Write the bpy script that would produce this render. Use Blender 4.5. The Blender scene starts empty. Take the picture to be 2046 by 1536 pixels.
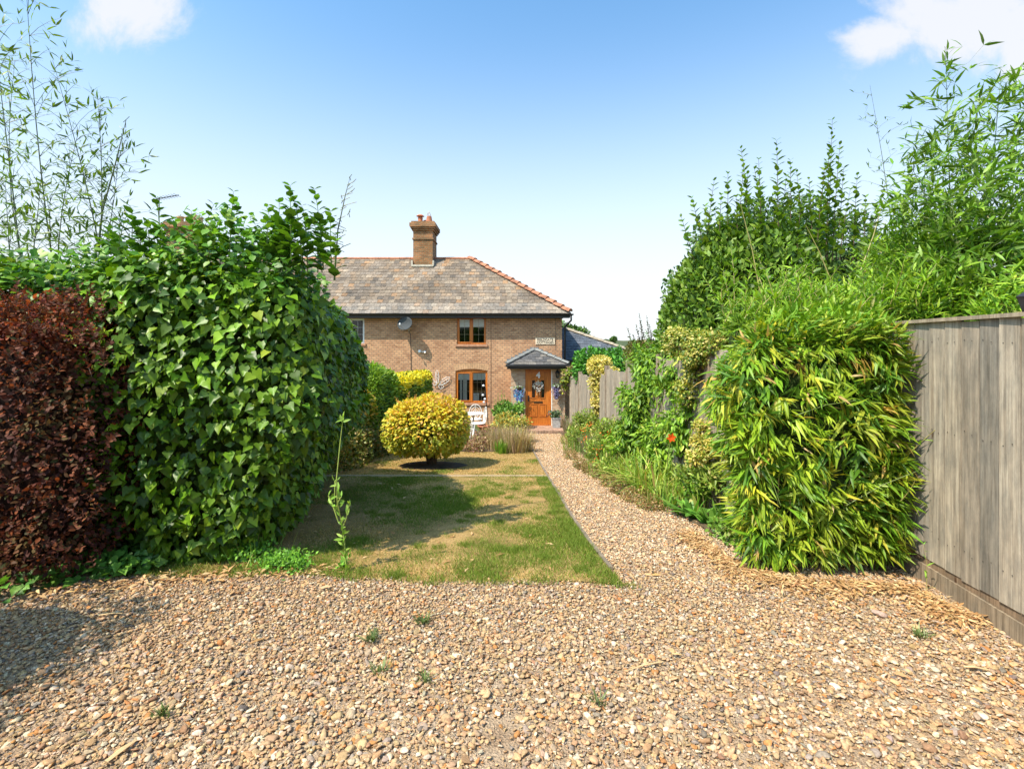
import bpy, math
import numpy as np
from mathutils import Vector, Matrix

S = bpy.context.scene
COL = S.collection
R = math.radians

# ------------------------------------------------------------------ camera
CZ = 1.70
cam = bpy.data.objects.new('camera', bpy.data.cameras.new('camera'))
COL.objects.link(cam)
cam.location = (0, 0, CZ)
cam.rotation_euler = (R(90), 0, 0)
cam.data.sensor_width = 36
cam.data.lens = 17.595
cam.data.shift_y = -78 / 2046
cam.data.clip_start = 0.05
cam.data.clip_end = 3000
S.camera = cam

# ------------------------------------------------------------------ light
SUN_TRAVEL = Vector((0.55, 0.45, -1.0)).normalized()
sun = bpy.data.objects.new('sun', bpy.data.lights.new('sun', 'SUN'))
COL.objects.link(sun)
sun.data.energy = 4.7
sun.data.angle = R(0.53)
sun.data.color = (1.0, 0.885, 0.73)
sun.rotation_euler = SUN_TRAVEL.to_track_quat('-Z', 'Y').to_euler()
sun.location = (-6, -5, 12)

W = bpy.data.worlds.new('World')
S.world = W
W.use_nodes = True
nt = W.node_tree
nt.nodes.clear()


def wn(t, **k):
    n = nt.nodes.new(t)
    for a, b in k.items():
        setattr(n, a, b)
    return n


out = wn('ShaderNodeOutputWorld')
bg = wn('ShaderNodeBackground')
bg.inputs['Strength'].default_value = 0.15
sky = wn('ShaderNodeTexSky')
sky.sky_type = 'NISHITA'
sky.sun_disc = False
sky.sun_elevation = R(54.6)
sky.sun_rotation = math.atan2(-0.55, -0.45)
sky.air_density = 1.0
sky.dust_density = 2.2
sky.ozone_density = 1.6
# thin white clouds at infinity, laid out by direction of view
tc = wn('ShaderNodeTexCoord')
sep = wn('ShaderNodeSeparateXYZ')
nt.links.new(tc.outputs['Generated'], sep.inputs[0])


def m2(op, a, b, c=None):
    n = wn('ShaderNodeMath', operation=op)
    for i, v in enumerate((a, b, c)):
        if v is None:
            continue
        if isinstance(v, (int, float)):
            n.inputs[i].default_value = v
        else:
            nt.links.new(v, n.inputs[i])
    return n.outputs[0]


ym = m2('MAXIMUM', sep.outputs[1], 0.05)
u = m2('DIVIDE', sep.outputs[0], ym)
v = m2('DIVIDE', sep.outputs[2], ym)
cmb = wn('ShaderNodeCombineXYZ')
nt.links.new(u, cmb.inputs[0])
nt.links.new(v, cmb.inputs[1])
nz = wn('ShaderNodeTexNoise')
nz.inputs['Scale'].default_value = 7.0
nz.inputs['Detail'].default_value = 9
nz.inputs['Roughness'].default_value = 0.62
nz.inputs['Distortion'].default_value = 0.3
nt.links.new(cmb.outputs[0], nz.inputs['Vector'])


def blob(cx, cy, rx, ry):
    a = m2('DIVIDE', m2('SUBTRACT', u, cx), rx)
    b = m2('DIVIDE', m2('SUBTRACT', v, cy), ry)
    return m2('SUBTRACT', 1.0, m2('SQRT', m2('ADD', m2('MULTIPLY', a, a), m2('MULTIPLY', b, b)), 0.0))


b1 = blob(0.93, 0.645, 0.31, 0.14)
b1b = blob(0.74, 0.615, 0.12, 0.07)
b2 = m2('SUBTRACT', blob(-0.755, 0.675, 0.15, 0.11), 0.06)
b3 = m2('SUBTRACT', blob(1.02, 0.58, 0.10, 0.09), 0.05)
bb = m2('MAXIMUM', m2('MAXIMUM', m2('MAXIMUM', b1, b1b), b2), b3)
cl = m2('ADD', bb, m2('MULTIPLY', m2('SUBTRACT', nz.outputs['Fac'], 0.5), 2.1))
mr = wn('ShaderNodeMapRange', interpolation_type='SMOOTHSTEP')
nt.links.new(cl, mr.inputs['Value'])
mr.inputs['From Min'].default_value = 0.02
mr.inputs['From Max'].default_value = 0.66
mr.inputs['To Max'].default_value = 0.92
# pale milky horizon (summer haze), then clouds
hz = wn('ShaderNodeMapRange', interpolation_type='SMOOTHERSTEP')
nt.links.new(sep.outputs[2], hz.inputs['Value'])
hz.inputs['From Min'].default_value = -0.05
hz.inputs['From Max'].default_value = 0.66
hz.inputs['To Min'].default_value = 0.93
hz.inputs['To Max'].default_value = 0.0
mixh = wn('ShaderNodeMix', data_type='RGBA')
tint = wn('ShaderNodeMix', data_type='RGBA', blend_type='MULTIPLY')
tint.inputs['Factor'].default_value = 1.0
nt.links.new(sky.outputs[0], tint.inputs['A'])
tint.inputs['B'].default_value = (0.82, 1.24, 1.36, 1)
nt.links.new(hz.outputs[0], mixh.inputs['Factor'])
nt.links.new(tint.outputs['Result'], mixh.inputs['A'])
mixh.inputs['B'].default_value = (4.6, 4.72, 4.8, 1)
mixc = wn('ShaderNodeMix', data_type='RGBA')
nt.links.new(mr.outputs[0], mixc.inputs['Factor'])
nt.links.new(mixh.outputs['Result'], mixc.inputs['A'])
mixc.inputs['B'].default_value = (4.0, 4.05, 4.25, 1)
nt.links.new(mixc.outputs['Result'], bg.inputs['Color'])
nt.links.new(bg.outputs[0], out.inputs[0])

S.view_settings.view_transform = 'Standard'
S.view_settings.look = 'None'
S.view_settings.gamma = 1
S.view_settings.exposure = 0.66
S.cycles.max_bounces = 7
S.cycles.transparent_max_bounces = 8
S.cycles.diffuse_bounces = 5
S.cycles.glossy_bounces = 2
S.cycles.transmission_bounces = 4
S.cycles.caustics_reflective = False
S.cycles.caustics_refractive = False


# ------------------------------------------------------------------ places
SL = 0.0894


def gz(y):
    y = np.asarray(y, float)
    return np.where(y < 3.5, 0.0, np.where(y < 16.2, -SL * (y - 3.5), -SL * 12.7))


def gzf(y):
    return float(gz(y))


def P(px, py, y):
    return Vector(((px - 1023) / 1000 * y, y, CZ - (py - 690) / 1000 * y))


def G(px, py):
    vv = (py - 690) / 1000
    y = CZ / vv
    if y > 3.5:
        y = (CZ - 3.5 * SL) / (vv - SL) if vv > SL + .005 else 99
    if y > 16.2:
        y = (CZ + SL * 12.7) / vv
    return Vector(((px - 1023) / 1000 * y, y, gzf(y)))


# ------------------------------------------------------------------ materials
def mat(name):
    m = bpy.data.materials.new(name)
    m.use_nodes = True
    t = m.node_tree
    t.nodes.clear()
    o = t.nodes.new('ShaderNodeOutputMaterial')
    p = t.nodes.new('ShaderNodeBsdfPrincipled')
    t.links.new(p.outputs[0], o.inputs[0])
    return m, t, p, o


def plain(name, col, rough=0.6, metal=0.0, var=0.25, scale=20, bump=0.15, spec=0.5):
    m, t, p, o = mat(name)
    n = t.nodes.new('ShaderNodeTexNoise')
    n.inputs['Scale'].default_value = scale
    n.inputs['Detail'].default_value = 6
    c = t.nodes.new('ShaderNodeTexCoord')
    t.links.new(c.outputs['Object'], n.inputs['Vector'])
    r = t.nodes.new('ShaderNodeValToRGB')
    r.color_ramp.elements[0].position = 0.3
    r.color_ramp.elements[1].position = 0.7
    r.color_ramp.elements[0].color = (*[x * (1 - var) for x in col], 1)
    r.color_ramp.elements[1].color = (*[min(1, x * (1 + var)) for x in col], 1)
    t.links.new(n.outputs['Fac'], r.inputs[0])
    t.links.new(r.outputs[0], p.inputs['Base Color'])
    p.inputs['Roughness'].default_value = rough
    p.inputs['Metallic'].default_value = metal
    p.inputs['Specular IOR Level'].default_value = spec
    if bump:
        b = t.nodes.new('ShaderNodeBump')
        b.inputs['Strength'].default_value = bump
        b.inputs['Distance'].default_value = 0.01
        t.links.new(n.outputs['Fac'], b.inputs['Height'])
        t.links.new(b.outputs[0], p.inputs['Normal'])
    return m


def attr_mat(name, rough=0.6, trans=0.0, spec=0.4, var=0.0, vscale=60, bump=0.0, tcol=(1.3, 1.35, 0.5)):
    """base colour per leaf / stone / slate, from the mesh's own colour attribute"""
    m, t, p, o = mat(name)
    a = t.nodes.new('ShaderNodeAttribute')
    a.attribute_name = 'Col'
    colout = a.outputs['Color']
    if var or bump:
        n = t.nodes.new('ShaderNodeTexNoise')
        n.inputs['Scale'].default_value = vscale
        n.inputs['Detail'].default_value = 5
        c = t.nodes.new('ShaderNodeTexCoord')
        t.links.new(c.outputs['Object'], n.inputs['Vector'])
    if var:
        mr_ = t.nodes.new('ShaderNodeMapRange')
        mr_.inputs['From Min'].default_value = 0.3
        mr_.inputs['From Max'].default_value = 0.7
        mr_.inputs['To Min'].default_value = 1 - var
        mr_.inputs['To Max'].default_value = 1 + var
        t.links.new(n.outputs['Fac'], mr_.inputs['Value'])
        vm = t.nodes.new('ShaderNodeVectorMath')
        vm.operation = 'SCALE'
        t.links.new(colout, vm.inputs[0])
        t.links.new(mr_.outputs[0], vm.inputs['Scale'])
        colout = vm.outputs[0]
    t.links.new(colout, p.inputs['Base Color'])
    p.inputs['Roughness'].default_value = rough
    p.inputs['Specular IOR Level'].default_value = spec
    if bump:
        b = t.nodes.new('ShaderNodeBump')
        b.inputs['Strength'].default_value = bump
        b.inputs['Distance'].default_value = 0.004
        t.links.new(n.outputs['Fac'], b.inputs['Height'])
        t.links.new(b.outputs[0], p.inputs['Normal'])
    if trans:
        tr = t.nodes.new('ShaderNodeBsdfTranslucent')
        vm2 = t.nodes.new('ShaderNodeVectorMath')
        vm2.operation = 'MULTIPLY'
        t.links.new(colout, vm2.inputs[0])
        vm2.inputs[1].default_value = tcol
        t.links.new(vm2.outputs[0], tr.inputs['Color'])
        mx = t.nodes.new('ShaderNodeMixShader')
        mx.inputs[0].default_value = trans
        t.links.new(p.outputs[0], mx.inputs[1])
        t.links.new(tr.outputs[0], mx.inputs[2])
        t.links.new(mx.outputs[0], o.inputs[0])
    return m


M = {}
M['leaf'] = attr_mat('leaf', 0.45, 0.30, 0.35)
M['gloss_leaf'] = attr_mat('glossy_leaf', 0.40, 0.26, 0.28)
M['matt_leaf'] = attr_mat('matt_leaf', 0.62, 0.28, 0.2, tcol=(1.3, .9, .6))
M['grass'] = attr_mat('grass_blade', 0.6, 0.3, 0.2)
M['litter'] = attr_mat('dry_leaf', 0.75, 0.12, 0.2, tcol=(1, .8, .5))
M['stone'] = attr_mat('gravel_stone', 0.9, 0, 0.12, var=0.25, vscale=110, bump=0.5)
M['slate'] = attr_mat('roof_slate', 0.7, 0, 0.3, var=0.35, vscale=14, bump=0.5)
M['petal'] = attr_mat('petal', 0.6, 0.25, 0.2, tcol=(1, 1, 1))
M['stem'] = plain('stem_green', (0.13, 0.18, 0.04), 0.5, var=0.3)
M['cane'] = plain('cane_tan', (0.32, 0.27, 0.09), 0.45, var=0.3, scale=30)
M['darkcane'] = plain('cane_dark', (0.07, 0.09, 0.03), 0.5, var=0.3)
M['twig'] = plain('twig_brown', (0.10, 0.065, 0.04), 0.85, var=0.4)
M['inner'] = plain('inner_shade_green', (0.035, 0.055, 0.015), 0.95, var=0.5, scale=25, bump=0.8, spec=0.1)  # near-black green of the solid cores, painted in for shade within foliage
M['innerred'] = plain('inner_shade_red', (0.03, 0.016, 0.012), 0.95, var=0.5, scale=25, bump=0.8, spec=0.1)  # same painted inner shade, for the burgundy hedge
M['white'] = plain('white_paint', (0.78, 0.77, 0.74), 0.45, var=0.06)
M['upvc'] = plain('white_frame', (0.75, 0.75, 0.75), 0.35, var=0.04)
M['black'] = plain('black_gutter', (0.018, 0.018, 0.02), 0.4, var=0.3)
M['lead'] = plain('lead_flashing', (0.17, 0.18, 0.19), 0.6, var=0.25, scale=9)
M['mortar'] = plain('cement_fillet', (0.48, 0.44, 0.36), 0.9, var=0.2, scale=12)
M['terracotta'] = plain('terracotta', (0.42, 0.15, 0.07), 0.75, var=0.35, scale=9)
M['buffpot'] = plain('buff_clay', (0.52, 0.36, 0.18), 0.75, var=0.25, scale=9)
M['ridge'] = plain('ridge_clay', (0.34, 0.14, 0.075), 0.8, var=0.45, scale=5, bump=0.3)
M['kerb'] = plain('pale_kerb', (0.34, 0.25, 0.15), 0.9, var=0.2, scale=10)
M['edging'] = plain('edging_board', (0.20, 0.155, 0.11), 0.85, var=0.35, scale=10)
M['dishgrey'] = plain('dish_grey', (0.055, 0.062, 0.068), 0.75, var=0.15, spec=.2)
M['metalgrey'] = plain('zinc', (0.42, 0.43, 0.43), 0.55, 0.3, var=0.25, scale=14)
M['cap'] = plain('hip_mortar', (0.33, 0.28, 0.21), 0.85, var=0.25, scale=7)
M['curtain'] = plain('cream_blind', (0.85, 0.83, 0.75), 0.8, var=0.05)
M['paper'] = plain('paper', (0.8, 0.8, 0.78), 0.7, var=0.03)
M['ink'] = plain('dark_ink', (0.05, 0.035, 0.03), 0.7, var=0.1)
M['soil'] = plain('soil', (0.06, 0.042, 0.03), 0.95, var=0.5, scale=14, bump=1.0)
M['brass'] = plain('brass', (0.5, 0.36, 0.12), 0.35, 0.8, var=0.1)
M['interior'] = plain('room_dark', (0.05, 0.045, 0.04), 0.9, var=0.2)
M['oldsign'] = plain('cream_plate', (0.72, 0.60, 0.44), 0.7, var=0.12, scale=6)


def wood_frame():
    m, t, p, o = mat('golden_oak')
    c = t.nodes.new('ShaderNodeTexCoord')
    mp = t.nodes.new('ShaderNodeMapping')
    mp.inputs['Scale'].default_value = (30, 30, 3)
    n = t.nodes.new('ShaderNodeTexNoise')
    n.inputs['Scale'].default_value = 1.0
    n.inputs['Detail'].default_value = 5
    r = t.nodes.new('ShaderNodeValToRGB')
    r.color_ramp.elements[0].position = 0.3
    r.color_ramp.elements[1].position = 0.72
    r.color_ramp.elements[0].color = (0.38, 0.10, 0.012, 1)
    r.color_ramp.elements[1].color = (0.62, 0.20, 0.028, 1)
    t.links.new(c.outputs['Object'], mp.inputs[0])
    t.links.new(mp.outputs[0], n.inputs['Vector'])
    t.links.new(n.outputs['Fac'], r.inputs[0])
    t.links.new(r.outputs[0], p.inputs['Base Color'])
    p.inputs['Roughness'].default_value = 0.38
    return m


M['oak'] = wood_frame()


def brick_mat(name, c1, c2, mortar, patch, hscale=1.0):
    m, t, p, o = mat(name)
    N = t.nodes.new
    L = t.links.new
    c = N('ShaderNodeTexCoord')
    s = N('ShaderNodeSeparateXYZ')
    L(c.outputs['Object'], s.inputs[0])
    a = N('ShaderNodeMath')
    a.operation = 'ADD'
    L(s.outputs[0], a.inputs[0])
    L(s.outputs[1], a.inputs[1])
    cb = N('ShaderNodeCombineXYZ')
    L(a.outputs[0], cb.inputs[0])
    L(s.outputs[2], cb.inputs[1])
    b = N('ShaderNodeTexBrick')
    b.offset = 0.5
    b.inputs['Scale'].default_value = 1
    b.inputs['Brick Width'].default_value = 0.165
    b.inputs['Row Height'].default_value = 0.076
    b.inputs['Mortar Size'].default_value = 0.010
    b.inputs['Mortar Smooth'].default_value = 0.3
    b.inputs['Bias'].default_value = -0.1
    b.inputs['Color1'].default_value = (*c1, 1)
    b.inputs['Color2'].default_value = (*c2, 1)
    b.inputs['Mortar'].default_value = (*mortar, 1)
    L(cb.outputs[0], b.inputs['Vector'])
    # patchy weathering, plus occasional burnt headers
    n1 = N('ShaderNodeTexNoise')
    n1.inputs['Scale'].default_value = 1.1
    n1.inputs['Detail'].default_value = 5
    L(c.outputs['Object'], n1.inputs['Vector'])
    r1 = N('ShaderNodeValToRGB')
    r1.color_ramp.elements[0].position = 0.35
    r1.color_ramp.elements[1].position = 0.68
    r1.color_ramp.elements[0].color = (*patch, 1)
    r1.color_ramp.elements[1].color = (1.08, 1.04, 1.0, 1)
    L(n1.outputs['Fac'], r1.inputs[0])
    mx = N('ShaderNodeMix')
    mx.data_type = 'RGBA'
    mx.blend_type = 'MULTIPLY'
    mx.inputs['Factor'].default_value = 1
    L(b.outputs['Color'], mx.inputs['A'])
    L(r1.outputs[0], mx.inputs['B'])
    n2 = N('ShaderNodeTexNoise')
    n2.inputs['Scale'].default_value = 1
    n2.inputs['Detail'].default_value = 2
    mp = N('ShaderNodeMapping')
    mp.inputs['Scale'].default_value = (5.2, 5.2, 13)
    L(c.outputs['Object'], mp.inputs[0])
    L(mp.outputs[0], n2.inputs['Vector'])
    r2 = N('ShaderNodeValToRGB')
    r2.color_ramp.elements[0].position = 0.36
    r2.color_ramp.elements[1].position = 0.48
    r2.color_ramp.elements[0].color = (0.72, 0.66, 0.62, 1)
    r2.color_ramp.elements[1].color = (1, 1, 1, 1)
    L(n2.outputs['Fac'], r2.inputs[0])
    mx2 = N('ShaderNodeMix')
    mx2.data_type = 'RGBA'
    mx2.blend_type = 'MULTIPLY'
    mx2.inputs['Factor'].default_value = 0.8
    L(mx.outputs['Result'], mx2.inputs['A'])
    L(r2.outputs[0], mx2.inputs['B'])
    L(mx2.outputs['Result'], p.inputs['Base Color'])
    p.inputs['Roughness'].default_value = 0.85
    bp = N('ShaderNodeBump')
    bp.inputs['Strength'].default_value = 0.9
    bp.inputs['Distance'].default_value = 0.012
    inv = N('ShaderNodeMath')
    inv.operation = 'SUBTRACT'
    inv.inputs[0].default_value = 1
    L(b.outputs['Fac'], inv.inputs[1])
    L(inv.outputs[0], bp.inputs['Height'])
    L(bp.outputs[0], p.inputs['Normal'])
    return m


M['brick'] = brick_mat('buff_brick', (0.63, 0.375, 0.21), (0.48, 0.265, 0.15), (0.32, 0.235, 0.16), (0.86, 0.79, 0.75))
M['paleb'] = brick_mat('pale_porch_brick', (0.60, 0.42, 0.28), (0.52, 0.33, 0.21), (0.54, 0.45, 0.34), (0.88, 0.83, 0.80))
M['stackb'] = brick_mat('stack_brick', (0.46, 0.20, 0.085), (0.22, 0.125, 0.07), (0.34, 0.26, 0.16), (0.60, 0.58, 0.46))


def fence_mat():
    m, t, p, o = mat('weathered_board')
    N = t.nodes.new
    L = t.links.new
    a = N('ShaderNodeAttribute')
    a.attribute_name = 'Col'
    c = N('ShaderNodeTexCoord')
    mp = N('ShaderNodeMapping')
    mp.inputs['Scale'].default_value = (48, 48, 1.5)
    n = N('ShaderNodeTexNoise')
    n.inputs['Scale'].default_value = 1.0
    n.inputs['Detail'].default_value = 10
    n.inputs['Roughness'].default_value = 0.72
    n.inputs['Distortion'].default_value = 0.35
    # each board's own grain: shift the pattern by the board's tint
    sh_ = N('ShaderNodeVectorMath')
    sh_.operation = 'MULTIPLY_ADD'
    L(a.outputs['Color'], sh_.inputs[0])
    sh_.inputs[1].default_value = (170, 310, 230)
    L(mp.outputs[0], sh_.inputs[2])
    L(c.outputs['Object'], mp.inputs[0])
    L(sh_.outputs[0], n.inputs['Vector'])
    r = N('ShaderNodeValToRGB')
    r.color_ramp.elements[0].position = 0.36
    r.color_ramp.elements[1].position = 0.60
    r.color_ramp.elements[0].color = (0.60, 0.56, 0.52, 1)
    r.color_ramp.elements[1].color = (1.15, 1.13, 1.1, 1)
    L(n.outputs['Fac'], r.inputs[0])
    n3 = N('ShaderNodeTexNoise')
    n3.inputs['Scale'].default_value = 1.7
    n3.inputs['Detail'].default_value = 9
    n3.inputs['Roughness'].default_value = .7
    mp3 = N('ShaderNodeMapping')
    mp3.inputs['Scale'].default_value = (9, 9, 3.0)
    L(c.outputs['Object'], mp3.inputs[0])
    L(mp3.outputs[0], n3.inputs['Vector'])
    r3 = N('ShaderNodeValToRGB')
    r3.color_ramp.elements[0].position = 0.36
    r3.color_ramp.elements[1].position = 0.62
    r3.color_ramp.elements[0].color = (0.66, 0.66, 0.66, 1)
    r3.color_ramp.elements[1].color = (1.05, 1.0, 0.95, 1)
    L(n3.outputs['Fac'], r3.inputs[0])
    # knots
    v_ = N('ShaderNodeTexVoronoi')
    v_.inputs['Scale'].default_value = 1
    mp4 = N('ShaderNodeMapping')
    mp4.inputs['Scale'].default_value = (7.3, 7.3, 2.6)
    L(c.outputs['Object'], mp4.inputs[0])
    L(mp4.outputs[0], v_.inputs['Vector'])
    r4 = N('ShaderNodeValToRGB')
    r4.color_ramp.elements[0].position = 0.03
    r4.color_ramp.elements[1].position = 0.12
    r4.color_ramp.elements[0].color = (0.35, 0.25, 0.2, 1)
    r4.color_ramp.elements[1].color = (1, 1, 1, 1)
    L(v_.outputs['Distance'], r4.inputs[0])
    prev = a.outputs['Color']
    for rr in (r, r3, r4):
        mx = N('ShaderNodeMix')
        mx.data_type = 'RGBA'
        mx.blend_type = 'MULTIPLY'
        mx.inputs['Factor'].default_value = 1
        L(prev, mx.inputs['A'])
        L(rr.outputs[0], mx.inputs['B'])
        prev = mx.outputs['Result']
    L(prev, p.inputs['Base Color'])
    p.inputs['Roughness'].default_value = 0.85
    p.inputs['Specular IOR Level'].default_value = 0.2
    b = N('ShaderNodeBump')
    b.inputs['Strength'].default_value = 0.5
    b.inputs['Distance'].default_value = 0.004
    L(n.outputs['Fac'], b.inputs['Height'])
    L(b.outputs[0], p.inputs['Normal'])
    return m


M['board'] = fence_mat()


def ground_mat(name, cols, scale, bump=0.6, fine=120):
    m, t, p, o = mat(name)
    N = t.nodes.new
    L = t.links.new
    c = N('ShaderNodeTexCoord')
    n = N('ShaderNodeTexNoise')
    n.inputs['Scale'].default_value = scale
    n.inputs['Detail'].default_value = 8
    n.inputs['Roughness'].default_value = 0.65
    L(c.outputs['Object'], n.inputs['Vector'])
    r = N('ShaderNodeValToRGB')
    e = r.color_ramp.elements
    e[0].position = 0.3
    e[1].position = 0.7
    e[0].color = (*cols[0], 1)
    e[1].color = (*cols[-1], 1)
    for i, cc in enumerate(cols[1:-1]):
        q = e.new(0.3 + 0.4 * (i + 1) / (len(cols) - 1))
        q.color = (*cc, 1)
    L(n.outputs['Fac'], r.inputs[0])
    n2 = N('ShaderNodeTexNoise')
    n2.inputs['Scale'].default_value = fine
    n2.inputs['Detail'].default_value = 3
    L(c.outputs['Object'], n2.inputs['Vector'])
    r2 = N('ShaderNodeValToRGB')
    r2.color_ramp.elements[0].position = 0.3
    r2.color_ramp.elements[1].position = 0.7
    r2.color_ramp.elements[0].color = (0.6, 0.6, 0.6, 1)
    r2.color_ramp.elements[1].color = (1.2, 1.2, 1.2, 1)
    L(n2.outputs['Fac'], r2.inputs[0])
    mx = N('ShaderNodeMix')
    mx.data_type = 'RGBA'
    mx.blend_type = 'MULTIPLY'
    mx.inputs['Factor'].default_value = 1
    L(r.outputs[0], mx.inputs['A'])
    L(r2.outputs[0], mx.inputs['B'])
    L(mx.outputs['Result'], p.inputs['Base Color'])
    p.inputs['Roughness'].default_value = 0.95
    p.inputs['Specular IOR Level'].default_value = 0.15
    b = N('ShaderNodeBump')
    b.inputs['Strength'].default_value = bump
    b.inputs['Distance'].default_value = 0.02
    L(n2.outputs['Fac'], b.inputs['Height'])
    L(b.outputs[0], p.inputs['Normal'])
    return m


M['gravelbase'] = ground_mat('gravel_grit', [(0.28, 0.185, 0.115), (0.40, 0.285, 0.185), (0.48, 0.36, 0.25)], 9, 1.0, 90)
M['field'] = ground_mat('dry_field', [(0.05, 0.075, 0.02), (0.12, 0.13, 0.04), (0.22, 0.17, 0.07)], 0.6, 0.5, 12)
M['hill'] = ground_mat('far_hill', [(0.045, 0.07, 0.03), (0.08, 0.10, 0.04), (0.16, 0.15, 0.06)], 0.03, 0.3, 0.5)
M['turf'] = ground_mat('dry_turf', [(0.14, 0.125, 0.03), (0.36, 0.24, 0.09), (0.50, 0.32, 0.14)], 2.6, 0.8, 70)
M['bed'] = ground_mat('border_soil', [(0.07, 0.05, 0.03), (0.14, 0.10, 0.06), (0.22, 0.15, 0.09)], 5, 1.0, 60)


def glass_mat():
    m, t, p, o = mat('window_glass')
    N = t.nodes.new
    L = t.links.new
    tr = N('ShaderNodeBsdfTransparent')
    tr.inputs[0].default_value = (0.95, 0.96, 0.95, 1)
    g = N('ShaderNodeBsdfGlossy')
    g.inputs['Roughness'].default_value = 0.03
    f = N('ShaderNodeFresnel')
    f.inputs[0].default_value = 1.5
    ad = N('ShaderNodeMath')
    ad.operation = 'ADD'
    ad.inputs[1].default_value = -0.01
    L(f.outputs[0], ad.inputs[0])
    mx = N('ShaderNodeMixShader')
    L(ad.outputs[0], mx.inputs[0])
    L(tr.outputs[0], mx.inputs[1])
    L(g.outputs[0], mx.inputs[2])
    L(mx.outputs[0], o.inputs[0])
    return m


M['glass'] = glass_mat()


# ------------------------------------------------------------------ objects
def link(name, me, m, parent=None):
    o = bpy.data.objects.new(name, me)
    COL.objects.link(o)
    if m is not None and not len(me.materials):
        me.materials.append(m)
    if parent is not None:
        o.parent = parent
        o.matrix_parent_inverse = parent.matrix_basis.inverted()
    return o


def thing(name, label, cat, loc=(0, 0, 0), group=None):
    o = bpy.data.objects.new(name, None)
    COL.objects.link(o)
    o.location = loc
    o.empty_display_size = 0.1
    return tag(o, label, cat, group)


def tag(o, label, cat, group=None):
    o['label'] = label
    o['category'] = cat
    if group:
        o['group'] = group
    return o


def kind(o, k, label=None):
    o['kind'] = k
    if label:
        o['label'] = label
    return o


def mesh_np(name, V, F, C=None, smooth=False):
    """V (n,3), F list of (k,m) int arrays of faces with m corners, C (n,3) colours"""
    me = bpy.data.meshes.new(name)
    V = np.ascontiguousarray(V, np.float32)
    me.vertices.add(len(V))
    me.vertices.foreach_set('co', V.ravel())
    loops = np.concatenate([f.ravel() for f in F]).astype(np.int32)
    tot = np.concatenate([np.full(len(f), f.shape[1], np.int32) for f in F])
    st = np.concatenate([[0], np.cumsum(tot)[:-1]]).astype(np.int32)
    me.loops.add(len(loops))
    me.loops.foreach_set('vertex_index', loops)
    me.polygons.add(len(tot))
    me.polygons.foreach_set('loop_start', st)
    if smooth:
        me.polygons.foreach_set('use_smooth', np.ones(len(tot), bool))
    if C is not None:
        ca = me.color_attributes.new('Col', 'FLOAT_COLOR', 'POINT')
        c4 = np.ones((len(V), 4), np.float32)
        c4[:, :3] = C
        ca.data.foreach_set('color', c4.ravel())
    me.update(calc_edges=True)
    me.validate()
    return me


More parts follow.
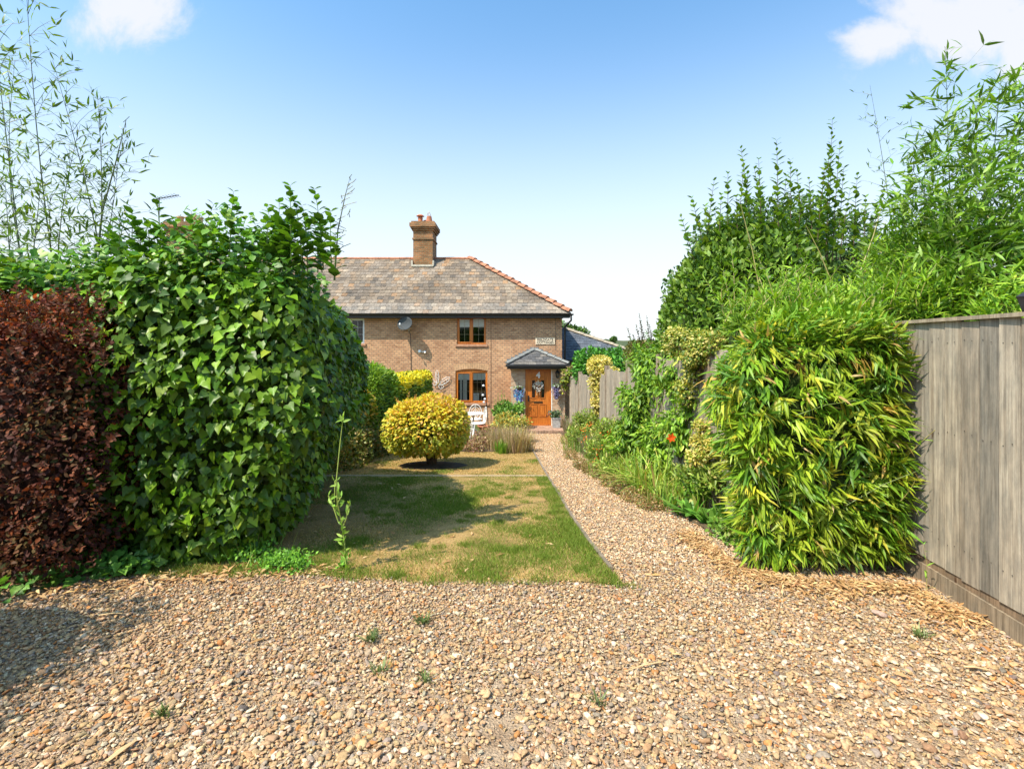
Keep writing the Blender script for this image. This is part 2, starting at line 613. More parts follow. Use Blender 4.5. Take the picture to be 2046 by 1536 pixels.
class MB:
    """boxes, tubes, sheets gathered into one mesh"""

    def __init__(s):
        s.v = []
        s.f = []
        s.c = []
        s.cc = (0.5, 0.5, 0.5)

    def col(s, c):
        s.cc = tuple(c)
        return s

    def add(s, vs, fs):
        n = len(s.v)
        s.v += [tuple(x) for x in vs]
        s.c += [s.cc] * len(vs)
        s.f += [tuple(i + n for i in f) for f in fs]
        return s

    def box(s, x0, x1, y0, y1, z0, z1, mtx=None):
        vs = [Vector((x, y, z)) for z in (z0, z1) for y in (y0, y1) for x in (x0, x1)]
        if mtx is not None:
            vs = [mtx @ q for q in vs]
        return s.add(vs, [(0, 2, 3, 1), (4, 5, 7, 6), (0, 1, 5, 4), (2, 6, 7, 3), (0, 4, 6, 2), (1, 3, 7, 5)])

    def tube(s, pts, r, n=6, cap=True):
        pts = [Vector(q) for q in pts]
        if not hasattr(r, '__len__'):
            r = [r] * len(pts)
        vs = []
        prev = None
        for i, q in enumerate(pts):
            d = (pts[min(i + 1, len(pts) - 1)] - pts[max(i - 1, 0)])
            if d.length < 1e-9:
                d = Vector((0, 0, 1))
            d.normalize()
            a = Vector((0, 0, 1)) if abs(d.z) < 0.95 else Vector((1, 0, 0))
            if prev is not None and (prev - d * prev.dot(d)).length > 1e-3:
                a = prev
            x = (a - d * a.dot(d)).normalized()
            prev = x
            y = d.cross(x)
            for k in range(n):
                t = 2 * math.pi * k / n
                vs.append(q + (x * math.cos(t) + y * math.sin(t)) * r[i])
        fs = []
        for i in range(len(pts) - 1):
            for k in range(n):
                a_, b_ = i * n + k, i * n + (k + 1) % n
                fs.append((a_, b_, b_ + n, a_ + n))
        if cap:
            fs.append(tuple(range(n - 1, -1, -1)))
            fs.append(tuple((len(pts) - 1) * n + k for k in range(n)))
        return s.add(vs, fs)

    def lathe(s, c, prof, n=16):
        c = Vector(c)
        vs = []
        for (r, z) in prof:
            for k in range(n):
                t = 2 * math.pi * k / n
                vs.append(c + Vector((r * math.cos(t), r * math.sin(t), z)))
        fs = []
        for i in range(len(prof) - 1):
            for k in range(n):
                a_, b_ = i * n + k, i * n + (k + 1) % n
                fs.append((a_, b_, b_ + n, a_ + n))
        fs.append(tuple(range(n - 1, -1, -1)))
        fs.append(tuple((len(prof) - 1) * n + k for k in range(n)))
        return s.add(vs, fs)

    def torus(s, c, R1, r, n=20, m=6, ax=(0, 1, 0), sx=1, sz=1):
        pts = []
        c = Vector(c)
        for k in range(n + 1):
            t = 2 * math.pi * k / n
            pts.append(c + Vector((math.cos(t) * R1 * sx, 0, math.sin(t) * R1 * sz)))
        return s.tube(pts, r, m, cap=False)

    def prism(s, poly, y0, y1):
        n = len(poly)
        vs = [(x, y0, z) for x, z in poly] + [(x, y1, z) for x, z in poly]
        fs = [tuple(range(n)), tuple(range(2 * n - 1, n - 1, -1))]
        fs += [(i, i + n, (i + 1) % n + n, (i + 1) % n) for i in range(n)]
        return s.add(vs, fs)

    def build(s, name, m, parent=None, smooth=False, bevel=0, color=False):
        me = bpy.data.meshes.new(name)
        me.from_pydata([tuple(q) for q in s.v], [], s.f)
        if color:
            ca = me.color_attributes.new('Col', 'FLOAT_COLOR', 'POINT')
            c4 = np.ones((len(s.v), 4), np.float32)
            c4[:, :3] = np.array(s.c)
            ca.data.foreach_set('color', c4.ravel())
        if smooth:
            me.polygons.foreach_set('use_smooth', np.ones(len(me.polygons), bool))
        me.update()
        o = link(name, me, m, parent)
        if bevel:
            b = o.modifiers.new('bevel', 'BEVEL')
            b.width = bevel
            b.segments = 2
            b.limit_method = 'ANGLE'
        return o


# ------------------------------------------------------------------ leaves
def T_oval(w=.26):
    v_ = np.array([(0, 0, 0), (-w, .3, .05), (-w * .9, .65, .03), (0, 1, -.10), (w * .9, .65, .03), (w, .3, .05), (0, .5, -.01)], float)
    return v_, np.array([(0, 6, 1), (6, 2, 1), (6, 3, 2), (0, 5, 6), (6, 5, 4), (6, 4, 3)])


def T_blade(w=.092):
    v_ = np.array([(0, 0, 0), (-w, .25, .012), (0, .25, -.006), (w, .25, .012), (-w * .8, .6, -.02), (0, .6, -.035), (w * .8, .6, -.02), (0, 1, -.16)], float)
    return v_, np.array([(0, 2, 1), (0, 3, 2), (1, 2, 5), (1, 5, 4), (2, 3, 6), (2, 6, 5), (4, 5, 7), (5, 6, 7)])


def T_small(w=.3):
    v_ = np.array([(0, 0, 0), (-w, .5, .06), (0, 1, -.05), (w, .5, .06)], float)
    return v_, np.array([(0, 3, 1), (3, 2, 1)])


def T_ivy():
    o_ = [(-.0, .05), (-.26, -.10), (-.50, .16), (-.36, .46), (-.17, .76), (0, 1.05), (.17, .76), (.36, .46), (.50, .16), (.26, -.10)]
    z = [0, .03, .07, .05, -.01, -.13, -.01, .05, .07, .03]
    v_ = np.array([(x, y, q) for (x, y), q in zip(o_, z)] + [(0, .38, -.03)], float)
    f = [(10, (i + 1) % 10, i) for i in range(10)]
    return v_, np.array(f)


def T_grass():
    return np.array([(-.5, 0, 0), (.5, 0, 0), (0, 1, 0)], float), np.array([(0, 1, 2)])


T = dict(oval=T_oval(), wide=T_oval(.33), lance=T_oval(.15), blade=T_blade(), small=T_small(), ivy=T_ivy(), narrow=T_small(.13))


def nrm(a):
    return a / np.maximum(np.linalg.norm(a, axis=-1, keepdims=True), 1e-9)


def inst(Tm, pos, d, n, size, col, jit=0.0, rng=None, width=None):
    tv, tf = Tm
    N_ = len(pos)
    y = nrm(d)
    z = nrm(n - (n * y).sum(1, keepdims=True) * y)
    x = np.cross(y, z)
    size = np.broadcast_to(np.asarray(size, float), (N_,))
    w = size if width is None else np.broadcast_to(np.asarray(width, float), (N_,))
    V = (pos[:, None, :] + x[:, None, :] * (tv[None, :, 0:1] * w[:, None, None]) + y[:, None, :] * (tv[None, :, 1:2] * size[:, None, None]) + z[:, None, :] * (tv[None, :, 2:3] * size[:, None, None]))
    k = len(tv)
    F = (tf[None] + (np.arange(N_) * k)[:, None, None]).reshape(-1, tf.shape[1])
    C = np.repeat(col, k, axis=0)
    return V.reshape(-1, 3), F, C


class Leaves:
    def __init__(s, rng):
        s.r = rng
        s.p = []
        s.d = []
        s.n = []
        s.s = []
        s.c = []

    def add(s, p, d, n, size, c):
        s.p.append(np.atleast_2d(p))
        s.d.append(np.atleast_2d(d))
        s.n.append(np.atleast_2d(n))
        s.s.append(np.atleast_1d(size))
        s.c.append(np.atleast_2d(c))

    def build(s, name, tmpl, m, parent):
        p = np.concatenate(s.p)
        V, F, C = inst(T[tmpl], p, np.concatenate(s.d), np.concatenate(s.n), np.concatenate(s.s), np.concatenate(s.c))
        return link(name, mesh_np(name, V, [F], C), m, parent)


def palette(rng, n, cols, w, jit=.22):
    cols = np.array(cols, float)
    w = np.array(w, float)
    i = rng.choice(len(cols), n, p=w / w.sum())
    c = cols[i] * (1 + rng.uniform(-jit, jit, (n, 1)))
    return np.clip(c * (1 + rng.uniform(-.06, .06, (n, 3))), 0, 1)


class Noise3:
    def __init__(s, rng, freq, k=7):
        s.w = rng.normal(0, 1, (k, 3)) * freq
        s.ph = rng.uniform(0, 6.28, k)

    def __call__(s, p):
        return np.sin(p @ s.w.T + s.ph).sum(1) / math.sqrt(len(s.ph)) * .7


def box_shell(rng, n, c, r, p=5, back=.4, bottom=.15, top=1.0):
    c = np.array(c, float)
    r = np.array(r, float)
    areas = np.array([r[1] * r[2]] * 2 + [r[0] * r[2] * back, r[0] * r[2]] + [r[0] * r[1] * top, r[0] * r[1] * bottom])
    f = rng.choice(6, n, p=areas / areas.sum())
    q = rng.uniform(-1, 1, (n, 3))
    ax = np.array([0, 0, 1, 1, 2, 2])[f]
    sg = np.array([1, -1, 1, -1, 1, -1])[f]
    q[np.arange(n), ax] = sg
    s_ = q / (np.abs(q) ** p).sum(1, keepdims=True) ** (1 / p)
    nn = nrm(np.sign(s_) * np.abs(s_) ** (p - 1) / r)
    return c + s_ * r, nn


def core(name, c, r, p=5, sc=.82, m=None, parent=None, deform=None, noise=None, amp=.1):  # solid dark lump added inside foliage to block light and read as shade
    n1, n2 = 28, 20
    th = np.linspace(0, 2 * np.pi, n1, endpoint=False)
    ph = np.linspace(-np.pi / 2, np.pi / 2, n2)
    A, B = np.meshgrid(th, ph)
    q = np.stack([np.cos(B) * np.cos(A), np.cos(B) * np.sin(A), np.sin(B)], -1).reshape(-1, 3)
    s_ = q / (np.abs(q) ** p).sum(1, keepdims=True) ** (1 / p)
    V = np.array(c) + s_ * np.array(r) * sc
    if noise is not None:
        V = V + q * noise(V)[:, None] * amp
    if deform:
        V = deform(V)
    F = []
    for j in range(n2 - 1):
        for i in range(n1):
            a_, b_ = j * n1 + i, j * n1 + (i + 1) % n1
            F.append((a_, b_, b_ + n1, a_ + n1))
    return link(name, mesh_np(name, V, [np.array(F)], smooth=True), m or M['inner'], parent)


def clump(rng, root, c, r, n, tmpl, size, cols, w, m='leaf', p=5, depth=.25, amp=.12, freq=2.5, droop=.5, out_=.6, side=.6,
          deform=None, back=.4, top=1.0, bottom=.2, corescale=.8, coremat='inner', patchy=None, name='foliage', docore=True, nz_up=.5, cnt_sub=None, tipcol=None, up_bias=0, face=.9):
    """foliage spread through the outer volume of a rounded box / ellipsoid"""
    noise = Noise3(rng, freq)
    P0, N0 = box_shell(rng, n, c, r, p, back, bottom, top)
    dd = rng.uniform(0, 1, n) ** 1.6 * depth
    Q = P0 + N0 * (noise(P0)[:, None] * amp - dd[:, None])
    if cnt_sub is not None:
        k = cnt_sub(Q)
        Q, N0, dd = Q[k], N0[k], dd[k]
    if deform:
        Q = deform(Q)
    n = len(Q)
    d = N0 * out_ + rng.normal(0, side, (n, 3)) * .6 + np.array([0, 0, -droop + up_bias])
    nn = N0 * face + np.array([0, 0, nz_up]) + rng.normal(0, .35, (n, 3))
    C = palette(rng, n, cols, w)
    if patchy is not None:
        C = patchy(Q, N0, C, rng)
    sz = rng.uniform(size[0], size[1], n)
    V, F, CC = inst(T[tmpl], Q, d, nn, sz, C)
    o = link(name, mesh_np(name, V, [F], CC), M[m], root)
    if docore:
        core('dark_core', c, r, p, corescale, M[coremat], root, deform, noise, amp)  # added dark filler behind the leaves, no real wood
    return o, noise


GREENS = [(.055, .15, .018), (.10, .24, .03), (.17, .33, .04), (.03, .085, .015)]


def shoots(rng, bases, dirs, lens, per, size, cols, w, leaf='oval', tr=.006, curve=.15, angle=.9, droop=0., pair=True, lean=None, taper=True):
    """upright leafy shoots: returns tube MB and Leaves"""
    mb = MB()
    L_ = Leaves(rng)
    for b, d, ln in zip(bases, dirs, lens):
        b = np.array(b, float)
        d = nrm(np.array(d, float))
        bend = rng.normal(0, curve, 3)
        bend[2] = -abs(bend[2]) * .3
        ts = np.linspace(0, 1, 6)
        pts = [b + d * ln * t + bend * ln * t * t for t in ts]
        mb.tube(pts, [tr * (1 - .75 * t) for t in ts], 4)
        k = max(3, int(ln * per))
        tt = np.linspace(.08, 1, k)
        pp = b + d * ln * tt[:, None] + bend * ln * (tt ** 2)[:, None]
        ph = rng.uniform(0, 6.28) + np.arange(k) * 2.4
        a = nrm(np.cross(d, [0.3, 1, 0.2]))
        bb_ = np.cross(d, a)
        for s_ in ((0, math.pi) if pair else (0,)):
            rad = np.cos(ph + s_)[:, None] * a + np.sin(ph + s_)[:, None] * bb_
            dr = rad * angle + d * (1.1 - angle * .5) + np.array([0, 0, -droop]) + rng.normal(0, .12, (k, 3))
            nn = d - rad * .3 + rng.normal(0, .15, (k, 3))
            sz = rng.uniform(size[0], size[1], k) * ((1 - .5 * tt ** 3) if taper else 1)
            L_.add(pp, dr, nn, sz, palette(rng, k, cols, w))
    return mb, L_


def strappy(rng, c, n, length, width, cols, w, spread=.7, arch=1.0, base=.1, m='leaf', segs=5, name='leaves', root=None, zfun=None):
    """arching strap leaves from a crown"""
    V = []
    F = []
    Cc = []
    k = 0
    for i in range(n):
        a = rng.uniform(0, 6.28)
        L0 = rng.uniform(*length)
        out_ = rng.uniform(.15, 1) * spread
        b = np.array(c) + np.array([math.cos(a), math.sin(a), 0]) * rng.uniform(0, base) + np.array([rng.normal(0, base * .6), rng.normal(0, base * .6), 0])
        h = np.array([math.cos(a), math.sin(a), 0])
        sd = np.array([-math.sin(a), math.cos(a), 0])
        col = palette(rng, 1, cols, w)[0]
        wd = width * rng.uniform(.7, 1.3)
        for t in np.linspace(0, 1, segs + 1):
            q = b + h * (L0 * out_ * t * (1 + .3 * t)) + np.array([0, 0, 1]) * L0 * (t - arch * out_ * t * t * .95) * .9
            ww = wd * (1 - t) ** .6 * (.7 + .6 * min(1, t * 4)) * .5
            V += [q - sd * ww, q + sd * ww]
            Cc += [col, col]
        for j in range(segs):
            F.append((k + 2 * j, k + 2 * j + 1, k + 2 * j + 3, k + 2 * j + 2))
        k += 2 * (segs + 1)
    return link(name, mesh_np(name, np.array(V), [np.array(F)], np.array(Cc)), M[m], root)


# ================================================================== GROUND
def sheet(name, ys, xl, xr, dz, m, nx=8, jit=0.0, rng=None):
    V = []
    F = []
    for j, y in enumerate(ys):
        a, b = xl(y), xr(y)
        for i in range(nx + 1):
            V.append((a + (b - a) * i / nx, y, gzf(y) + dz))
    for j in range(len(ys) - 1):
        for i in range(nx):
            q = j * (nx + 1) + i
            F.append((q, q + 1, q + nx + 2, q + nx + 1))
    return link(name, mesh_np(name, np.array(V), [np.array(F)]), m)


YS = [-60, -20, -6, -2, 0, 1, 2, 3, 3.5, 4, 5, 6, 7, 8, 9, 10, 11, 12, 13, 14, 15, 16.2, 18, 25, 40, 80, 160, 320, 640, 1400]
kind(sheet('ground', YS, lambda y: -1200, lambda y: 1200, -.012, M['field'], 12), 'structure')


def pl(y):
    """left edge of the gravel path"""
    return float(np.interp(y, [3.4, 3.6, 4.28, 5.4, 8, 11, 15, 16.2], [.98, .80, .735, .665, .585, .50, .47, .48]))


def pr(y):
    return float(np.interp(y, [3.4, 3.7, 4.4, 6, 9, 12, 15.2], [3.0, 2.5, 1.95, 1.78, 1.60, 1.55, 1.52]))


def lawn_front(x):
    return 3.60 + .10 * math.sin(x * 3.1 + .5) * .4 + .14 * np.interp(x, [-2.6, -1.4, 0, .8], [1.3, .8, .1, -.35])


yy = lambda a, b, st: list(np.unique(np.round(np.concatenate([np.arange(a, b, st), [b, 3.5] if a < 3.5 < b else [b]]), 4)))
gd = sheet('gravel_drive', yy(-6, 4.1, .25), lambda y: -6.5, lambda y: 3.4, .0, M['gravelbase'], 40)
kind(gd, 'structure')
pth = sheet('path', yy(4.1, 15.8, .3), lambda y: pl(y) - .02, lambda y: pr(y) + .3, .0, M['gravelbase'], 6)
kind(pth, 'structure')

# lawns: two turf sheets with a slight crown above the gravel
r0 = np.random.default_rng(5)
V = []
F = []
nx, ny = 60, 60
for j in range(ny + 1):
    for i in range(nx + 1):
        tx = i / nx
        ty = j / ny
        x0, x1 = -3.3, .82
        xx = x0 + (x1 - x0) * tx
        yf = lawn_front(xx)
        y_ = yf + (7.95 - yf) * ty
        xr_ = pl(y_) - .03
        xx = x0 + (xr_ - x0) * tx
        V.append((xx, y_, gzf(y_) + .006 + .012 * min(1, ty * 12) + .008 * math.sin(xx * 3) * math.sin(y_ * 2.3)))
        if i < nx and j < ny:
            q = j * (nx + 1) + i
            F.append((q, q + 1, q + nx + 2, q + nx + 1))
kind(link('lawn', mesh_np('lawn', np.array(V), [np.array(F)], smooth=True), M['turf']), 'structure')
sh = sheet('upper_lawn', yy(8.03, 13.5, .3), lambda y: -4.2, lambda y: pl(y) - .03, .010, M['turf'], 10)
kind(sh, 'structure')
kind(sheet('flower_bed', yy(11.2, 16.6, .3), lambda y: -2.2 if y > 11.4 else -1.6, lambda y: pl(y) - .02, .018, M['bed'], 10), 'structure')
kind(sheet('border_bed', yy(4.3, 16.8, .3), lambda y: pr(y) + .02, lambda y: 2.55, .02, M['bed'], 6), 'structure')
tag(MB().box(-4.0, .57, 7.955, 8.03, gzf(8) - .03, gzf(8) + .028).build('kerb', M['kerb'], bevel=.004),
    'long thin pale concrete kerb laid straight across the lawn between its green and brown halves', 'kerb')
eb = MB()
ye = np.arange(3.85, 15.9, .6)
for a_, b_ in zip(ye[:-1], ye[1:]):
    xa, xb = pl(a_), pl(b_)
    q = [Vector((xa - .03, a_, gzf(a_) - .03)), Vector((xa, a_, gzf(a_) - .03)), Vector((xb, b_, gzf(b_) - .03)), Vector((xb - .03, b_, gzf(b_) - .03))]
    up = Vector((0, 0, .062))
    eb.add(q + [w_ + up for w_ in q], [(0, 3, 2, 1), (4, 5, 6, 7), (0, 1, 5, 4), (1, 2, 6, 5), (2, 3, 7, 6), (3, 0, 4, 7)])
tag(eb.build('path_edging', M['edging']), 'low weathered timber edging board along the left side of the gravel path', 'edging')

# ---------------------------------------------------------------- gravel stones
STONE_COLS = [(.44, .285, .155), (.38, .235, .12), (.40, .18, .065), (.28, .22, .17), (.53, .415, .29), (.28, .16, .09), (.15, .12, .10), (.43, .28, .15), (.34, .245, .16)]
STONE_W = [28, 16, 5, 8, 18, 5, 2, 16, 12]


def ico(sub):
    import bmesh
    bm = bmesh.new()
    bmesh.ops.create_icosphere(bm, subdivisions=sub, radius=1)
    v_ = np.array([q.co[:] for q in bm.verts])
    bm.verts.ensure_lookup_table()
    f_ = np.array([[q.index for q in f.verts] for f in bm.faces])
    bm.free()
    return v_, f_


def stones(name, pts, sz, sub, seed, zoff=.006, m='stone', cols=STONE_COLS, w=STONE_W, flat=.36):
    rng = np.random.default_rng(seed)
    tv, tf = ico(sub)
    n = len(pts)
    nv = 24
    var = []
    for k in range(nv):
        v_ = tv.copy()
        for _ in range(8):
            d_ = nrm(rng.normal(0, 1, 3))
            t = v_ @ d_
            cut = rng.uniform(.35, .75)
            v_ -= np.where(t > cut, (t - cut) * .9, 0)[:, None] * d_
        v_ += rng.normal(0, .05, v_.shape)
        v_ *= np.array([1, rng.uniform(.55, .9), rng.uniform(flat * .7, flat * 1.4)])
        var.append(v_)
    var = np.array(var)
    vi = rng.integers(0, nv, n)
    a = rng.uniform(0, 2 * np.pi, n)
    d = np.stack([np.cos(a), np.sin(a), rng.normal(0, .28, n)], 1)
    up = np.stack([rng.normal(0, .3, n), rng.normal(0, .3, n), np.ones(n)], 1)
    x = nrm(d)
    z = nrm(up - (up * x).sum(1, keepdims=True) * x)
    y = np.cross(z, x)
    vv = var[vi] * (sz * .5)[:, None, None]
    V = pts[:, None, :] + x[:, None] * vv[..., 0:1] + y[:, None] * vv[..., 1:2] + z[:, None] * vv[..., 2:3]
    k = len(tv)
    F = (tf[None] + (np.arange(n) * k)[:, None, None]).reshape(-1, 3)
    C = np.repeat(palette(rng, n, cols, w, .2), k, axis=0)
    return link(name, mesh_np(name, V.reshape(-1, 3), [F], C, smooth=(sub > 1)), M[m])


rg = np.random.default_rng(11)


def scatter_gravel(n, x0, x1, y0, y1, keep):
    x = rg.uniform(x0, x1, n)
    y = rg.uniform(y0, y1, n)
    k = keep(x, y)
    return x[k], y[k]


LF = lambda x: np.array([lawn_front(q) for q in np.linspace(-3.5, 1.2, 60)])[np.clip(((x + 3.5) / 4.7 * 59).astype(int), 0, 59)]
PL = lambda y: np.interp(y, [3.4, 3.6, 4.28, 5.4, 8, 11, 15, 16.2], [.98, .80, .735, .665, .585, .50, .47, .48])


def fencex(y):
    return 2.91 + .11 * (y - 2.85)


def keep_drive(x, y):
    k = (np.abs(x) < 1.02 * y + .9) & (x < fencex(y) - .03)
    nzv = rg.uniform(-.05, .05, len(x))
    inl = (x > -3.3) & (x < PL(y) - .06) & (y > LF(x) + nzv - .02)
    # small bare patch where the grit shows
    bare = ((x - (-.05)) / .09) ** 2 + ((y - 2.17) / .17) ** 2 < rg.uniform(.3, 1.6, len(x))
    return k & ~inl & ~(bare & (rg.uniform(0, 1, len(x)) < .85))


x, y = scatter_gravel(40000, -3.8, 3.3, 1.55, 3.2, lambda x, y: keep_drive(x, y) & (rg.uniform(2.3, 3.2, len(x)) > y))
sz = np.clip(rg.lognormal(math.log(.0255), .40, len(x)), .011, .068)
kind(stones('gravel', np.stack([x, y, gz(y) + rg.uniform(0, .013, len(x))], 1), sz, 2, 1), 'stuff', 'buff, grey and orange flint gravel spread over the near part of the drive')
x, y = scatter_gravel(80000, -5.0, 3.4, 2.3, 4.1, lambda x, y: keep_drive(x, y) & (rg.uniform(2.3, 3.2, len(x)) < y))
sz = np.clip(rg.lognormal(math.log(.0248), .39, len(x)), .011, .066)
kind(stones('gravel', np.stack([x, y, gz(y) + rg.uniform(0, .013, len(x))], 1), sz, 1, 2), 'stuff', 'buff flint gravel on the drive up to the hedge and lawn')
x, y = scatter_gravel(75000, .3, 3.0, 4.05, 15.9, lambda x, y: (x > PL(y) + .01) & (x < np.interp(y, [3.4, 3.7, 4.4, 6, 9, 12, 15.2], [3.0, 2.5, 1.95, 1.78, 1.60, 1.55, 1.52]) + .1))
sz = np.clip(rg.lognormal(math.log(.026), .34, len(x)), .013, .055)
PATHC = [(.55, .37, .225), (.48, .31, .175), (.42, .21, .09), (.34, .27, .20), (.60, .47, .33), (.28, .165, .09), (.12, .10, .085), (.52, .35, .20)]
kind(stones('gravel', np.stack([x, y, gz(y) + rg.uniform(0, .012, len(x))], 1), sz, 1, 3, cols=PATHC, w=[26, 18, 6, 6, 18, 4, 3, 18]), 'stuff', 'paler pinkish buff gravel along the garden path')
x, y = scatter_gravel(60000, -3.6, 3.3, 1.55, 3.9, keep_drive)
sz = rg.uniform(.006, .013, len(x))
kind(stones('fine_gravel', np.stack([x, y, gz(y) + rg.uniform(.002, .010, len(x))], 1), sz, 1, 4), 'stuff', 'fine grit and chippings between the larger stones of the drive')
# a few larger stones one could pick up
for i, (px, py, s_, c_, lab) in enumerate([(1756, 1232, .095, (.33, .25, .18), 'fist sized brown stone on the gravel near the foot of the fence')]):
    g = G(px, py)
    o = stones('stone', np.array([[g.x, g.y, g.z + .022]]), np.array([s_]), 2, 40 + i, cols=[c_], w=[1], flat=.75)
    tag(o, lab, 'stone')

# ---------------------------------------------------------------- grass
rl = np.random.default_rng(21)
gn1, gn2 = Noise3(rl, 1.9), Noise3(rl, 8.0)


def greenness(x, y):
    p = np.stack([x, y, x * 0], 1)
    g = .30 + .40 * gn1(p) + .46 * gn2(p)
    g += .6 * np.exp(-((PL(y) - x) / .26) ** 2) * (y < 8)
    g += .7 * np.exp(-(((x + 1.25) / .7) ** 2 + ((y - 6.3) / 1.1) ** 2))
    g += .5 * np.exp(-(((x + .0) / .5) ** 2 + ((y - 4.2) / .4) ** 2))
    g -= .75 * (y > 8)
    g -= .5 * np.exp(-(((x + .15) / .55) ** 2 + ((y - 5.7) / .7) ** 2))
    g -= .8 * (x < -1.9) * (y < 6) * (y > 4)
    g += .35 * ((y > 8) & (y < 9.9) & (x > -2.6))
    return g


def grass(name, n, x0, x1, y0, y1, h, w, keep, label, extra=0, hl=1.0):
    x = rl.uniform(x0, x1, n)
    y = rl.uniform(y0, y1, n)
    k = keep(x, y)
    x, y = x[k], y[k]
    g = greenness(x, y) + rl.normal(0, .22, len(x)) + extra
    k = rl.uniform(0, 1, len(x)) < np.clip(.35 + g, .42, 1)
    x, y, g = x[k], y[k], g[k]
    n = len(x)
    gr = palette(rl, n, [(.14, .21, .025), (.18, .26, .035), (.10, .15, .018), (.25, .29, .05)], [4, 4, 3, 2], .25)
    dr = palette(rl, n, [(.56, .38, .16), (.46, .30, .12), (.36, .27, .10), (.64, .47, .22)], [4, 4, 3, 2], .25)
    t = 1 / (1 + np.exp(-(g - .42) * 9))
    pick = rl.uniform(0, 1, n) < t
    C = np.where(pick[:, None], gr, dr)
    hh = rl.uniform(h * .5, h * 1.3, n) * np.where(pick, 1.1, .75) * hl
    a = rl.uniform(0, 6.28, n)
    d = np.stack([np.cos(a) * .7, np.sin(a) * .7, np.where(pick, 1.0, .55) + rl.uniform(-.2, .4, n)], 1)
    nn = np.stack([-np.sin(a) * .3 + rl.normal(0, .5, n), rl.normal(-.6, .5, n), rl.uniform(0, 1, n) * .4], 1)
    V, F, CC = inst(T_grass(), np.stack([x, y, gz(y) + .010], 1), d, nn, hh, C, width=rl.uniform(.7, 1.3, n) * w)
    return kind(link(name, mesh_np(name, V, [F], CC), M['grass']), 'stuff', label)


kin = lambda x, y: (x < PL(y) - .03) & (y > LF(x) - .03 + rl.uniform(-.05, .06, len(x)))
grass('grass', 210000, -3.2, .95, 3.3, 7.95, .034, .0055, kin, 'short patchy green and straw coloured grass of the nearer lawn')
grass('grass', 60000, -3.2, .95, 3.3, 5.2, .034, .0035, kin, 'finer grass blades at the front of the nearer lawn')
maple = G(862, 932)
grass('grass', 110000, -4.0, .55, 8.04, 12.3, .034, .007, lambda x, y: (x < PL(y) - .03) & (((x - maple.x) / .62) ** 2 + ((y - maple.y) / .42) ** 2 > 1) & ~((y > 11.1) & (x > -1.8)),
      'short sun-bleached grass of the farther lawn')
tuft_x = rl.uniform(-1.6, .6, 60)
tuft_y = rl.uniform(3.7, 7.6, 60)
def near_tuft(x, y):
    d_ = np.min((x[:, None] - tuft_x) ** 2 + (y[:, None] - tuft_y) ** 2, axis=1)
    return (d_ < .0045 * rl.uniform(.2, 1.6, len(x))) & (x < PL(y) - .03) & (y > LF(x))
grass('grass', 150000, -1.7, .7, 3.6, 7.7, .052, .0042, near_tuft, 'scattered coarser green tufts in the nearer lawn', extra=.7)
# rough green fringe along the path edge and drive corner
grass('grass', 26000, .2, 1.0, 3.35, 7.9, .055, .0045, lambda x, y: (x < PL(y) - .04 + .05 * gn2(np.stack([x * 0, y * 1.3, x * 0], 1))) & (x > PL(y) - .22) & (y > LF(x) - .06) & (gn2(np.stack([x * 2, y * 2, x], 1)) > -.35), 'longer green grass fringing the lawn beside the path', extra=.9)
grass('grass', 9000, -2.5, .95, 3.35, 4.1, .05, .0045, lambda x, y: (np.abs(y - LF(x)) < .10) & (gn2(np.stack([x * 1.6, y, x], 1)) > .0) & (x < PL(y)), 'tufts of grass along the front edge of the lawn', extra=.55)


def litter(name, n, sampler, size, cols, label, rng, z=.02, tm='narrow'):
    x, y = sampler(n)
    n = len(x)
    a = rng.uniform(0, 6.28, n)
    d = np.stack([np.cos(a), np.sin(a), rng.normal(0, .18, n)], 1)
    nn = np.stack([rng.normal(0, .35, n), rng.normal(0, .35, n), np.ones(n)], 1)
    V, F, C = inst(T[tm], np.stack([x, y, gz(y) + rng.uniform(.3, 1, n) * z], 1), d, nn, rng.uniform(size[0], size[1], n), palette(rng, n, cols, [1] * len(cols)))
    return kind(link(name, mesh_np(name, V, [F], C), M['litter']), 'stuff', label)


DRY = [(.52, .32, .15), (.42, .24, .10), (.58, .40, .20), (.34, .18, .07)]
rq = np.random.default_rng(31)


def near_hedge(n):
    t = rq.uniform(0, 1, n)
    # line from (1450,1090) round the hedge foot to the fence
    ax = np.interp(t, [0, .25, .5, .8, 1], [1.75, 1.72, 1.95, 2.75, 2.88])
    ay = np.interp(t, [0, .25, .5, .8, 1], [4.9, 4.1, 3.66, 3.52, 3.1])
    off = np.abs(rq.normal(0, .15, n)) * (1 + .5 * np.sin(t * 23))
    x = ax - off * .5 + rq.normal(0, .04, n)
    y = ay - off * np.interp(t, [0, .3, .6, 1], [.2, .8, 1, .6])
    k = x < fencex(y) - .03
    return x[k], y[k]


litter('fallen_leaves', 4200, near_hedge, (.022, .075), DRY, 'straw coloured fallen bamboo leaves heaped round the foot of the bamboo hedge', rq, .035)


def wide_lit(n):
    x = rq.uniform(-2.6, 2.9, n)
    y = rq.uniform(1.8, 7.5, n)
    k = (x < np.where(y < 4, fencex(np.minimum(y, 4)) - .05, 1.8)) & ((y > 3.6) | (rq.uniform(0, 1, n) < .12))
    return x[k], y[k]


litter('fallen_leaves', 700, wide_lit, (.04, .10), DRY, 'odd dry leaves scattered over the lawn and gravel', rq, .03)
litter('fallen_leaves', 500, lambda n: (lambda t: (np.interp(t, [0, 1], [-3.3, -1.3]) + rq.normal(0, .06, n), np.interp(t, [0, .45, 1], [3.42, 3.66, 3.85]) + rq.normal(0, .07, n)))(rq.uniform(0, 1, n)), (.03, .09), DRY,
       'brown leaf litter under the burgundy and ivy hedges', rq, .03)


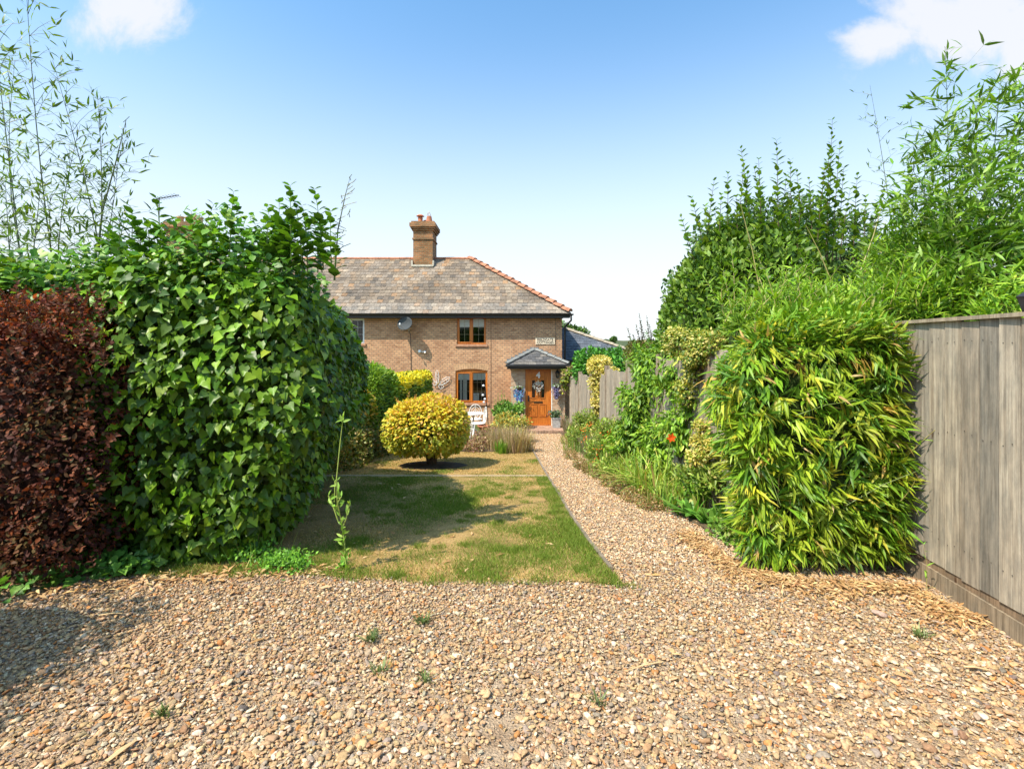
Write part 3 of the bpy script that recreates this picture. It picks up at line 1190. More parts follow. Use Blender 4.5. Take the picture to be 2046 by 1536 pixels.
# ================================================================== HILL
def hills():
    rng = np.random.default_rng(3)
    xs = np.linspace(-420, 420, 140)
    V = []
    F = []
    for y, hb in ((150, -1.2), (200, 1.0), (250, 2.9), (330, 4.0), (600, 4.5), (700, -1.2)):
        for x_ in xs:
            V.append((x_, y, hb + (0 if hb < 0 else (.9 * math.sin(x_ * .021) + .5 * math.sin(x_ * .07 + 1) + .25 * rng.normal()))))
    n = len(xs)
    for j in range(5):
        for i in range(n - 1):
            q = j * n + i
            F.append((q, q + 1, q + n + 1, q + n))
    kind(link('hills', mesh_np('hills', np.array(V), [np.array(F)], smooth=True), M['hill']), 'structure')


hills()

# ================================================================== COTTAGE
YF = 18.0     # front wall
YD = 17.0     # porch door
GB = -1.135
house = thing('cottage', 'two storey buff brick terraced cottage with a hipped slate roof and front porch', 'house', (-6, YF, GB))
xw = P(1123, 0, YF).x
zE = P(0, 626, 17.7).z
YE, YR = 17.7, 20.8
zR = P(0, 516, YR).z
xR = P(938, 0, YR).x
xE = P(1141, 0, YE).x
XL = -17.5


def wall_with_holes(x0, x1, z0, z1, y, holes, depth=.10):
    xs = sorted({x0, x1, *[h[0] for h in holes], *[h[1] for h in holes]})
    zs = sorted({z0, z1, *[h[2] for h in holes], *[h[3] for h in holes]})
    mb = MB()
    for i in range(len(xs) - 1):
        for j in range(len(zs) - 1):
            cx, cz = (xs[i] + xs[i + 1]) / 2, (zs[j] + zs[j + 1]) / 2
            if any(h[0] < cx < h[1] and h[2] < cz < h[3] for h in holes):
                continue
            mb.add([(xs[i], y, zs[j]), (xs[i + 1], y, zs[j]), (xs[i + 1], y, zs[j + 1]), (xs[i], y, zs[j + 1])], [(0, 1, 2, 3)])
    for a, b, c, d in holes:
        y2 = y + depth
        mb.add([(a, y, c), (a, y2, c), (a, y2, d), (a, y, d)], [(0, 1, 2, 3)])
        mb.add([(b, y, c), (b, y, d), (b, y2, d), (b, y2, c)], [(0, 1, 2, 3)])
        mb.add([(a, y, d), (a, y2, d), (b, y2, d), (b, y, d)], [(0, 1, 2, 3)])
        mb.add([(a, y, c), (b, y, c), (b, y2, c), (a, y2, c)], [(0, 1, 2, 3)])
    return mb


def wpx(a, b, c, d, y=YF):
    p0, p1 = P(a, d, y), P(b, c, y)
    return (p0.x, p1.x, p0.z, p1.z)


hu = wpx(913, 971, 633, 688)
hl = wpx(910, 974, 737, 805)
hn = wpx(672, 728, 636, 686)
hn2 = wpx(672, 730, 740, 805)
hfar = [wpx(a, a + 56, 634, 687) for a in (430, 180)] + [wpx(a, a + 60, 738, 805) for a in (430, 180)]
holes = [hu, hl, hn, hn2] + hfar
zTop = zE + .02
wl = wall_with_holes(XL + .3, xw, GB - .15, zTop, YF, holes)
# other walls
YB = 2 * YR - YF
wl.add([(xw, YF, GB - .15), (xw, YB, GB - .15), (xw, YB, zTop), (xw, YF, zTop)], [(0, 1, 2, 3)])
wl.add([(XL + .3, YF, GB - .15), (XL + .3, YB, GB - .15), (XL + .3, YB, zTop), (XL + .3, YF, zTop)], [(3, 2, 1, 0)])
wl.add([(XL + .3, YB, GB - .15), (xw, YB, GB - .15), (xw, YB, zTop), (XL + .3, YB, zTop)], [(3, 2, 1, 0)])
# arch spandrels of the lower window
a_, b_, c_, d_ = hl
segs = 10
rise = .075
for side in (0, 1):
    poly = []
    mid = (a_ + b_) / 2
    hwid = (b_ - a_) / 2
    for k in range(segs + 1):
        t = k / segs
        xk = mid + (t * hwid if side else -t * hwid)
        poly.append((xk, d_ - rise * t * t))
    poly.append((b_ if side else a_, d_))
    wl.prism(poly, YF + .001, YF + .098)
wo = wl.build('wall', M['brick'], house)
# header-brick arches above windows, slightly proud
ar = MB()
for (a_, b_, c_, d_), rs in ((hl, .075),):
    nb = 15
    mid = (a_ + b_) / 2
    hwid = (b_ - a_) / 2 + .02
    for k in range(nb):
        t0 = -1 + 2 * k / nb + .012
        t1 = -1 + 2 * (k + 1) / nb - .012
        f_ = lambda t: d_ - rs * t * t
        q = [(mid + t0 * hwid, f_(t0) + .004), (mid + t1 * hwid, f_(t1) + .004), (mid + t1 * hwid * 1.09, f_(t1) + .215), (mid + t0 * hwid * 1.09, f_(t0) + .215)]
        ar.prism(q, YF - .004, YF + .01)
M['archb'] = plain('arch_brick', (.50, .30, .16), .85, var=.3, scale=6)
ar.build('window_arch', M['archb'], house)
# dark floor and inner back of the rooms so the windows look into a dim interior
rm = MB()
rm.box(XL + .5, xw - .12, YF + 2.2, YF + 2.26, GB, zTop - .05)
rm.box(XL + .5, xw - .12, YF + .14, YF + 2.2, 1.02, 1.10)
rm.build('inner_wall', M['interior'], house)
# course of string line where drainpipe marks were: faint vertical joint lines (cables)
for px, y0_, y1_ in ((722, 640, 760), (981, 632, 855), (1110.5, 632, 700)):
    cb = MB()
    cb.tube([P(px, y0_, YF - .008), P(px, y1_, YF - .008)], .006, 5)
    cb.build('cable', M['ink'], house)

# plinth-level step etc.
def window(hole, y, blind=.2, wood=True, arched=False, bars=(1, 2), name='window', trans=True, split=2):
    a, b, c, d = hole
    mm = M['oak'] if wood else M['upvc']
    yf = y + .045
    f = MB()
    fw = .05
    f.box(a + .002, b - .002, yf, yf + .06, c + .002, c + fw)
    if arched:
        n = 12
        mid, hw_ = (a + b) / 2, (b - a) / 2 - .002
        poly = [(mid + (-1 + 2 * k / n) * hw_, d - .003 - .075 * (-1 + 2 * k / n) ** 2) for k in range(n + 1)]
        poly += [(b - .002, d - .075 - .055), (a + .002, d - .075 - .055)]
        f.prism(poly, yf, yf + .06)
        top = d - .13
    else:
        f.box(a + .002, b - .002, yf, yf + .06, d - fw, d - .002)
        top = d - fw
    f.box(a + .002, a + fw, yf, yf + .06, c + fw, top)
    f.box(b - fw, b - .002, yf, yf + .06, c + fw, top)
    mid = (a + b) / 2
    f.box(mid - .03, mid + .03, yf - .004, yf + .058, c + fw, top)
    fo = f.build(name, mm, house, bevel=.006)
    # casement leaves (left one proud: opening light)
    L_ = [(a + fw, mid - .03), (mid + .03, b - fw)]
    for k, (p, q) in enumerate(L_):
        s = MB()
        sw = .04 if k == 0 else .022
        z0, z1 = c + fw, top
        yy_ = yf - (.014 if k == 0 else -.012)
        s.box(p, q, yy_, yy_ + .05, z0, z0 + sw)
        s.box(p, q, yy_, yy_ + .05, z1 - sw, z1)
        s.box(p, p + sw, yy_, yy_ + .05, z0 + sw, z1 - sw)
        s.box(q - sw, q, yy_, yy_ + .05, z0 + sw, z1 - sw)
        s.build('casement', mm, fo, bevel=.004)
        g = MB()
        g.box(p + sw, q - sw, yy_ + .022, yy_ + .028, z0 + sw, z1 - sw)
        g.build('pane', M['glass'], fo)
        bm_ = MB()
        nb, nr = bars
        if k == 1 and nb == 1 and wood and arched:
            nb = 2
        for i in range(nb):
            xx_ = p + sw + (q - p - 2 * sw) * (i + 1) / (nb + 1)
            bm_.box(xx_ - .006, xx_ + .006, yy_ + .03, yy_ + .036, z0 + sw, z1 - sw)
        for i in range(nr):
            zz_ = z0 + sw + (z1 - z0 - 2 * sw) * (i + 1) / (nr + 1)
            bm_.box(p + sw, q - sw, yy_ + .0375, yy_ + .043, zz_ - .006, zz_ + .006)
        bm_.build('glazing_bars', M['brassbar'] if wood else M['upvc'], fo)
        if blind:
            bl = MB()
            bl.box(p - .01, q + .01, yy_ + .052, yy_ + .057, z1 - (z1 - z0) * blind, z1 + .02)
            bl.build('blind', M['curtain'], fo)
    sl = MB()
    sl.box(a - .06, b + .06, y - .045, y + .044, c - .085, c)
    sl.box(a - .045, b + .045, y - .02, y - .001, c - .12, c - .0855)
    sl.build('sill', M['sillb'], fo, bevel=.008)
    return fo


M['brassbar'] = plain('pale_bar', (.62, .50, .34), .5, var=.05)
M['sillb'] = plain('sill_tile', (.42, .22, .13), .8, var=.3, scale=8)
wu = window(hu, YF, .36, True, False, (1, 2))
wlw = window(hl, YF, .26, True, True, (1, 2))
window(hn, YF, 0, False, False, (1, 2))
window(hn2, YF, 0, False, False, (1, 2))
for h in hfar:
    window(h, YF, 0, False, False, (1, 2))
# net curtain inside the lower window
nc = MB()
for px in (921, 927, 931):
    q = P(px, 0, YF + .18)
    nc.box(q.x - .035, q.x + .035, YF + .17, YF + .185, hl[2] + .08, hl[3] - .3)
nc.build('net_curtain', M['curtain'], wlw)

# ------------------------------------------------- roof
rf = MB()
run = YR - YE
YEb = 2 * YR - YE
zR0 = zR - .04
V_ = [(XL, YE, zE - .03), (xE, YE, zE - .03), (xE, YEb, zE - .03), (XL, YEb, zE - .03), (XL + (xE - xR), YR, zR0), (xR, YR, zR0)]
rf.add(V_, [(0, 1, 5, 4), (1, 2, 5), (2, 3, 4, 5), (3, 0, 4), (3, 2, 1, 0)])
roof = rf.build('roof', plain('roof_deck', (.12, .11, .10), .85, var=.3, scale=3), house)

SL_COLS = [(.18, .138, .10), (.21, .150, .10), (.155, .12, .09), (.235, .142, .078), (.12, .098, .078), (.235, .185, .135), (.19, .152, .118)]


def slates(p0, ux, uy, length, height, rows, wid, clipf, cols_fn, seed, name, parent, thick=.008, m=None, lift=.006):
    """courses of individual slates; p0 eaves corner, ux along, uy up the slope"""
    rng = np.random.default_rng(seed)
    ux, uy = Vector(ux).normalized(), Vector(uy).normalized()
    nn = ux.cross(uy)
    if nn.z < 0:
        nn = -nn
    mb = MB()
    hgt = height / rows
    for r_ in range(rows):
        off = (r_ % 2) * wid / 2
        k = 0
        xx_ = -off
        while xx_ < length:
            w_ = wid * rng.uniform(.97, 1.03)
            a0, a1 = xx_ + .003, xx_ + w_ - .003
            xx_ += w_
            lo = r_ * hgt + rng.normal(0, .004) - .02
            hi = min((r_ + 1) * hgt + .03, height)
            cl_lo, cr_lo = clipf(lo)
            cl_hi, cr_hi = clipf(hi)
            A0, A1 = max(a0, cl_lo), min(a1, cr_lo)
            B0, B1 = max(a0, cl_hi), min(a1, cr_hi)
            if A1 - A0 < .01:
                continue
            if B1 < B0:
                B0 = B1 = (A0 if A0 > length * .5 else A1)
            t_ = rng.normal(0, .0025)
            z0 = lift + .014 + t_
            z1 = lift + .001
            base = Vector(p0)
            f_ = lambda a, b, z: base + ux * a + uy * b + nn * z
            cx = f_((a0 + a1) / 2, lo, 0)
            mb.col(cols_fn(cx, rng, (a0 + a1) / 2, lo))
            vs = [f_(A0, lo, z0), f_(A1, lo, z0 + rng.normal(0, .0012)), f_(B1, hi, z1), f_(B0, hi, z1), f_(A0, lo, z0 - thick), f_(A1, lo, z0 - thick)]
            mb.add(vs, [(0, 1, 2, 3), (4, 5, 1, 0), (0, 3, 4), (1, 5, 2)])
    return mb.build(name, m or M['slate'], parent, color=True)


slp = math.hypot(run, zR - zE)
rn = np.random.default_rng(77)
ns1, ns2 = Noise3(rn, 1.1), Noise3(rn, 3.0)


def slate_col(p, rng, a, b):
    q = np.array([[p.x, p.y * 1.3, p.z * 1.3]])
    w1 = float(ns1(q)[0])
    w2 = float(ns2(q)[0])
    w = np.array([5, 3 + 3 * max(0, w1), 3, .8 + 6 * max(0, w1 - .2), 1.2 + 3 * max(0, -w1), 1.5 + 3 * max(0, w2), 4.])
    c = np.array(SL_COLS[rng.choice(7, p=w / w.sum())]) * rng.uniform(.8, 1.2)
    c *= 1 + .20 * w2 + .16 * w1
    if b < .5:
        c = c * .8 + np.array([.34, .33, .31]) * .2
    return np.clip(c, 0, 1)


def clip_main(b):
    t = b / slp
    return (t * (xE - xR), (xE - XL) - t * (xE - xR))


slates((XL, YE, zE), (1, 0, 0), (0, run, zR - zE), xE - XL, slp, 18, .205, clip_main, slate_col, 5, 'slates', roof)
# side (hipped) slope
sd = xE - xR
slps = math.hypot(sd, zR - zE)
slates((xE, YE, zE), (0, 1, 0), (-sd, 0, zR - zE), 2 * run, slps, 20, .25, lambda b: (b / slps * run, 2 * run - b / slps * run), slate_col, 6, 'slates', roof)
# ridge and hip tiles
rt = MB()


def half_tile(mb, a, b, r, lift, flare=1.0, n=8):
    a, b = Vector(a), Vector(b)
    d = (b - a).normalized()
    s = d.cross(Vector((0, 0, 1))).normalized()
    u_ = s.cross(d)
    vs = []
    for q, rr in ((a, r * flare), (b, r)):
        for k in range(n + 1):
            t = math.pi * (k / n)
            vs.append(q + s * math.cos(t) * rr + u_ * (math.sin(t) * rr * .8 + lift))
    fs = [(k, k + 1, k + n + 2, k + n + 1) for k in range(n)]
    vs.append(a + u_ * lift)
    vs.append(b + u_ * lift)
    fs += [(k + 1, k, 2 * n + 2) for k in range(n)]
    fs += [(n + 1 + k, n + 2 + k, 2 * n + 3) for k in range(n)]
    mb.add(vs, fs)


xx_ = XL + sd
while xx_ < xR - .05:
    x2 = min(xx_ + .45, xR)
    half_tile(rt, (xx_ + .006, YR, zR - .045), (x2 - .006, YR, zR - .045 + rn.normal(0, .003)), .115, 0)
    xx_ = x2
rt.build('ridge_tiles', M['ridge'], roof, smooth=False)
ht = MB()
hipa, hipb = Vector((xE - .02, YE + .02, zE + .02)), Vector((xR, YR, zR - .01))
nh = 15
for k in range(nh):
    a = hipa.lerp(hipb, k / nh)
    b = hipa.lerp(hipb, (k + 1.08) / nh)
    half_tile(ht, a + Vector((0, 0, .05 + rn.normal(0, .006))), b + Vector((0, 0, .005)), .12, 0, 1.12)
hipc = Vector((xE - .02, YEb - .02, zE + .02))
for k in range(nh):
    a = hipc.lerp(hipb, k / nh)
    b = hipc.lerp(hipb, (k + 1.08) / nh)
    half_tile(ht, a + Vector((0, 0, .05)), b + Vector((0, 0, .005)), .12, 0, 1.12)
ht.build('hip_tiles', M['ridge'], roof)

# gutter, soffit, downpipe
gt = MB()
n = 8
for (a, b) in (((XL, YE - .05, zE - .075), (xE + .08, YE - .05, zE - .075)),):
    vs = []
    for xq in (a[0], b[0]):
        for k in range(n + 1):
            t = math.pi + math.pi * k / n
            vs.append((xq, a[1] + math.cos(t) * .055, a[2] + math.sin(t) * .055 + .055))
    gt.add(vs, [(k, k + 1, k + n + 2, k + n + 1) for k in range(n)] + [tuple(range(n + 1)), tuple(range(2 * n + 1, n, -1))])
gt.box(XL, xE - .03, YE + .01, YE + .03, zE - .16, zE - .035)
gt.build('gutter', M['black'], house)
MB().box(XL + .1, xE - .04, YE + .031, YF - .002, zE - .155, zE - .14).build('soffit', plain('soffit_dark', (.10, .07, .05), .7, var=.2), house)
dp = MB()
g0 = Vector((xE + .0, YE - .04, zE - .07))
g1 = P(1128.5, 655, YF - .06)
g2 = P(1128.5, 722, YF - .06)
dp.tube([g0, g0 + Vector((0, 0, -.18)), (g1.x + .04, YF - .09, g1.z + .08), g1, g2], .034, 8)
dp.build('downpipe', M['black'], house, smooth=True)


# ------------------------------------------------- chimneys
def chimney(xc, w, yfr, dep, ztop, zbase, pots, matn, potmat):
    c = MB()
    x0, x1 = xc - w / 2, xc + w / 2
    y0, y1 = yfr, yfr + dep
    c.box(x0, x1, y0, y1, zbase, ztop - .30)
    # corbel courses
    zt = ztop - .30
    for k, (ex, hh) in enumerate(((.045, .075), (.09, .075), (.13, .15), (.07, .075))):
        c.box(x0 - ex, x1 + ex, y0 - ex, y1 + ex, zt, zt + hh)
        zt += hh
    c.box(x0 - .035, x1 + .035, y0 - .035, y1 + .035, ztop - .66, ztop - .60)
    o = c.build('chimney', matn, roof)
    fl = MB()
    fl.box(x0 - .05, x1 + .05, y0 - .16, y0 - .004, zbase + .10, zbase + .18)
    fl.box(x0 - .06, x0 - .004, y0 - .1, y0 + .25, zbase + .15, zbase + .36)
    fl.box(x1 + .004, x1 + .06, y0 - .1, y0 + .25, zbase + .15, zbase + .36)
    fl.build('flashing', M['mortar'], roof)
    for dx, dy, rr, hh, st in pots:
        pm = MB()
        q = (xc + dx, (y0 + y1) / 2 + dy, zt)
        if st == 'cowl':
            pm.lathe(q, [(rr, 0), (rr * .95, hh * .55), (rr * 1.05, hh * .56), (rr * 1.05, hh * .66), (rr * .55, hh * .70), (rr * .55, hh * .76), (rr * 1.7, hh * .80), (rr * .9, hh * .95), (rr * .15, hh)], 14)
        elif st == 'taper':
            pm.lathe(q, [(rr * 1.25, 0), (rr * 1.0, hh * .5), (rr * .8, hh), (rr * .6, hh)], 14)
        else:
            pm.lathe(q, [(rr, 0), (rr * .9, hh * .8), (rr * 1.15, hh * .84), (rr * 1.15, hh), (rr * .7, hh)], 14)
        pm.build('chimney_pot', potmat, roof, smooth=False)
    return o


ycf = 20.3
zb = zE + (ycf - YE) * (zR - zE) / run
ztop = P(0, 446, ycf).z
wst = 39 / 1000 * ycf
chimney(P(845, 0, ycf).x, wst, ycf, 1.05, ztop, zb - .15, [(-.20, 0, .10, .42, 'cowl'), (.20, -.2, .12, .28, 'taper'), (.0, .25, .10, .22, 'pot')], M['stackb'], M['terracotta'])
# bird guard / cowl wires on the second pot
xg = P(849, 0, ycf).x + .1
bw = MB()
for a in range(6):
    t = a * math.pi / 3
    bw.tube([(xg + math.cos(t) * .09, ycf + .33 + math.sin(t) * .09, ztop + .10 + .28), (xg + math.cos(t) * .02, ycf + .33 + math.sin(t) * .02, ztop + .10 + .45)], .010, 4)
bw.build('bird_guard', M['metalgrey'], roof)
z2 = P(0, 447, ycf).z
chimney(P(362, 0, ycf).x, 1.25, ycf, 1.05, z2, zb - .15, [(-.38, 0, .13, .34, 'pot'), (-.10, .1, .13, .34, 'pot'), (.16, 0, .13, .42, 'pot'), (.42, 0, .13, .30, 'pot')], M['stackb'], M['buffpot'])

# ------------------------------------------------- porch
pz = P(0, 733, 16.85)
pxl, pxr = P(1021, 0, YD).x, P(1129, 0, YD).x
dl, dr_ = P(1049.5, 0, YD).x, P(1101.5, 0, YD).x
dzb, dzt = P(0, 853, YD).z, P(0, 738, YD).z
pw = wall_with_holes(pxl, pxr, GB - .1, dzt + .05, YD, [(dl, dr_, GB - .1, dzt + .0)], .16)
pw.add([(pxl, YD, GB - .1), (pxl, YF, GB - .1), (pxl, YF, dzt + .05), (pxl, YD, dzt + .05)], [(3, 2, 1, 0)])
pw.add([(pxr, YD, GB - .1), (pxr, YF, GB - .1), (pxr, YF, dzt + .05), (pxr, YD, dzt + .05)], [(0, 1, 2, 3)])
pw.build('porch_wall', M['paleb'], house)
ze = P(0, 728, 16.75).z
ex0, ex1 = P(1012, 0, 16.75).x, P(1137, 0, 16.75).x
apex = P(1068.5, 698, 17.45)
apw = Vector((apex.x, YF, apex.z))
pr_ = MB()
pr_.add([(ex0, 16.75, ze), (ex1, 16.75, ze), (ex1, YF, ze), (ex0, YF, ze), tuple(apex), tuple(apw)], [(0, 1, 4), (1, 2, 5, 4), (3, 0, 4, 5), (0, 3, 2, 1)])
proof = pr_.build('porch_roof', plain('porch_deck', (.06, .06, .06), .8), house)
dark_cols = [(.10, .095, .09), (.12, .11, .105), (.08, .078, .08), (.14, .125, .11)]
dc = lambda p, rng, a, b: np.array(dark_cols[rng.integers(4)]) * rng.uniform(.85, 1.15)
lf = ex1 - ex0
hf = math.hypot(apex.y - 16.75, apex.z - ze)
slates((ex0, 16.75, ze), (1, 0, 0), (0, apex.y - 16.75, apex.z - ze), lf, hf, 6, .25, lambda b: (b / hf * (apex.x - ex0), lf - b / hf * (ex1 - apex.x)), dc, 8, 'porch_slates', proof)
for sx, e in ((-1, ex0), (1, ex1)):
    dx = abs(apex.x - e)
    h2 = math.hypot(dx, apex.z - ze)
    slates((e, 16.75, ze), (0, 1, 0), (-sx * dx, 0, apex.z - ze), YF - 16.75, h2, 6, .25, lambda b: (b / h2 * (apex.y - 16.75), YF - 16.75), dc, 9, 'porch_slates', proof)
ph_ = MB()
for e in (ex0, ex1):
    a = Vector((e, 16.75, ze + .02))
    for k in range(5):
        half_tile(ph_, a.lerp(apex, k / 5) + Vector((0, 0, .015)), a.lerp(apex, (k + 1.05) / 5) + Vector((0, 0, .0)), .075, 0, 1.08)
half_tile(ph_, apex + Vector((0, -.08, .0)), apw + Vector((0, -.002, 0)), .085, 0)
ph_.build('porch_hip_tiles', plain('grey_hip', (.20, .20, .19), .75, var=.2, scale=8), proof)
# stepped lead flashing against the wall
sf = MB()
for sx, e in ((-1, ex0), (1, ex1)):
    for k in range(7):
        t0, t1 = k / 7, (k + 1) / 7
        xa, xb = e + (apex.x - e) * t0, e + (apex.x - e) * t1
        za = ze + (apex.z - ze) * t0
        lo, hi = min(xa, xb), max(xa, xb)
        sf.box(lo + .001, hi - .001, YF - .012, YF - .002, za - .02, za + (apex.z - ze) / 7 + .075)
sf.build('stepped_flashing', M['lead'], proof)
pg = MB()
pg.box(ex0 - .03, ex1 + .03, 16.66, 16.74, ze - .075, ze - .005)
pg.box(ex0 + .02, ex1 - .02, 16.745, 16.765, ze - .15, ze - .01)
pg.box(ex0 + .02, ex1 - .02, 16.77, YD - .002, ze - .148, ze - .13)
pg.build('porch_gutter', M['black'], house, bevel=.012)

# door
door = MB()
yd = YD + .05
W_ = dr_ - dl
fr = MB()
fr.box(dl + .002, dl + .065, yd - .02, yd + .05, dzb - .03, dzt - .005)
fr.box(dr_ - .065, dr_ - .002, yd - .02, yd + .05, dzb - .03, dzt - .005)
fr.box(dl + .066, dr_ - .066, yd - .02, yd + .05, dzt - .07, dzt - .005)
fr.box(dl + .066, dr_ - .066, yd - .02, yd + .05, dzb - .03, dzb + .03)
df = fr.build('door_frame', M['oak'], house, bevel=.006)
x0, x1 = dl + .067, dr_ - .067
z0, z1 = dzb + .032, dzt - .072
H_ = z1 - z0
dx = P(1063, 0, YD).x, P(1087, 0, YD).x
xm = (x0 + x1) / 2
# slab built round two glazed slots
gx = [(xm - .21, xm - .105), (xm + .105, xm + .21)]
gz0, gz1 = P(0, 794.5, YD).z, P(0, 759, YD).z
dd = wall_with_holes(x0, x1, z0, z1, yd, [(gx[0][0], gx[0][1], gz0, gz1), (gx[1][0], gx[1][1], gz0, gz1)], .03)
dd.add([(x0, yd + .05, z0), (x1, yd + .05, z0), (x1, yd + .05, z0 + .2), (x0, yd + .05, z0 + .2)], [(3, 2, 1, 0)])
# raised mouldings


def mould(mb, x0, x1, z0, z1, w=.022, y=yd, t=.016):
    mb.box(x0, x1, y - t, y - .001, z0, z0 + w)
    mb.box(x0, x1, y - t, y - .001, z1 - w, z1)
    mb.box(x0, x0 + w, y - t, y - .001, z0 + w, z1 - w)
    mb.box(x1 - w, x1, y - t, y - .001, z0 + w, z1 - w)


pz0, pz1 = P(0, 833, YD).z, P(0, 807, YD).z
for a, b in ((xm - .27, xm - .035), (xm + .035, xm + .27)):
    mould(dd, a, b, pz0, pz1)
    dd.prism([(a + .05, pz0 + .05), (b - .05, pz0 + .05), (b - .05, pz1 - .05), (a + .05, pz1 - .05)], yd - .012, yd - .001)
for (a, b) in gx:
    mould(dd, a - .025, b + .025, gz0 - .025, gz1 + .004, .02)
# arched top moulding over the slots
ap = [(xm - .25, gz1 + .01)] + [(xm - .25 + .5 * k / 10, gz1 + .03 + .09 * (1 - (2 * k / 10 - 1) ** 2)) for k in range(11)] + [(xm + .25, gz1 + .01)]
for k in range(len(ap) - 1):
    (xa, za), (xb, zb_) = ap[k], ap[k + 1]
    dd.tube([(xa, yd - .008, za), (xb, yd - .008, zb_)], .012, 5)
dd.box(x0 + .04, x1 - .04, yd - .022, yd - .001, z0 + .01, z0 + .07)
dbo = dd.build('door', M['oak'], house, bevel=.003)
gg = MB()
for (a, b) in gx:
    gg.box(a, b, yd + .012, yd + .016, gz0, gz1)
gg.build('door_pane', M['glass'], dbo)
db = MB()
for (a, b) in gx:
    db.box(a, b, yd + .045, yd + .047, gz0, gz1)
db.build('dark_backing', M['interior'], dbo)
lb = MB()
zl = P(0, 804, YD).z
lb.box(xm - .15, xm + .15, yd - .014, yd - .001, zl - .035, zl + .035)
lb.build('letterbox', plain('bronze', (.09, .05, .02), .4, .5, var=.2), dbo, bevel=.006)
hd = MB()
hp = Vector((x0 + .045, yd, P(0, 795, YD).z))
hd.box(hp.x - .022, hp.x + .022, yd - .012, yd - .001, hp.z - .12, hp.z + .08)
hd.tube([(hp.x, yd - .01, hp.z), (hp.x, yd - .06, hp.z), (hp.x + .11, yd - .06, hp.z)], .011, 6)
hd.build('handle', M['black'], dbo)
# pale reveal strip at the right of the door
MB().box(dr_ - .0, dr_ + .03, YD - .006, YD - .001, GB, dzt).build('door_trim', M['curtain'], house)


def text(name, body, size, loc, m, parent, ext=.004, bold=.0, rot=(R(90), 0, 0), ax='CENTER', sx=1):
    cu = bpy.data.curves.new(name, 'FONT')
    cu.body = body
    cu.size = size
    cu.extrude = ext
    cu.offset = bold
    cu.align_x = ax
    cu.align_y = 'CENTER'
    tmp = bpy.data.objects.new('tmp', cu)
    COL.objects.link(tmp)
    dg = bpy.context.evaluated_depsgraph_get()
    me = bpy.data.meshes.new_from_object(tmp.evaluated_get(dg))
    bpy.data.objects.remove(tmp)
    me.transform(Matrix.Translation(loc) @ Matrix.Rotation(rot[0], 4, 'X') @ Matrix.Diagonal((sx, 1, 1, 1)))
    me.materials.clear()
    return link(name, me, m, parent)


text('house_number', '4', .26, (xm, yd - .012, P(0, 750, YD).z), M['white'], dbo, .006, .012)
st = MB()
sx0, sx1 = P(1052, 0, 16.3).x, P(1127, 0, 16.3).x
st.box(sx0, sx1, 16.15, YD + .03, GB - .05, P(0, 858, 16.2).z)
nb = 13
for k in range(nb):
    a = sx0 + (sx1 - sx0) * k / nb
    st.box(a + .004, a + (sx1 - sx0) / nb - .004, 16.04, 16.148, GB - .05, P(0, 858.5, 16.2).z + .004)
st.build('doorstep', plain('step_brick', (.33, .20, .14), .85, var=.4, scale=9), house, bevel=.005)

# ------------------------------------------------- side extension
ey = 19.6
exz = P(0, 719, ey).z
ea = P(1129, 657, 21.4)
xr2 = P(1312, 0, ey).x
er = MB()
er.add([(xw + .01, ey, exz), (xr2, ey, exz), (ea.x, 21.4, ea.z), (xw + .01, 21.4, ea.z), (xr2, 26, exz), (ea.x, 26, ea.z), (xw + .01, 26, ea.z), (xw + .01, 26, exz)],
       [(0, 1, 2, 3), (1, 4, 5, 2), (3, 2, 5, 6), (0, 3, 6, 7), (4, 7, 6, 5), (0, 7, 4, 1)])
eroof = er.build('extension_roof', plain('ext_deck', (.05, .055, .06), .8), house)
blue_cols = [(.085, .10, .125), (.10, .115, .14), (.075, .088, .11), (.115, .125, .145)]
bc = lambda p, rng, a, b: np.array(blue_cols[rng.integers(4)]) * rng.uniform(.9, 1.1)
le = xr2 - xw
he = math.hypot(21.4 - ey, ea.z - exz)
slates((xw + .01, ey, exz), (1, 0, 0), (0, 21.4 - ey, ea.z - exz), le, he, 12, .28, lambda b: (0, le - b / he * (xr2 - ea.x)), bc, 12, 'extension_slates', eroof)
he2 = math.hypot(xr2 - ea.x, ea.z - exz)
slates((xr2, ey, exz), (0, 1, 0), (-(xr2 - ea.x), 0, ea.z - exz), 6.4, he2, 18, .28, lambda b: (b / he2 * 1.8, 6.4), bc, 13, 'extension_slates', eroof)
eh = MB()
a0 = Vector((xr2, ey, exz + .01))
for k in range(9):
    half_tile(eh, a0.lerp(Vector(ea), k / 9) + Vector((0, 0, .015)), a0.lerp(Vector(ea), (k + 1.03) / 9), .10, 0, 1.05)
half_tile(eh, Vector(ea), (ea.x, 26, ea.z), .1, 0)
eh.build('extension_hip_tiles', M['cap'], eroof)
ew = MB()
ew.box(xw + .012, xr2 - .25, ey + .25, 25.8, GB - .1, exz - .02)
ew.build('extension_wall', M['brick'], house)
MB().box(xw + .012, xr2 + .03, ey - .08, ey - .002, exz - .09, exz - .005).build('extension_gutter', M['black'], house)

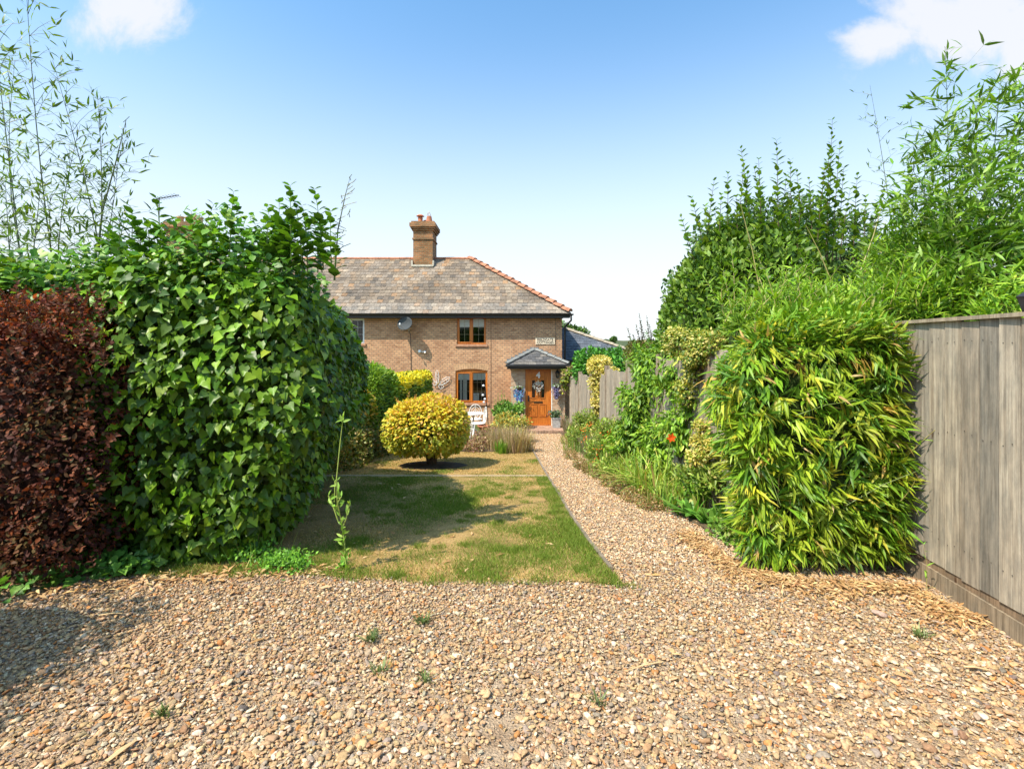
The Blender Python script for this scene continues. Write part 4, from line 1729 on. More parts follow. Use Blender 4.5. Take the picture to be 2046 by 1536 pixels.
# ------------------------------------------------- things on the wall
dish = thing('satellite_dish', 'dark grey oval satellite dish on the upper brick wall under the eaves', 'satellite dish', P(812, 660, YF))
dm = MB()
n1, n2 = 24, 6
cen = P(811, 647.5, YF - .32)
nd = Vector((-.45, -1, .28)).normalized()
sx_ = nd.cross(Vector((0, 0, 1))).normalized()
sy_ = sx_.cross(nd)
vs = [cen - nd * -.0]
vs = []
for j in range(n2 + 1):
    for i in range(n1):
        t = 2 * math.pi * i / n1
        r_ = j / n2
        vs.append(cen + sx_ * math.cos(t) * r_ * .31 + sy_ * math.sin(t) * r_ * .24 + nd * (r_ * r_ * .075))
k0 = len(vs)
vs += [q - nd * .012 for q in vs]
fs = []
for j in range(n2):
    for i in range(n1):
        a, b = j * n1 + i, j * n1 + (i + 1) % n1
        fs.append((a, b, b + n1, a + n1))
        fs.append((a + k0, a + n1 + k0, b + n1 + k0, b + k0))
for i in range(n1):
    a, b = n2 * n1 + i, n2 * n1 + (i + 1) % n1
    fs.append((a, b, b + k0, a + k0))
dm.add(vs, fs)
dm.build('dish', M['dishgrey'], dish, smooth=True)
am = MB()
am.tube([cen - nd * .02, P(817, 655, YF - .08), P(817, 661, YF - .005)], .02, 6)
am.tube([cen - sy_ * .22 + nd * .06, cen - sy_ * .12 + nd * .33], .011, 5)
am.build('arm', M['metalgrey'], dish)
am = MB()
am.lathe(cen - sy_ * .10 + nd * .33 - Vector((0, 0, .03)), [(.02, 0), (.032, .01), (.032, .06), (.02, .07)], 10)
am.build('receiver', M['white'], dish)
am = MB()
am.tube([P(817, 661, YF - .02), P(820, 668, YF - .012), P(821, 700, YF - .012), P(821.5, 742, YF - .012), P(821.5, 790, YF - .012)], .009, 5)
am.build('cable', M['black'], dish)

sec = thing('security_light', 'small white round outdoor security light on the brick wall between the windows', 'wall light', P(840, 702, YF))
sm = MB()
q = P(839, 702, YF)
sm.lathe((0, 0, 0), [(.01, 0), (.055, 0), (.06, .03), (.05, .07), (.01, .075)], 14)
for i in range(len(sm.v)):
    v_ = Vector(sm.v[i])
    sm.v[i] = tuple(q + Vector((v_.x, -v_.z - .002, v_.y)))
sm.build('lamp_head', M['upvc'], sec, smooth=True)
sm = MB()
q = P(850, 703, YF)
sm.tube([q + Vector((-.13, -.03, .0)), q + Vector((0, -.10, .005))], .013, 6)
sm.tube([q + Vector((0, -.09, .03)), q + Vector((.01, -.13, -.04))], .032, 8)
sm.build('sensor', M['upvc'], sec)

# wall butterfly of white metal outline
bf = thing('wall_butterfly', 'white openwork metal butterfly hung on the brick wall left of the lower window', 'wall ornament', P(877, 762, YF))
b = MB()


def px_loop(pts, y, r=.009):
    b.tube([P(px, py, y) for px, py in pts + [pts[0]]], r, 5, cap=False)


yb = YF - .05
px_loop([(873, 765), (870, 752), (871, 743), (873, 739), (876, 744), (877, 755), (876, 765)], yb)
px_loop([(873, 765), (866, 759), (865, 766), (867, 770), (872, 769)], yb - .01)
px_loop([(877, 766), (884, 758), (891, 754), (899, 753), (897, 760), (890, 766), (882, 769)], yb)
px_loop([(877, 768), (885, 769), (887, 773), (881, 777), (877, 774)], yb - .01)
for (u1, v1), (u2, v2) in [((872, 748), (875, 750)), ((872, 754), (876, 757)), ((885, 759), (888, 766)), ((891, 756), (893, 762)), ((868, 762), (871, 768)), ((881, 770), (883, 775)), ((873, 744), (874, 762)), ((880, 765), (896, 756))]:
    b.tube([P(u1, v1, yb), P(u2, v2, yb)], .006, 4)
b.build('wings', M['white'], bf)
b = MB()
b.tube([P(872, 770, yb - .01), P(875, 767, yb - .02), P(878, 763, yb - .01)], [.01, .02, .01], 6)
b.tube([P(878, 763, yb - .01), P(882, 757, yb - .02)], .005, 4)
b.tube([P(878, 763, yb - .01), P(880, 755, yb - .02)], .005, 4)
b.build('body', M['brass'], bf)

# name plate
sg = thing('name_plate', 'cream two-line cottage name plate on the brick wall above the porch', 'sign', P(1090, 681, YF))
p0, p1 = P(1070, 688, YF), P(1108.5, 675, YF)
MB().box(p0.x, p1.x, YF - .022, YF - .002, p0.z, p1.z).build('plate', M['oldsign'], sg, bevel=.004)
xc = (p0.x + p1.x) / 2
text('lettering', 'FIELDGATE', .118, (xc, YF - .0235, p0.z + .165), M['ink'], sg, .002, .002)
text('lettering', 'COTTAGES', .118, (xc, YF - .0235, p0.z + .062), M['ink'], sg, .002, .002)

# wreath on the door
rw = np.random.default_rng(9)
wr = thing('heart_wreath', 'white and silver heart shaped wreath hanging on the orange door below the number', 'wreath', P(1075, 772, YD))
c0 = P(1075.5, 772, YD)
L_ = Leaves(rw)
hp_ = []
for k in range(60):
    t = 2 * math.pi * k / 60
    hx = 16 * math.sin(t) ** 3
    hz = 13 * math.cos(t) - 5 * math.cos(2 * t) - 2 * math.cos(3 * t) - math.cos(4 * t)
    hp_.append(Vector((c0.x + hx * .0085, yd - .06, c0.z + hz * .0085)))
b = MB()
b.tube(hp_ + [hp_[0]], .022, 6, cap=False)
b.build('ring', M['twig'], wr)
for q in hp_:
    for j in range(5):
        L_.add(np.array(q) + rw.normal(0, .018, 3), rw.normal(0, 1, 3), [0, -1, 0] + rw.normal(0, .4, 3), rw.uniform(.04, .07), palette(rw, 1, [(.7, .68, .62), (.5, .5, .47), (.75, .62, .5)], [3, 2, 1]))
L_.build('flowers', 'small', M['petal'], wr)
b = MB()
b.tube([c0 + Vector((0, -.02 - (YD - yd), .12)), c0 + Vector((0, yd - YD - .02, .22))], .03, 6)
b.tube([c0 + Vector((-.03, yd - YD - .05, -.13)), c0 + Vector((-.05, yd - YD - .04, -.3))], .014, 4)
b.tube([c0 + Vector((.03, yd - YD - .05, -.13)), c0 + Vector((.05, yd - YD - .04, -.3))], .014, 4)
b.build('ribbon', plain('gold_ribbon', (.65, .42, .2), .6, var=.2), wr)


def hanging(px, py, y, w, h, cols, wts, label, seed, n=420):
    rng = np.random.default_rng(seed)
    t_ = thing('hanging_flowers', label, 'flowers', P(px, py - 10, y))
    q = P(px, py, y)
    b = MB()
    b.lathe(q + Vector((0, -.13, h * .28)), [(.02, -.10), (.08, -.06), (.11, 0), (.11, .02)], 10)
    b.tube([q + Vector((0, -.004, h * .55)), q + Vector((0, -.13, h * .58)), q + Vector((0, -.13, h * .3))], .008, 5)
    b.build('basket', M['twig'], t_)
    tt = rng.uniform(0, 1, n)
    x_ = rng.normal(0, .36, n) * w * (1 - tt * .75)
    pos = np.array(q) + np.stack([x_, -.13 + rng.normal(0, .06, n) * (1 - tt * .5), h * (.38 - tt * .9)], 1)
    d = np.stack([rng.normal(0, .5, n), rng.normal(-.2, .4, n), rng.normal(-.7, .4, n)], 1)
    nn = np.stack([rng.normal(0, .4, n), -np.ones(n), rng.normal(.2, .4, n)], 1)
    C = palette(rng, n, cols, wts, .25)
    C[tt < .16] = palette(rng, int((tt < .16).sum()), [(.2, .3, .12), (.55, .6, .55), (.1, .2, .06)], [1, 1, 1])
    V, F, CC = inst(T['wide'], pos, d, nn, rng.uniform(.035, .065, n), C)
    link('flowers', mesh_np('flowers', V, [F], CC), M['petal'], t_)
    return t_


hanging(1036, 784, YD, .36, .62, [(.10, .24, .48), (.16, .36, .52), (.18, .16, .42), (.30, .42, .60)], [4, 3, 2, 1], 'cascade of artificial bright blue flowers hanging on the porch brick left of the door', 15)
hanging(1111, 778, YD, .24, .56, [(.17, .15, .30), (.24, .20, .36), (.13, .15, .27), (.35, .30, .42)], [4, 3, 2, 1], 'cascade of dusky purple flowers hanging on the porch brick right of the door', 16, 340)
ln = thing('wall_lantern', 'small black lantern on the porch brick right of the door', 'lantern', P(1113, 747, YD))
q = P(1114, 748, YD - .11)
b = MB()
b.lathe(q + Vector((0, 0, -.10)), [(.02, -.03), (.05, 0), (.045, .01)], 6)
b.lathe(q + Vector((0, 0, .06)), [(.085, 0), (.06, .03), (.02, .08), (.008, .12)], 6)
for k in range(6):
    t = k * math.pi / 3
    b.tube([q + Vector((math.cos(t) * .045, math.sin(t) * .045, -.10)), q + Vector((math.cos(t) * .072, math.sin(t) * .072, .06))], .006, 4)
b.tube([(q.x, YD - .003, q.z - .06), (q.x, YD - .06, q.z - .12), (q.x, q.y, q.z - .12)], .009, 5)
b.build('frame', M['black'], ln)
MB().lathe(q + Vector((0, 0, -.09)), [(.036, 0), (.055, .14)], 6).build('glass', M['glass'], ln)

# notice in the window
pn = thing('window_notice', 'white paper notice standing inside the lower window', 'notice', P(951, 795, YF + .1))
q0, q1 = P(945.5, 803, YF + .1), P(957, 786.5, YF + .1)
MB().box(q0.x, q1.x, YF + .104, YF + .107, q0.z + .03, q1.z + .02).build('sheet', M['paper'], pn)
MB().box((q0.x + q1.x) / 2 - .02, (q0.x + q1.x) / 2 + .02, YF + .1015, YF + .1035, q1.z - .04, q1.z - .02).build('mark', M['ink'], pn)


# ================================================================== FENCES
BC = [(.375, .335, .275), (.32, .29, .245), (.40, .36, .30), (.29, .27, .235), (.36, .32, .265)]
rb = np.random.default_rng(44)
nf = thing('board_fence', 'tall weathered grey board fence on a gravel board at the right edge of the drive', 'fence', (3.0, 3.0, 0))


def fence_run(mb, pa, pb, ztopf, zbotf, bw, t=.016, jit=.004, wob=.0, tone=1.0, gap=.007, tvar=.14):
    pa, pb = Vector(pa), Vector(pb)
    d = pb - pa
    L0 = d.length
    d.normalize()
    nrm_ = Vector((-d.y, d.x))
    if nrm_.x > 0:
        nrm_ = -nrm_
    k = int(L0 / bw)
    for i in range(k):
        w = L0 / k
        a = pa + d * (i * w)
        b = a + d * (w - gap)
        o0 = rb.normal(0, .0015)
        za, zb_ = ztopf(i * w) + rb.normal(0, jit), zbotf(i * w) + rb.normal(0, jit * .8)
        c = np.array(BC[rb.integers(5)]) * rb.uniform(1 - tvar, 1 + tvar) * tone
        mb.col(np.clip(c, 0, 1))
        # wedge section: thick edge laps over the thin one of its neighbour
        lean = rb.normal(0, wob)
        p = [a + nrm_ * (.004 + o0), b + nrm_ * (t + .004 + o0), b, a - nrm_ * .002]
        q = [x + d * lean for x in p]
        mb.add([(x.x, x.y, zb_) for x in p] + [(x.x, x.y, za) for x in q], [(0, 1, 2, 3), (7, 6, 5, 4), (0, 4, 5, 1), (1, 5, 6, 2), (2, 6, 7, 3), (3, 7, 4, 0)])
    return mb


ZT = 1.868
A, B = (fencex(.4), .4), (fencex(4.6), 4.6)
# boards laid so that each thick edge faces the camera side
fm = fence_run(MB(), A, B, lambda t: ZT - .006, lambda t: .172, .142, tvar=.17, t=.006, gap=.013, jit=.008)
fm.build('boards', M['board'], nf, color=True)
nl = MB()
dv = (Vector(B) - Vector(A)).normalized()
n_ = Vector((-dv.y, dv.x))
L0 = (Vector(B) - Vector(A)).length
kb = int(L0 / .142)
for i in range(kb):
    for zz in (.36, 1.12, 1.72):
        for du in (.30, .72):
            q = Vector(A) + dv * ((i + du) * L0 / kb) + n_ * .011
            z_ = zz + rb.normal(0, .012)
            nl.add([(q.x + dv.x * a, q.y + dv.y * a, z_ + c) for a, c in ((-.0035, -.0035), (.0035, -.0035), (.0035, .0035), (-.0035, .0035))], [(0, 1, 2, 3)])
nl.build('nails', M['ink'], nf)
cp = MB()
dv = (Vector(B) - Vector(A)).normalized()
n_ = Vector((-dv.y, dv.x))
for a_, b_ in ((.0, 2.0), (2.004, 4.2)):
    q0, q1 = Vector(A) + dv * a_, Vector(A) + dv * b_
    cp.col((.36, .31, .24))
    o1, o2 = n_ * .030, n_ * -.03
    vs = [q0 + o2, q0 + o1, q1 + o1, q1 + o2]
    cp.add([(x.x, x.y, ZT - .004) for x in vs] + [(x.x, x.y, ZT + .020) for x in vs], [(0, 1, 2, 3), (7, 6, 5, 4), (0, 4, 5, 1), (1, 5, 6, 2), (2, 6, 7, 3), (3, 7, 4, 0)])
cp.build('capping', M['board'], nf, color=True)
gb = MB()
for (z0_, z1_, off, th) in ((-.06, .115, .012, .035), (.118, .176, -.002, .030)):
    o1, o2 = n_ * off, n_ * (off - th)
    q0, q1 = Vector(A), Vector(B)
    vs = [q0 + o2, q0 + o1, q1 + o1, q1 + o2]
    gb.col((.30, .245, .18) if z0_ < 0 else (.26, .19, .13))
    gb.add([(x.x, x.y, z0_) for x in vs] + [(x.x, x.y, z1_) for x in vs], [(0, 1, 2, 3), (7, 6, 5, 4), (0, 4, 5, 1), (1, 5, 6, 2), (2, 6, 7, 3), (3, 7, 4, 0)])
gb.build('gravel_board', M['board'], nf, color=True)
rl_ = MB()
rl_.col((.07, .055, .04))  # dark sheet added behind the boards, shade painted into their gaps
o1, o2 = n_ * -.003, n_ * -.005
vs = [Vector(A) + o2, Vector(A) + o1, Vector(B) + o1, Vector(B) + o2]
rl_.add([(x.x, x.y, .18) for x in vs] + [(x.x, x.y, 1.85) for x in vs], [(0, 1, 2, 3), (7, 6, 5, 4), (0, 4, 5, 1), (1, 5, 6, 2), (2, 6, 7, 3), (3, 7, 4, 0)])
rl_.col((.3, .25, .2))
for z_ in (.4, 1.1, 1.7):
    o1, o2 = n_ * -.006, n_ * -.07
    vs = [Vector(A) + o2, Vector(A) + o1, Vector(B) + o1, Vector(B) + o2]
    rl_.add([(x.x, x.y, z_) for x in vs] + [(x.x, x.y, z_ + .06) for x in vs], [(0, 1, 2, 3), (7, 6, 5, 4), (0, 4, 5, 1), (1, 5, 6, 2), (2, 6, 7, 3), (3, 7, 4, 0)])
rl_.build('rails_and_gap_shade', M['board'], nf, color=True)
# lantern top poking over the fence at the right edge
lp = thing('garden_lamp', 'dark slanted top of a lamp rising just above the fence at the right edge', 'lamp', (2.98, 2.75, 1.86))
q = P(2052, 590, 2.9)
b = MB()
b.lathe((q.x + .02, 2.9, q.z - .02), [(.012, -.36), (.03, -.12), (.075, 0.0), (.085, .012), (.02, .05)], 4)
b.build('lamp_head', M['black'], lp)
b = MB()
b.tube([(q.x + .02, 2.9, q.z - .1), (q.x + .02, 2.9, -.0)], .018, 6)
b.build('post', M['black'], lp)


def gfx(y):
    return 2.476 - .032 * y


gf = thing('garden_fence', 'long weathered grey panel fence stepping down beside the path to the cottage', 'fence', (2.1, 10, -.6))
bays = [(16.5, 14.75, 757), (14.7, 12.95, 758), (12.9, 11.15, 751), (11.1, 9.35, 742), (9.3, 7.55, 730), (7.5, 5.75, 712), (5.7, 4.3, 700)]
for i, (ya, yb_, tp) in enumerate(bays):
    zt_ = gzf((ya + yb_) / 2) + 1.78
    pm = MB()
    fence_run(pm, (gfx(yb_), yb_), (gfx(ya), ya), lambda t: zt_, lambda t: gzf(ya) + .06, .125, t=.03, jit=.022 if i < 2 else .012, wob=.018, tone=.98)
    pm.build('panel', M['board'], gf, color=True)
    po = MB()
    po.col((.34, .28, .22))
    po.box(gfx(ya) - .05, gfx(ya) + .05, ya - .0, ya + .1, gzf(ya) - .1, zt_ + .07)
    po.build('post', M['board'], gf, color=True)

# ================================================================== PLANTS
# --- ivy hedge --------------------------------------------------------
rv = np.random.default_rng(101)


def ivy_def(Q):
    Q = Q.copy()
    x, y, z = Q[:, 0], Q[:, 1], Q[:, 2]
    wgt = np.clip((x + 4.2) / 2.4, 0, 1)
    zz = z - gz(y)
    Q[:, 0] += wgt * (-.55 * np.clip((1.35 - zz) / 1.35, 0, 1) ** 1.2 - .170 * (y - 3.8) * (1 + .35 * np.clip((1.0 - zz), 0, 1))) + wgt * -.10 * np.clip((z - 1.9) / .5, 0, 1)
    Q[:, 2] -= np.clip(z - .9, 0, 2) * (.08 * np.clip(y - 4.9, 0, 3) + .24 * np.clip(y - 6.1, 0, 2)) * wgt
    Q[:, 1] += .12 * np.clip((1.0 - zz), 0, 1) * np.clip((4.8 - y), 0, 1)
    Q[:, 2] = np.maximum(Q[:, 2], gz(Q[:, 1]) + .02)
    return Q


IVYC = [(.075, .155, .010), (.125, .24, .012), (.20, .33, .020), (.042, .092, .010), (.29, .38, .035)]
np1, np2 = Noise3(rv, 1.6), Noise3(rv, 4.0)


def ivy_patch(Q, N0, C, rng):
    a = np1(Q) + .6 * np2(Q)
    f = np.clip(1 + .32 * a, .5, 1.6)
    C = C * f[:, None]
    young = (np2(Q + 3) > .75) & (rng.uniform(0, 1, len(Q)) < .6)
    C[young] = palette(rng, int(young.sum()), [(.24, .40, .04), (.32, .46, .07)], [2, 1])
    return np.clip(C, 0, 1)


ivy = thing('ivy_hedge', 'big glossy dark green ivy covered hedge left of the lawn with large overlapping leaves', 'hedge', (-2.6, 5.2, 0))
clump(rv, ivy, (-3.45, 5.8, 1.02), (1.95, 2.02, 1.34), 50000, 'ivy', (.032, .094), IVYC, [6, 5, 2.6, 4.5, .5], 'gloss_leaf', p=9, depth=.46, amp=.13, freq=3.4, droop=.9, out_=.55, side=.75,
      deform=ivy_def, back=.25, top=1.4, corescale=.80, patchy=ivy_patch, nz_up=.35, face=1.0)
# loose top growth spilling over the flat top: smaller leaves
tp_ = Leaves(rv)
n = 9000
x = rv.uniform(-6.2, -1.75, n)
y = rv.uniform(3.85, 5.2, n)
bump = .10 * np.sin(x * 2.3) + .12 * np.sin(x * 5.1 + 1) + .05 * np.sin(x * 11)
hgt = np.clip(.20 + bump + .16 * np.exp(-((x + 3.0) / .7) ** 2) + .22 * np.exp(-((x + 2.3) / .4) ** 2), .05, 1)
x = x - .10 * (y - 3.8) * np.clip((x + 4) / 2, 0, 1)
z = 2.26 + hgt * rv.uniform(-.5, 1, n) ** 1 - .05
pp = np.stack([x, y, z], 1)
tp_.add(pp, np.stack([rv.normal(0, .8, n), rv.normal(-.4, .6, n), rv.normal(-.1, .6, n)], 1), np.stack([rv.normal(0, .4, n), rv.normal(-.6, .4, n), np.ones(n)], 1), rv.uniform(.045, .085, n),
        palette(rv, n, [(.10, .25, .025), (.17, .34, .035), (.06, .15, .02), (.26, .38, .06)], [4, 4, 3, 1]))
tp_.build('foliage', 'wide', M['leaf'], ivy)
# long leafy shoots standing out of the top
bs, ds, ls = [], [], []
SH = [(463, 382, 505), (578, 366, 520), (640, 378, 520), (600, 400, 520), (556, 405, 520), (620, 410, 525), (655, 420, 540), (672, 470, 560), (440, 450, 520), (505, 455, 530), (530, 440, 530), (490, 470, 530),
      (268, 412, 500), (245, 430, 500), (300, 440, 500), (318, 395, 480), (225, 440, 510), (280, 450, 510), (590, 430, 530), (645, 450, 540), (570, 450, 540), (420, 470, 520), (405, 430, 500), (395, 445, 510)]
for k, (px, t0, t1) in enumerate(SH):
    yy_ = rv.uniform(4.0, 4.5)
    a, b_ = P(px + rv.normal(0, 6), t1, yy_), P(px, t0, yy_)
    bs.append(a)
    ds.append((b_ - a))
    ls.append((b_ - a).length)
for k in range(38):
    px = rv.choice([rv.uniform(430, 650), rv.uniform(200, 420), rv.uniform(540, 640)], p=[.5, .35, .15])
    yy_ = rv.uniform(4.0, 4.7)
    if k < 6:
        px = rv.uniform(315, 425)
    top_ = (456 if k < 6 else 470) + rv.normal(0, 22) - (28 if px > 530 else 0) + (12 if px > 630 else 0)
    a, b_ = P(px + rv.normal(0, 8), 545, yy_), P(px + rv.normal(0, 14), top_, yy_)
    bs.append(a)
    ds.append((b_ - a))
    ls.append((b_ - a).length)
mb, L_ = shoots(rv, bs, ds, ls, 21, (.085, .145), [(.085, .20, .02), (.14, .29, .025), (.06, .13, .018)], [4, 3, 3], tr=.006, angle=1.0, curve=.06)
mb.build('stem', M['stem'], ivy)
L_.build('shoot_leaves', 'wide', M['gloss_leaf'], ivy)

# burgundy hedge
rr_ = np.random.default_rng(102)
REDC = [(.085, .028, .020), (.125, .038, .022), (.05, .018, .015), (.10, .05, .022), (.22, .062, .018), (.05, .052, .018)]


def red_patch(Q, N0, C, rng):
    t = np.clip((Q[:, 2] - 1.55) / .35, 0, 1) * (rng.uniform(0, 1, len(Q)) < .75)
    C2 = palette(rng, len(Q), [(.34, .075, .025), (.42, .13, .035), (.22, .05, .035)], [3, 2, 3])
    C = C * (1 - t[:, None]) + C2 * t[:, None]
    g = (np2(Q * 1.1) > .55) & (Q[:, 2] < 1.6)
    C[g] = C[g] * .5 + palette(rng, int(g.sum()), [(.16, .085, .03), (.09, .10, .03)], [1, 1]) * .5
    return C


red = thing('burgundy_hedge', 'clipped burgundy leaved hedge at the left edge of the drive', 'hedge', (-3.4, 3.6, 0))
red_def = lambda Q: np.stack([Q[:, 0] + np.clip((Q[:, 2] - .2) / 1.4, 0, 1) * .0 - .08 * np.clip((Q[:, 2] - 1.3) / .7, 0, 1), Q[:, 1] + .0 * Q[:, 0], np.maximum(Q[:, 2], .02)], 1)
clump(rr_, red, (-4.70, 4.0, 1.0), (1.72, .62, 1.04), 36000, 'oval', (.026, .055), REDC, [5, 5, 4, 3, 2, 1.5], 'matt_leaf', p=6, depth=.26, amp=.10, freq=3.2, droop=.1, out_=.8, side=.9,
      deform=red_def, coremat='innerred', patchy=red_patch, corescale=.84, top=1.0, back=.2)
clump(rr_, red, (-4.32, .75, 1.04), (1.10, 2.0, 1.10), 12000, 'wide', (.035, .065), REDC, [5, 5, 4, 3, 2, 1.5], 'matt_leaf', p=6, depth=.22, amp=.09, freq=3.0, droop=.1, out_=.8, side=.9,
      coremat='innerred', patchy=red_patch, corescale=.86, back=.2)

bs, ds, ls = [], [], []
for k in range(150):
    px, y_ = rr_.uniform(-20, 205), 3.40
    zz = rr_.uniform(.15, 1.95) if k < 90 else rr_.uniform(1.85, 1.98)
    q = Vector(((px - 1023) / 1000 * y_, y_ + .03, zz))
    bs.append(q)
    ds.append(Vector((rr_.normal(.1, .5), rr_.normal(-.35, .2) if k < 90 else rr_.normal(0, .3), rr_.uniform(.2, 1.0))))
    ls.append(rr_.uniform(.08, .22))
mb, L_ = shoots(rr_, bs, ds, ls, 42, (.025, .05), [(.15, .05, .025), (.10, .035, .022), (.22, .075, .03), (.12, .08, .03)], [3, 3, 2, 1], tr=.002, angle=.9, curve=.2)
mb.build('twigs', M['twig'], red)
L_.build('shoot_leaves', 'oval', M['matt_leaf'], red)

# low ivy and weeds at the foot of the hedges
low = thing('ground_ivy', 'low green ivy trailing on the gravel below the burgundy hedge', 'plant', G(190, 1150))
L_ = Leaves(rr_)
for (px, py, sx, n) in ((185, 1135, 75, 130), (60, 1165, 40, 30), (120, 1160, 30, 30), (240, 1140, 50, 110), (20, 1190, 20, 14)):
    g = G(px, py + 12)
    q = np.array([g.x, g.y, 0]) + np.stack([rr_.normal(0, sx * .0022, n), rr_.normal(.05, .07, n), rr_.uniform(.02, .12, n)], 1)
    L_.add(q, rr_.normal(0, 1, (n, 3)) * [1, .6, .3] + [0, -.6, -.1], rr_.normal(0, .4, (n, 3)) + [0, -.5, 1], rr_.uniform(.04, .085, n), palette(rr_, n, [(.09, .22, .03), (.14, .30, .04), (.06, .14, .02)], [3, 3, 2]))
L_.build('foliage', 'ivy', M['leaf'], low)
fern = thing('weed_clump', 'bright green feathery weeds at the front left corner of the lawn beside the ivy', 'plant', G(560, 1140))
L_ = Leaves(rr_)
for (px, py, sx, n, h) in ((565, 1135, 50, 1100, .10), (500, 1120, 45, 500, .13), (600, 1140, 20, 200, .07), (685, 1135, 9, 90, .06)):
    g = G(px, py)
    q = np.array([g.x, g.y, gzf(g.y)]) + np.stack([rr_.normal(0, sx * .0018, n), rr_.normal(.0, .07, n), rr_.uniform(.01, 1, n) ** .8 * h], 1)
    L_.add(q, rr_.normal(0, .7, (n, 3)) + [0, 0, .5], rr_.normal(0, .5, (n, 3)) + [0, -.5, 1], rr_.uniform(.018, .04, n), palette(rr_, n, [(.14, .32, .03), (.20, .42, .04), (.09, .22, .03)], [3, 3, 2]))
L_.build('foliage', 'small', M['leaf'], fern)
strappy(rr_, list(G(500, 1120)), 60, (.14, .32), .008, [(.20, .36, .05), (.14, .28, .04), (.4, .4, .12)], [3, 3, 1], spread=.5, arch=.8, base=.16, name='grass_blades', root=fern)

# tall weed
weed = thing('tall_weed', 'lone tall spindly willowherb weed standing at the front edge of the lawn', 'plant', G(688, 1140))
b = MB()
yw = G(688, 1145).y
S1 = [P(692, 1143, yw), P(688, 1080, yw), P(682, 1040, yw), P(674, 1005, yw - .05), P(672, 960, yw - .08), P(680, 880, yw - .08), P(685, 838, yw - .1)]
b.tube(S1, [.005, .005, .0045, .004, .004, .0035, .002], 5)
S2 = [P(683, 1050, yw), P(690, 1020, yw), P(697, 1000, yw + .02), P(695, 1022, yw)]
b.tube([P(684, 1055, yw), P(692, 1035, yw), P(694, 1018, yw), P(700, 1005, yw)], .004, 5)
b.tube([P(676, 1042, yw), P(668, 1018, yw), P(662, 1000, yw), P(656, 990, yw)], .005, 5)
b.tube([P(670, 1020, yw), P(676, 1002, yw), P(682, 992, yw)], .004, 5)
b.tube([P(668, 1003, yw), P(669, 985, yw), P(669, 960, yw)], .004, 5)
b.build('stem', plain('weed_stem', (.30, .38, .08), .5), weed)
L_ = Leaves(rr_)
for a, c, k in ((S1[0], S1[2], 26), (S1[2], S1[4], 10), (P(668, 1018, yw), P(656, 990, yw), 8), (P(692, 1035, yw), P(700, 1005, yw), 8), (P(676, 1002, yw), P(682, 992, yw), 4), (P(684, 845, yw - .1), P(686, 835, yw - .1), 6), (P(669, 975, yw), P(669, 960, yw), 3)):
    for t in np.linspace(0, 1, k):
        q = np.array(a.lerp(c, t))
        L_.add(q, rr_.normal(0, .6, 3) + [0, 0, .9], rr_.normal(0, .5, 3) + [0, -1, .4], rr_.uniform(.04, .075), palette(rr_, 1, [(.22, .40, .05), (.30, .46, .08)], [1, 1]))
L_.build('foliage', 'lance', M['leaf'], weed)

# --- bamboo canes, top left --------------------------------------------


def bamboo_cane(rng, root, base, tip, nodes, leafc, stem_m, leafsz=(.05, .10), bl=(.25, .7), density=1.0, r=.010, name='cane', start=.15, fork=True, spread=1.0):
    base, tip = Vector(base), Vector(tip)
    L_ = Leaves(rng)
    mb = MB()
    side = Vector(rng.normal(0, .08, 3))
    side.z = 0
    f = lambda t: base.lerp(tip, t) + side * math.sin(t * math.pi)
    ts = np.linspace(0, 1, 9)
    mb.tube([f(t) for t in ts], [r * (1 - .85 * t) for t in ts], 5)
    for i in range(nodes):
        t = start + (1 - start) * (i + rng.uniform(0, .6)) / nodes
        if t > .99:
            continue
        p = f(t)
        for s_ in range(2 if fork else 1):
            a = rng.uniform(0, 6.28)
            ln = rng.uniform(*bl) * (1 - .65 * t)
            d = Vector((math.cos(a) * .62 * spread, math.sin(a) * .62 * spread, rng.uniform(.55, 1.0))).normalized()
            sag = Vector((d.x * .35, d.y * .35, -.25)) * ln
            g = lambda s: p + d * ln * s + sag * s * s
            mb.tube([g(s) for s in (0, .35, .7, 1)], [r * .28, r * .22, r * .16, r * .08], 3, cap=False)
            k = max(3, int(ln * 22 * density))
            for s in np.linspace(.2, 1, k):
                q = g(s)
                if rng.uniform() < .5:
                    # leaf tuft on a twiglet
                    a2 = rng.uniform(0, 6.28)
                    tw = Vector((math.cos(a2), math.sin(a2), rng.uniform(-.1, .9))) * rng.uniform(.04, .13)
                    mb.tube([q, q + tw], r * .08, 3, cap=False)
                    q = q + tw
                    nn_ = rng.integers(2, 4)
                else:
                    nn_ = 1
                for _ in range(nn_):
                    dd = np.array(d) * .7 + rng.normal(0, .55, 3) + [0, 0, -.15]
                    L_.add(np.array(q), dd, rng.normal(0, .5, 3) + [0, -.3, .8], rng.uniform(*leafsz), palette(rng, 1, leafc[0], leafc[1]))
    mb.build(name, stem_m, root)
    L_.build('leaves', 'blade', M['leaf'], root)


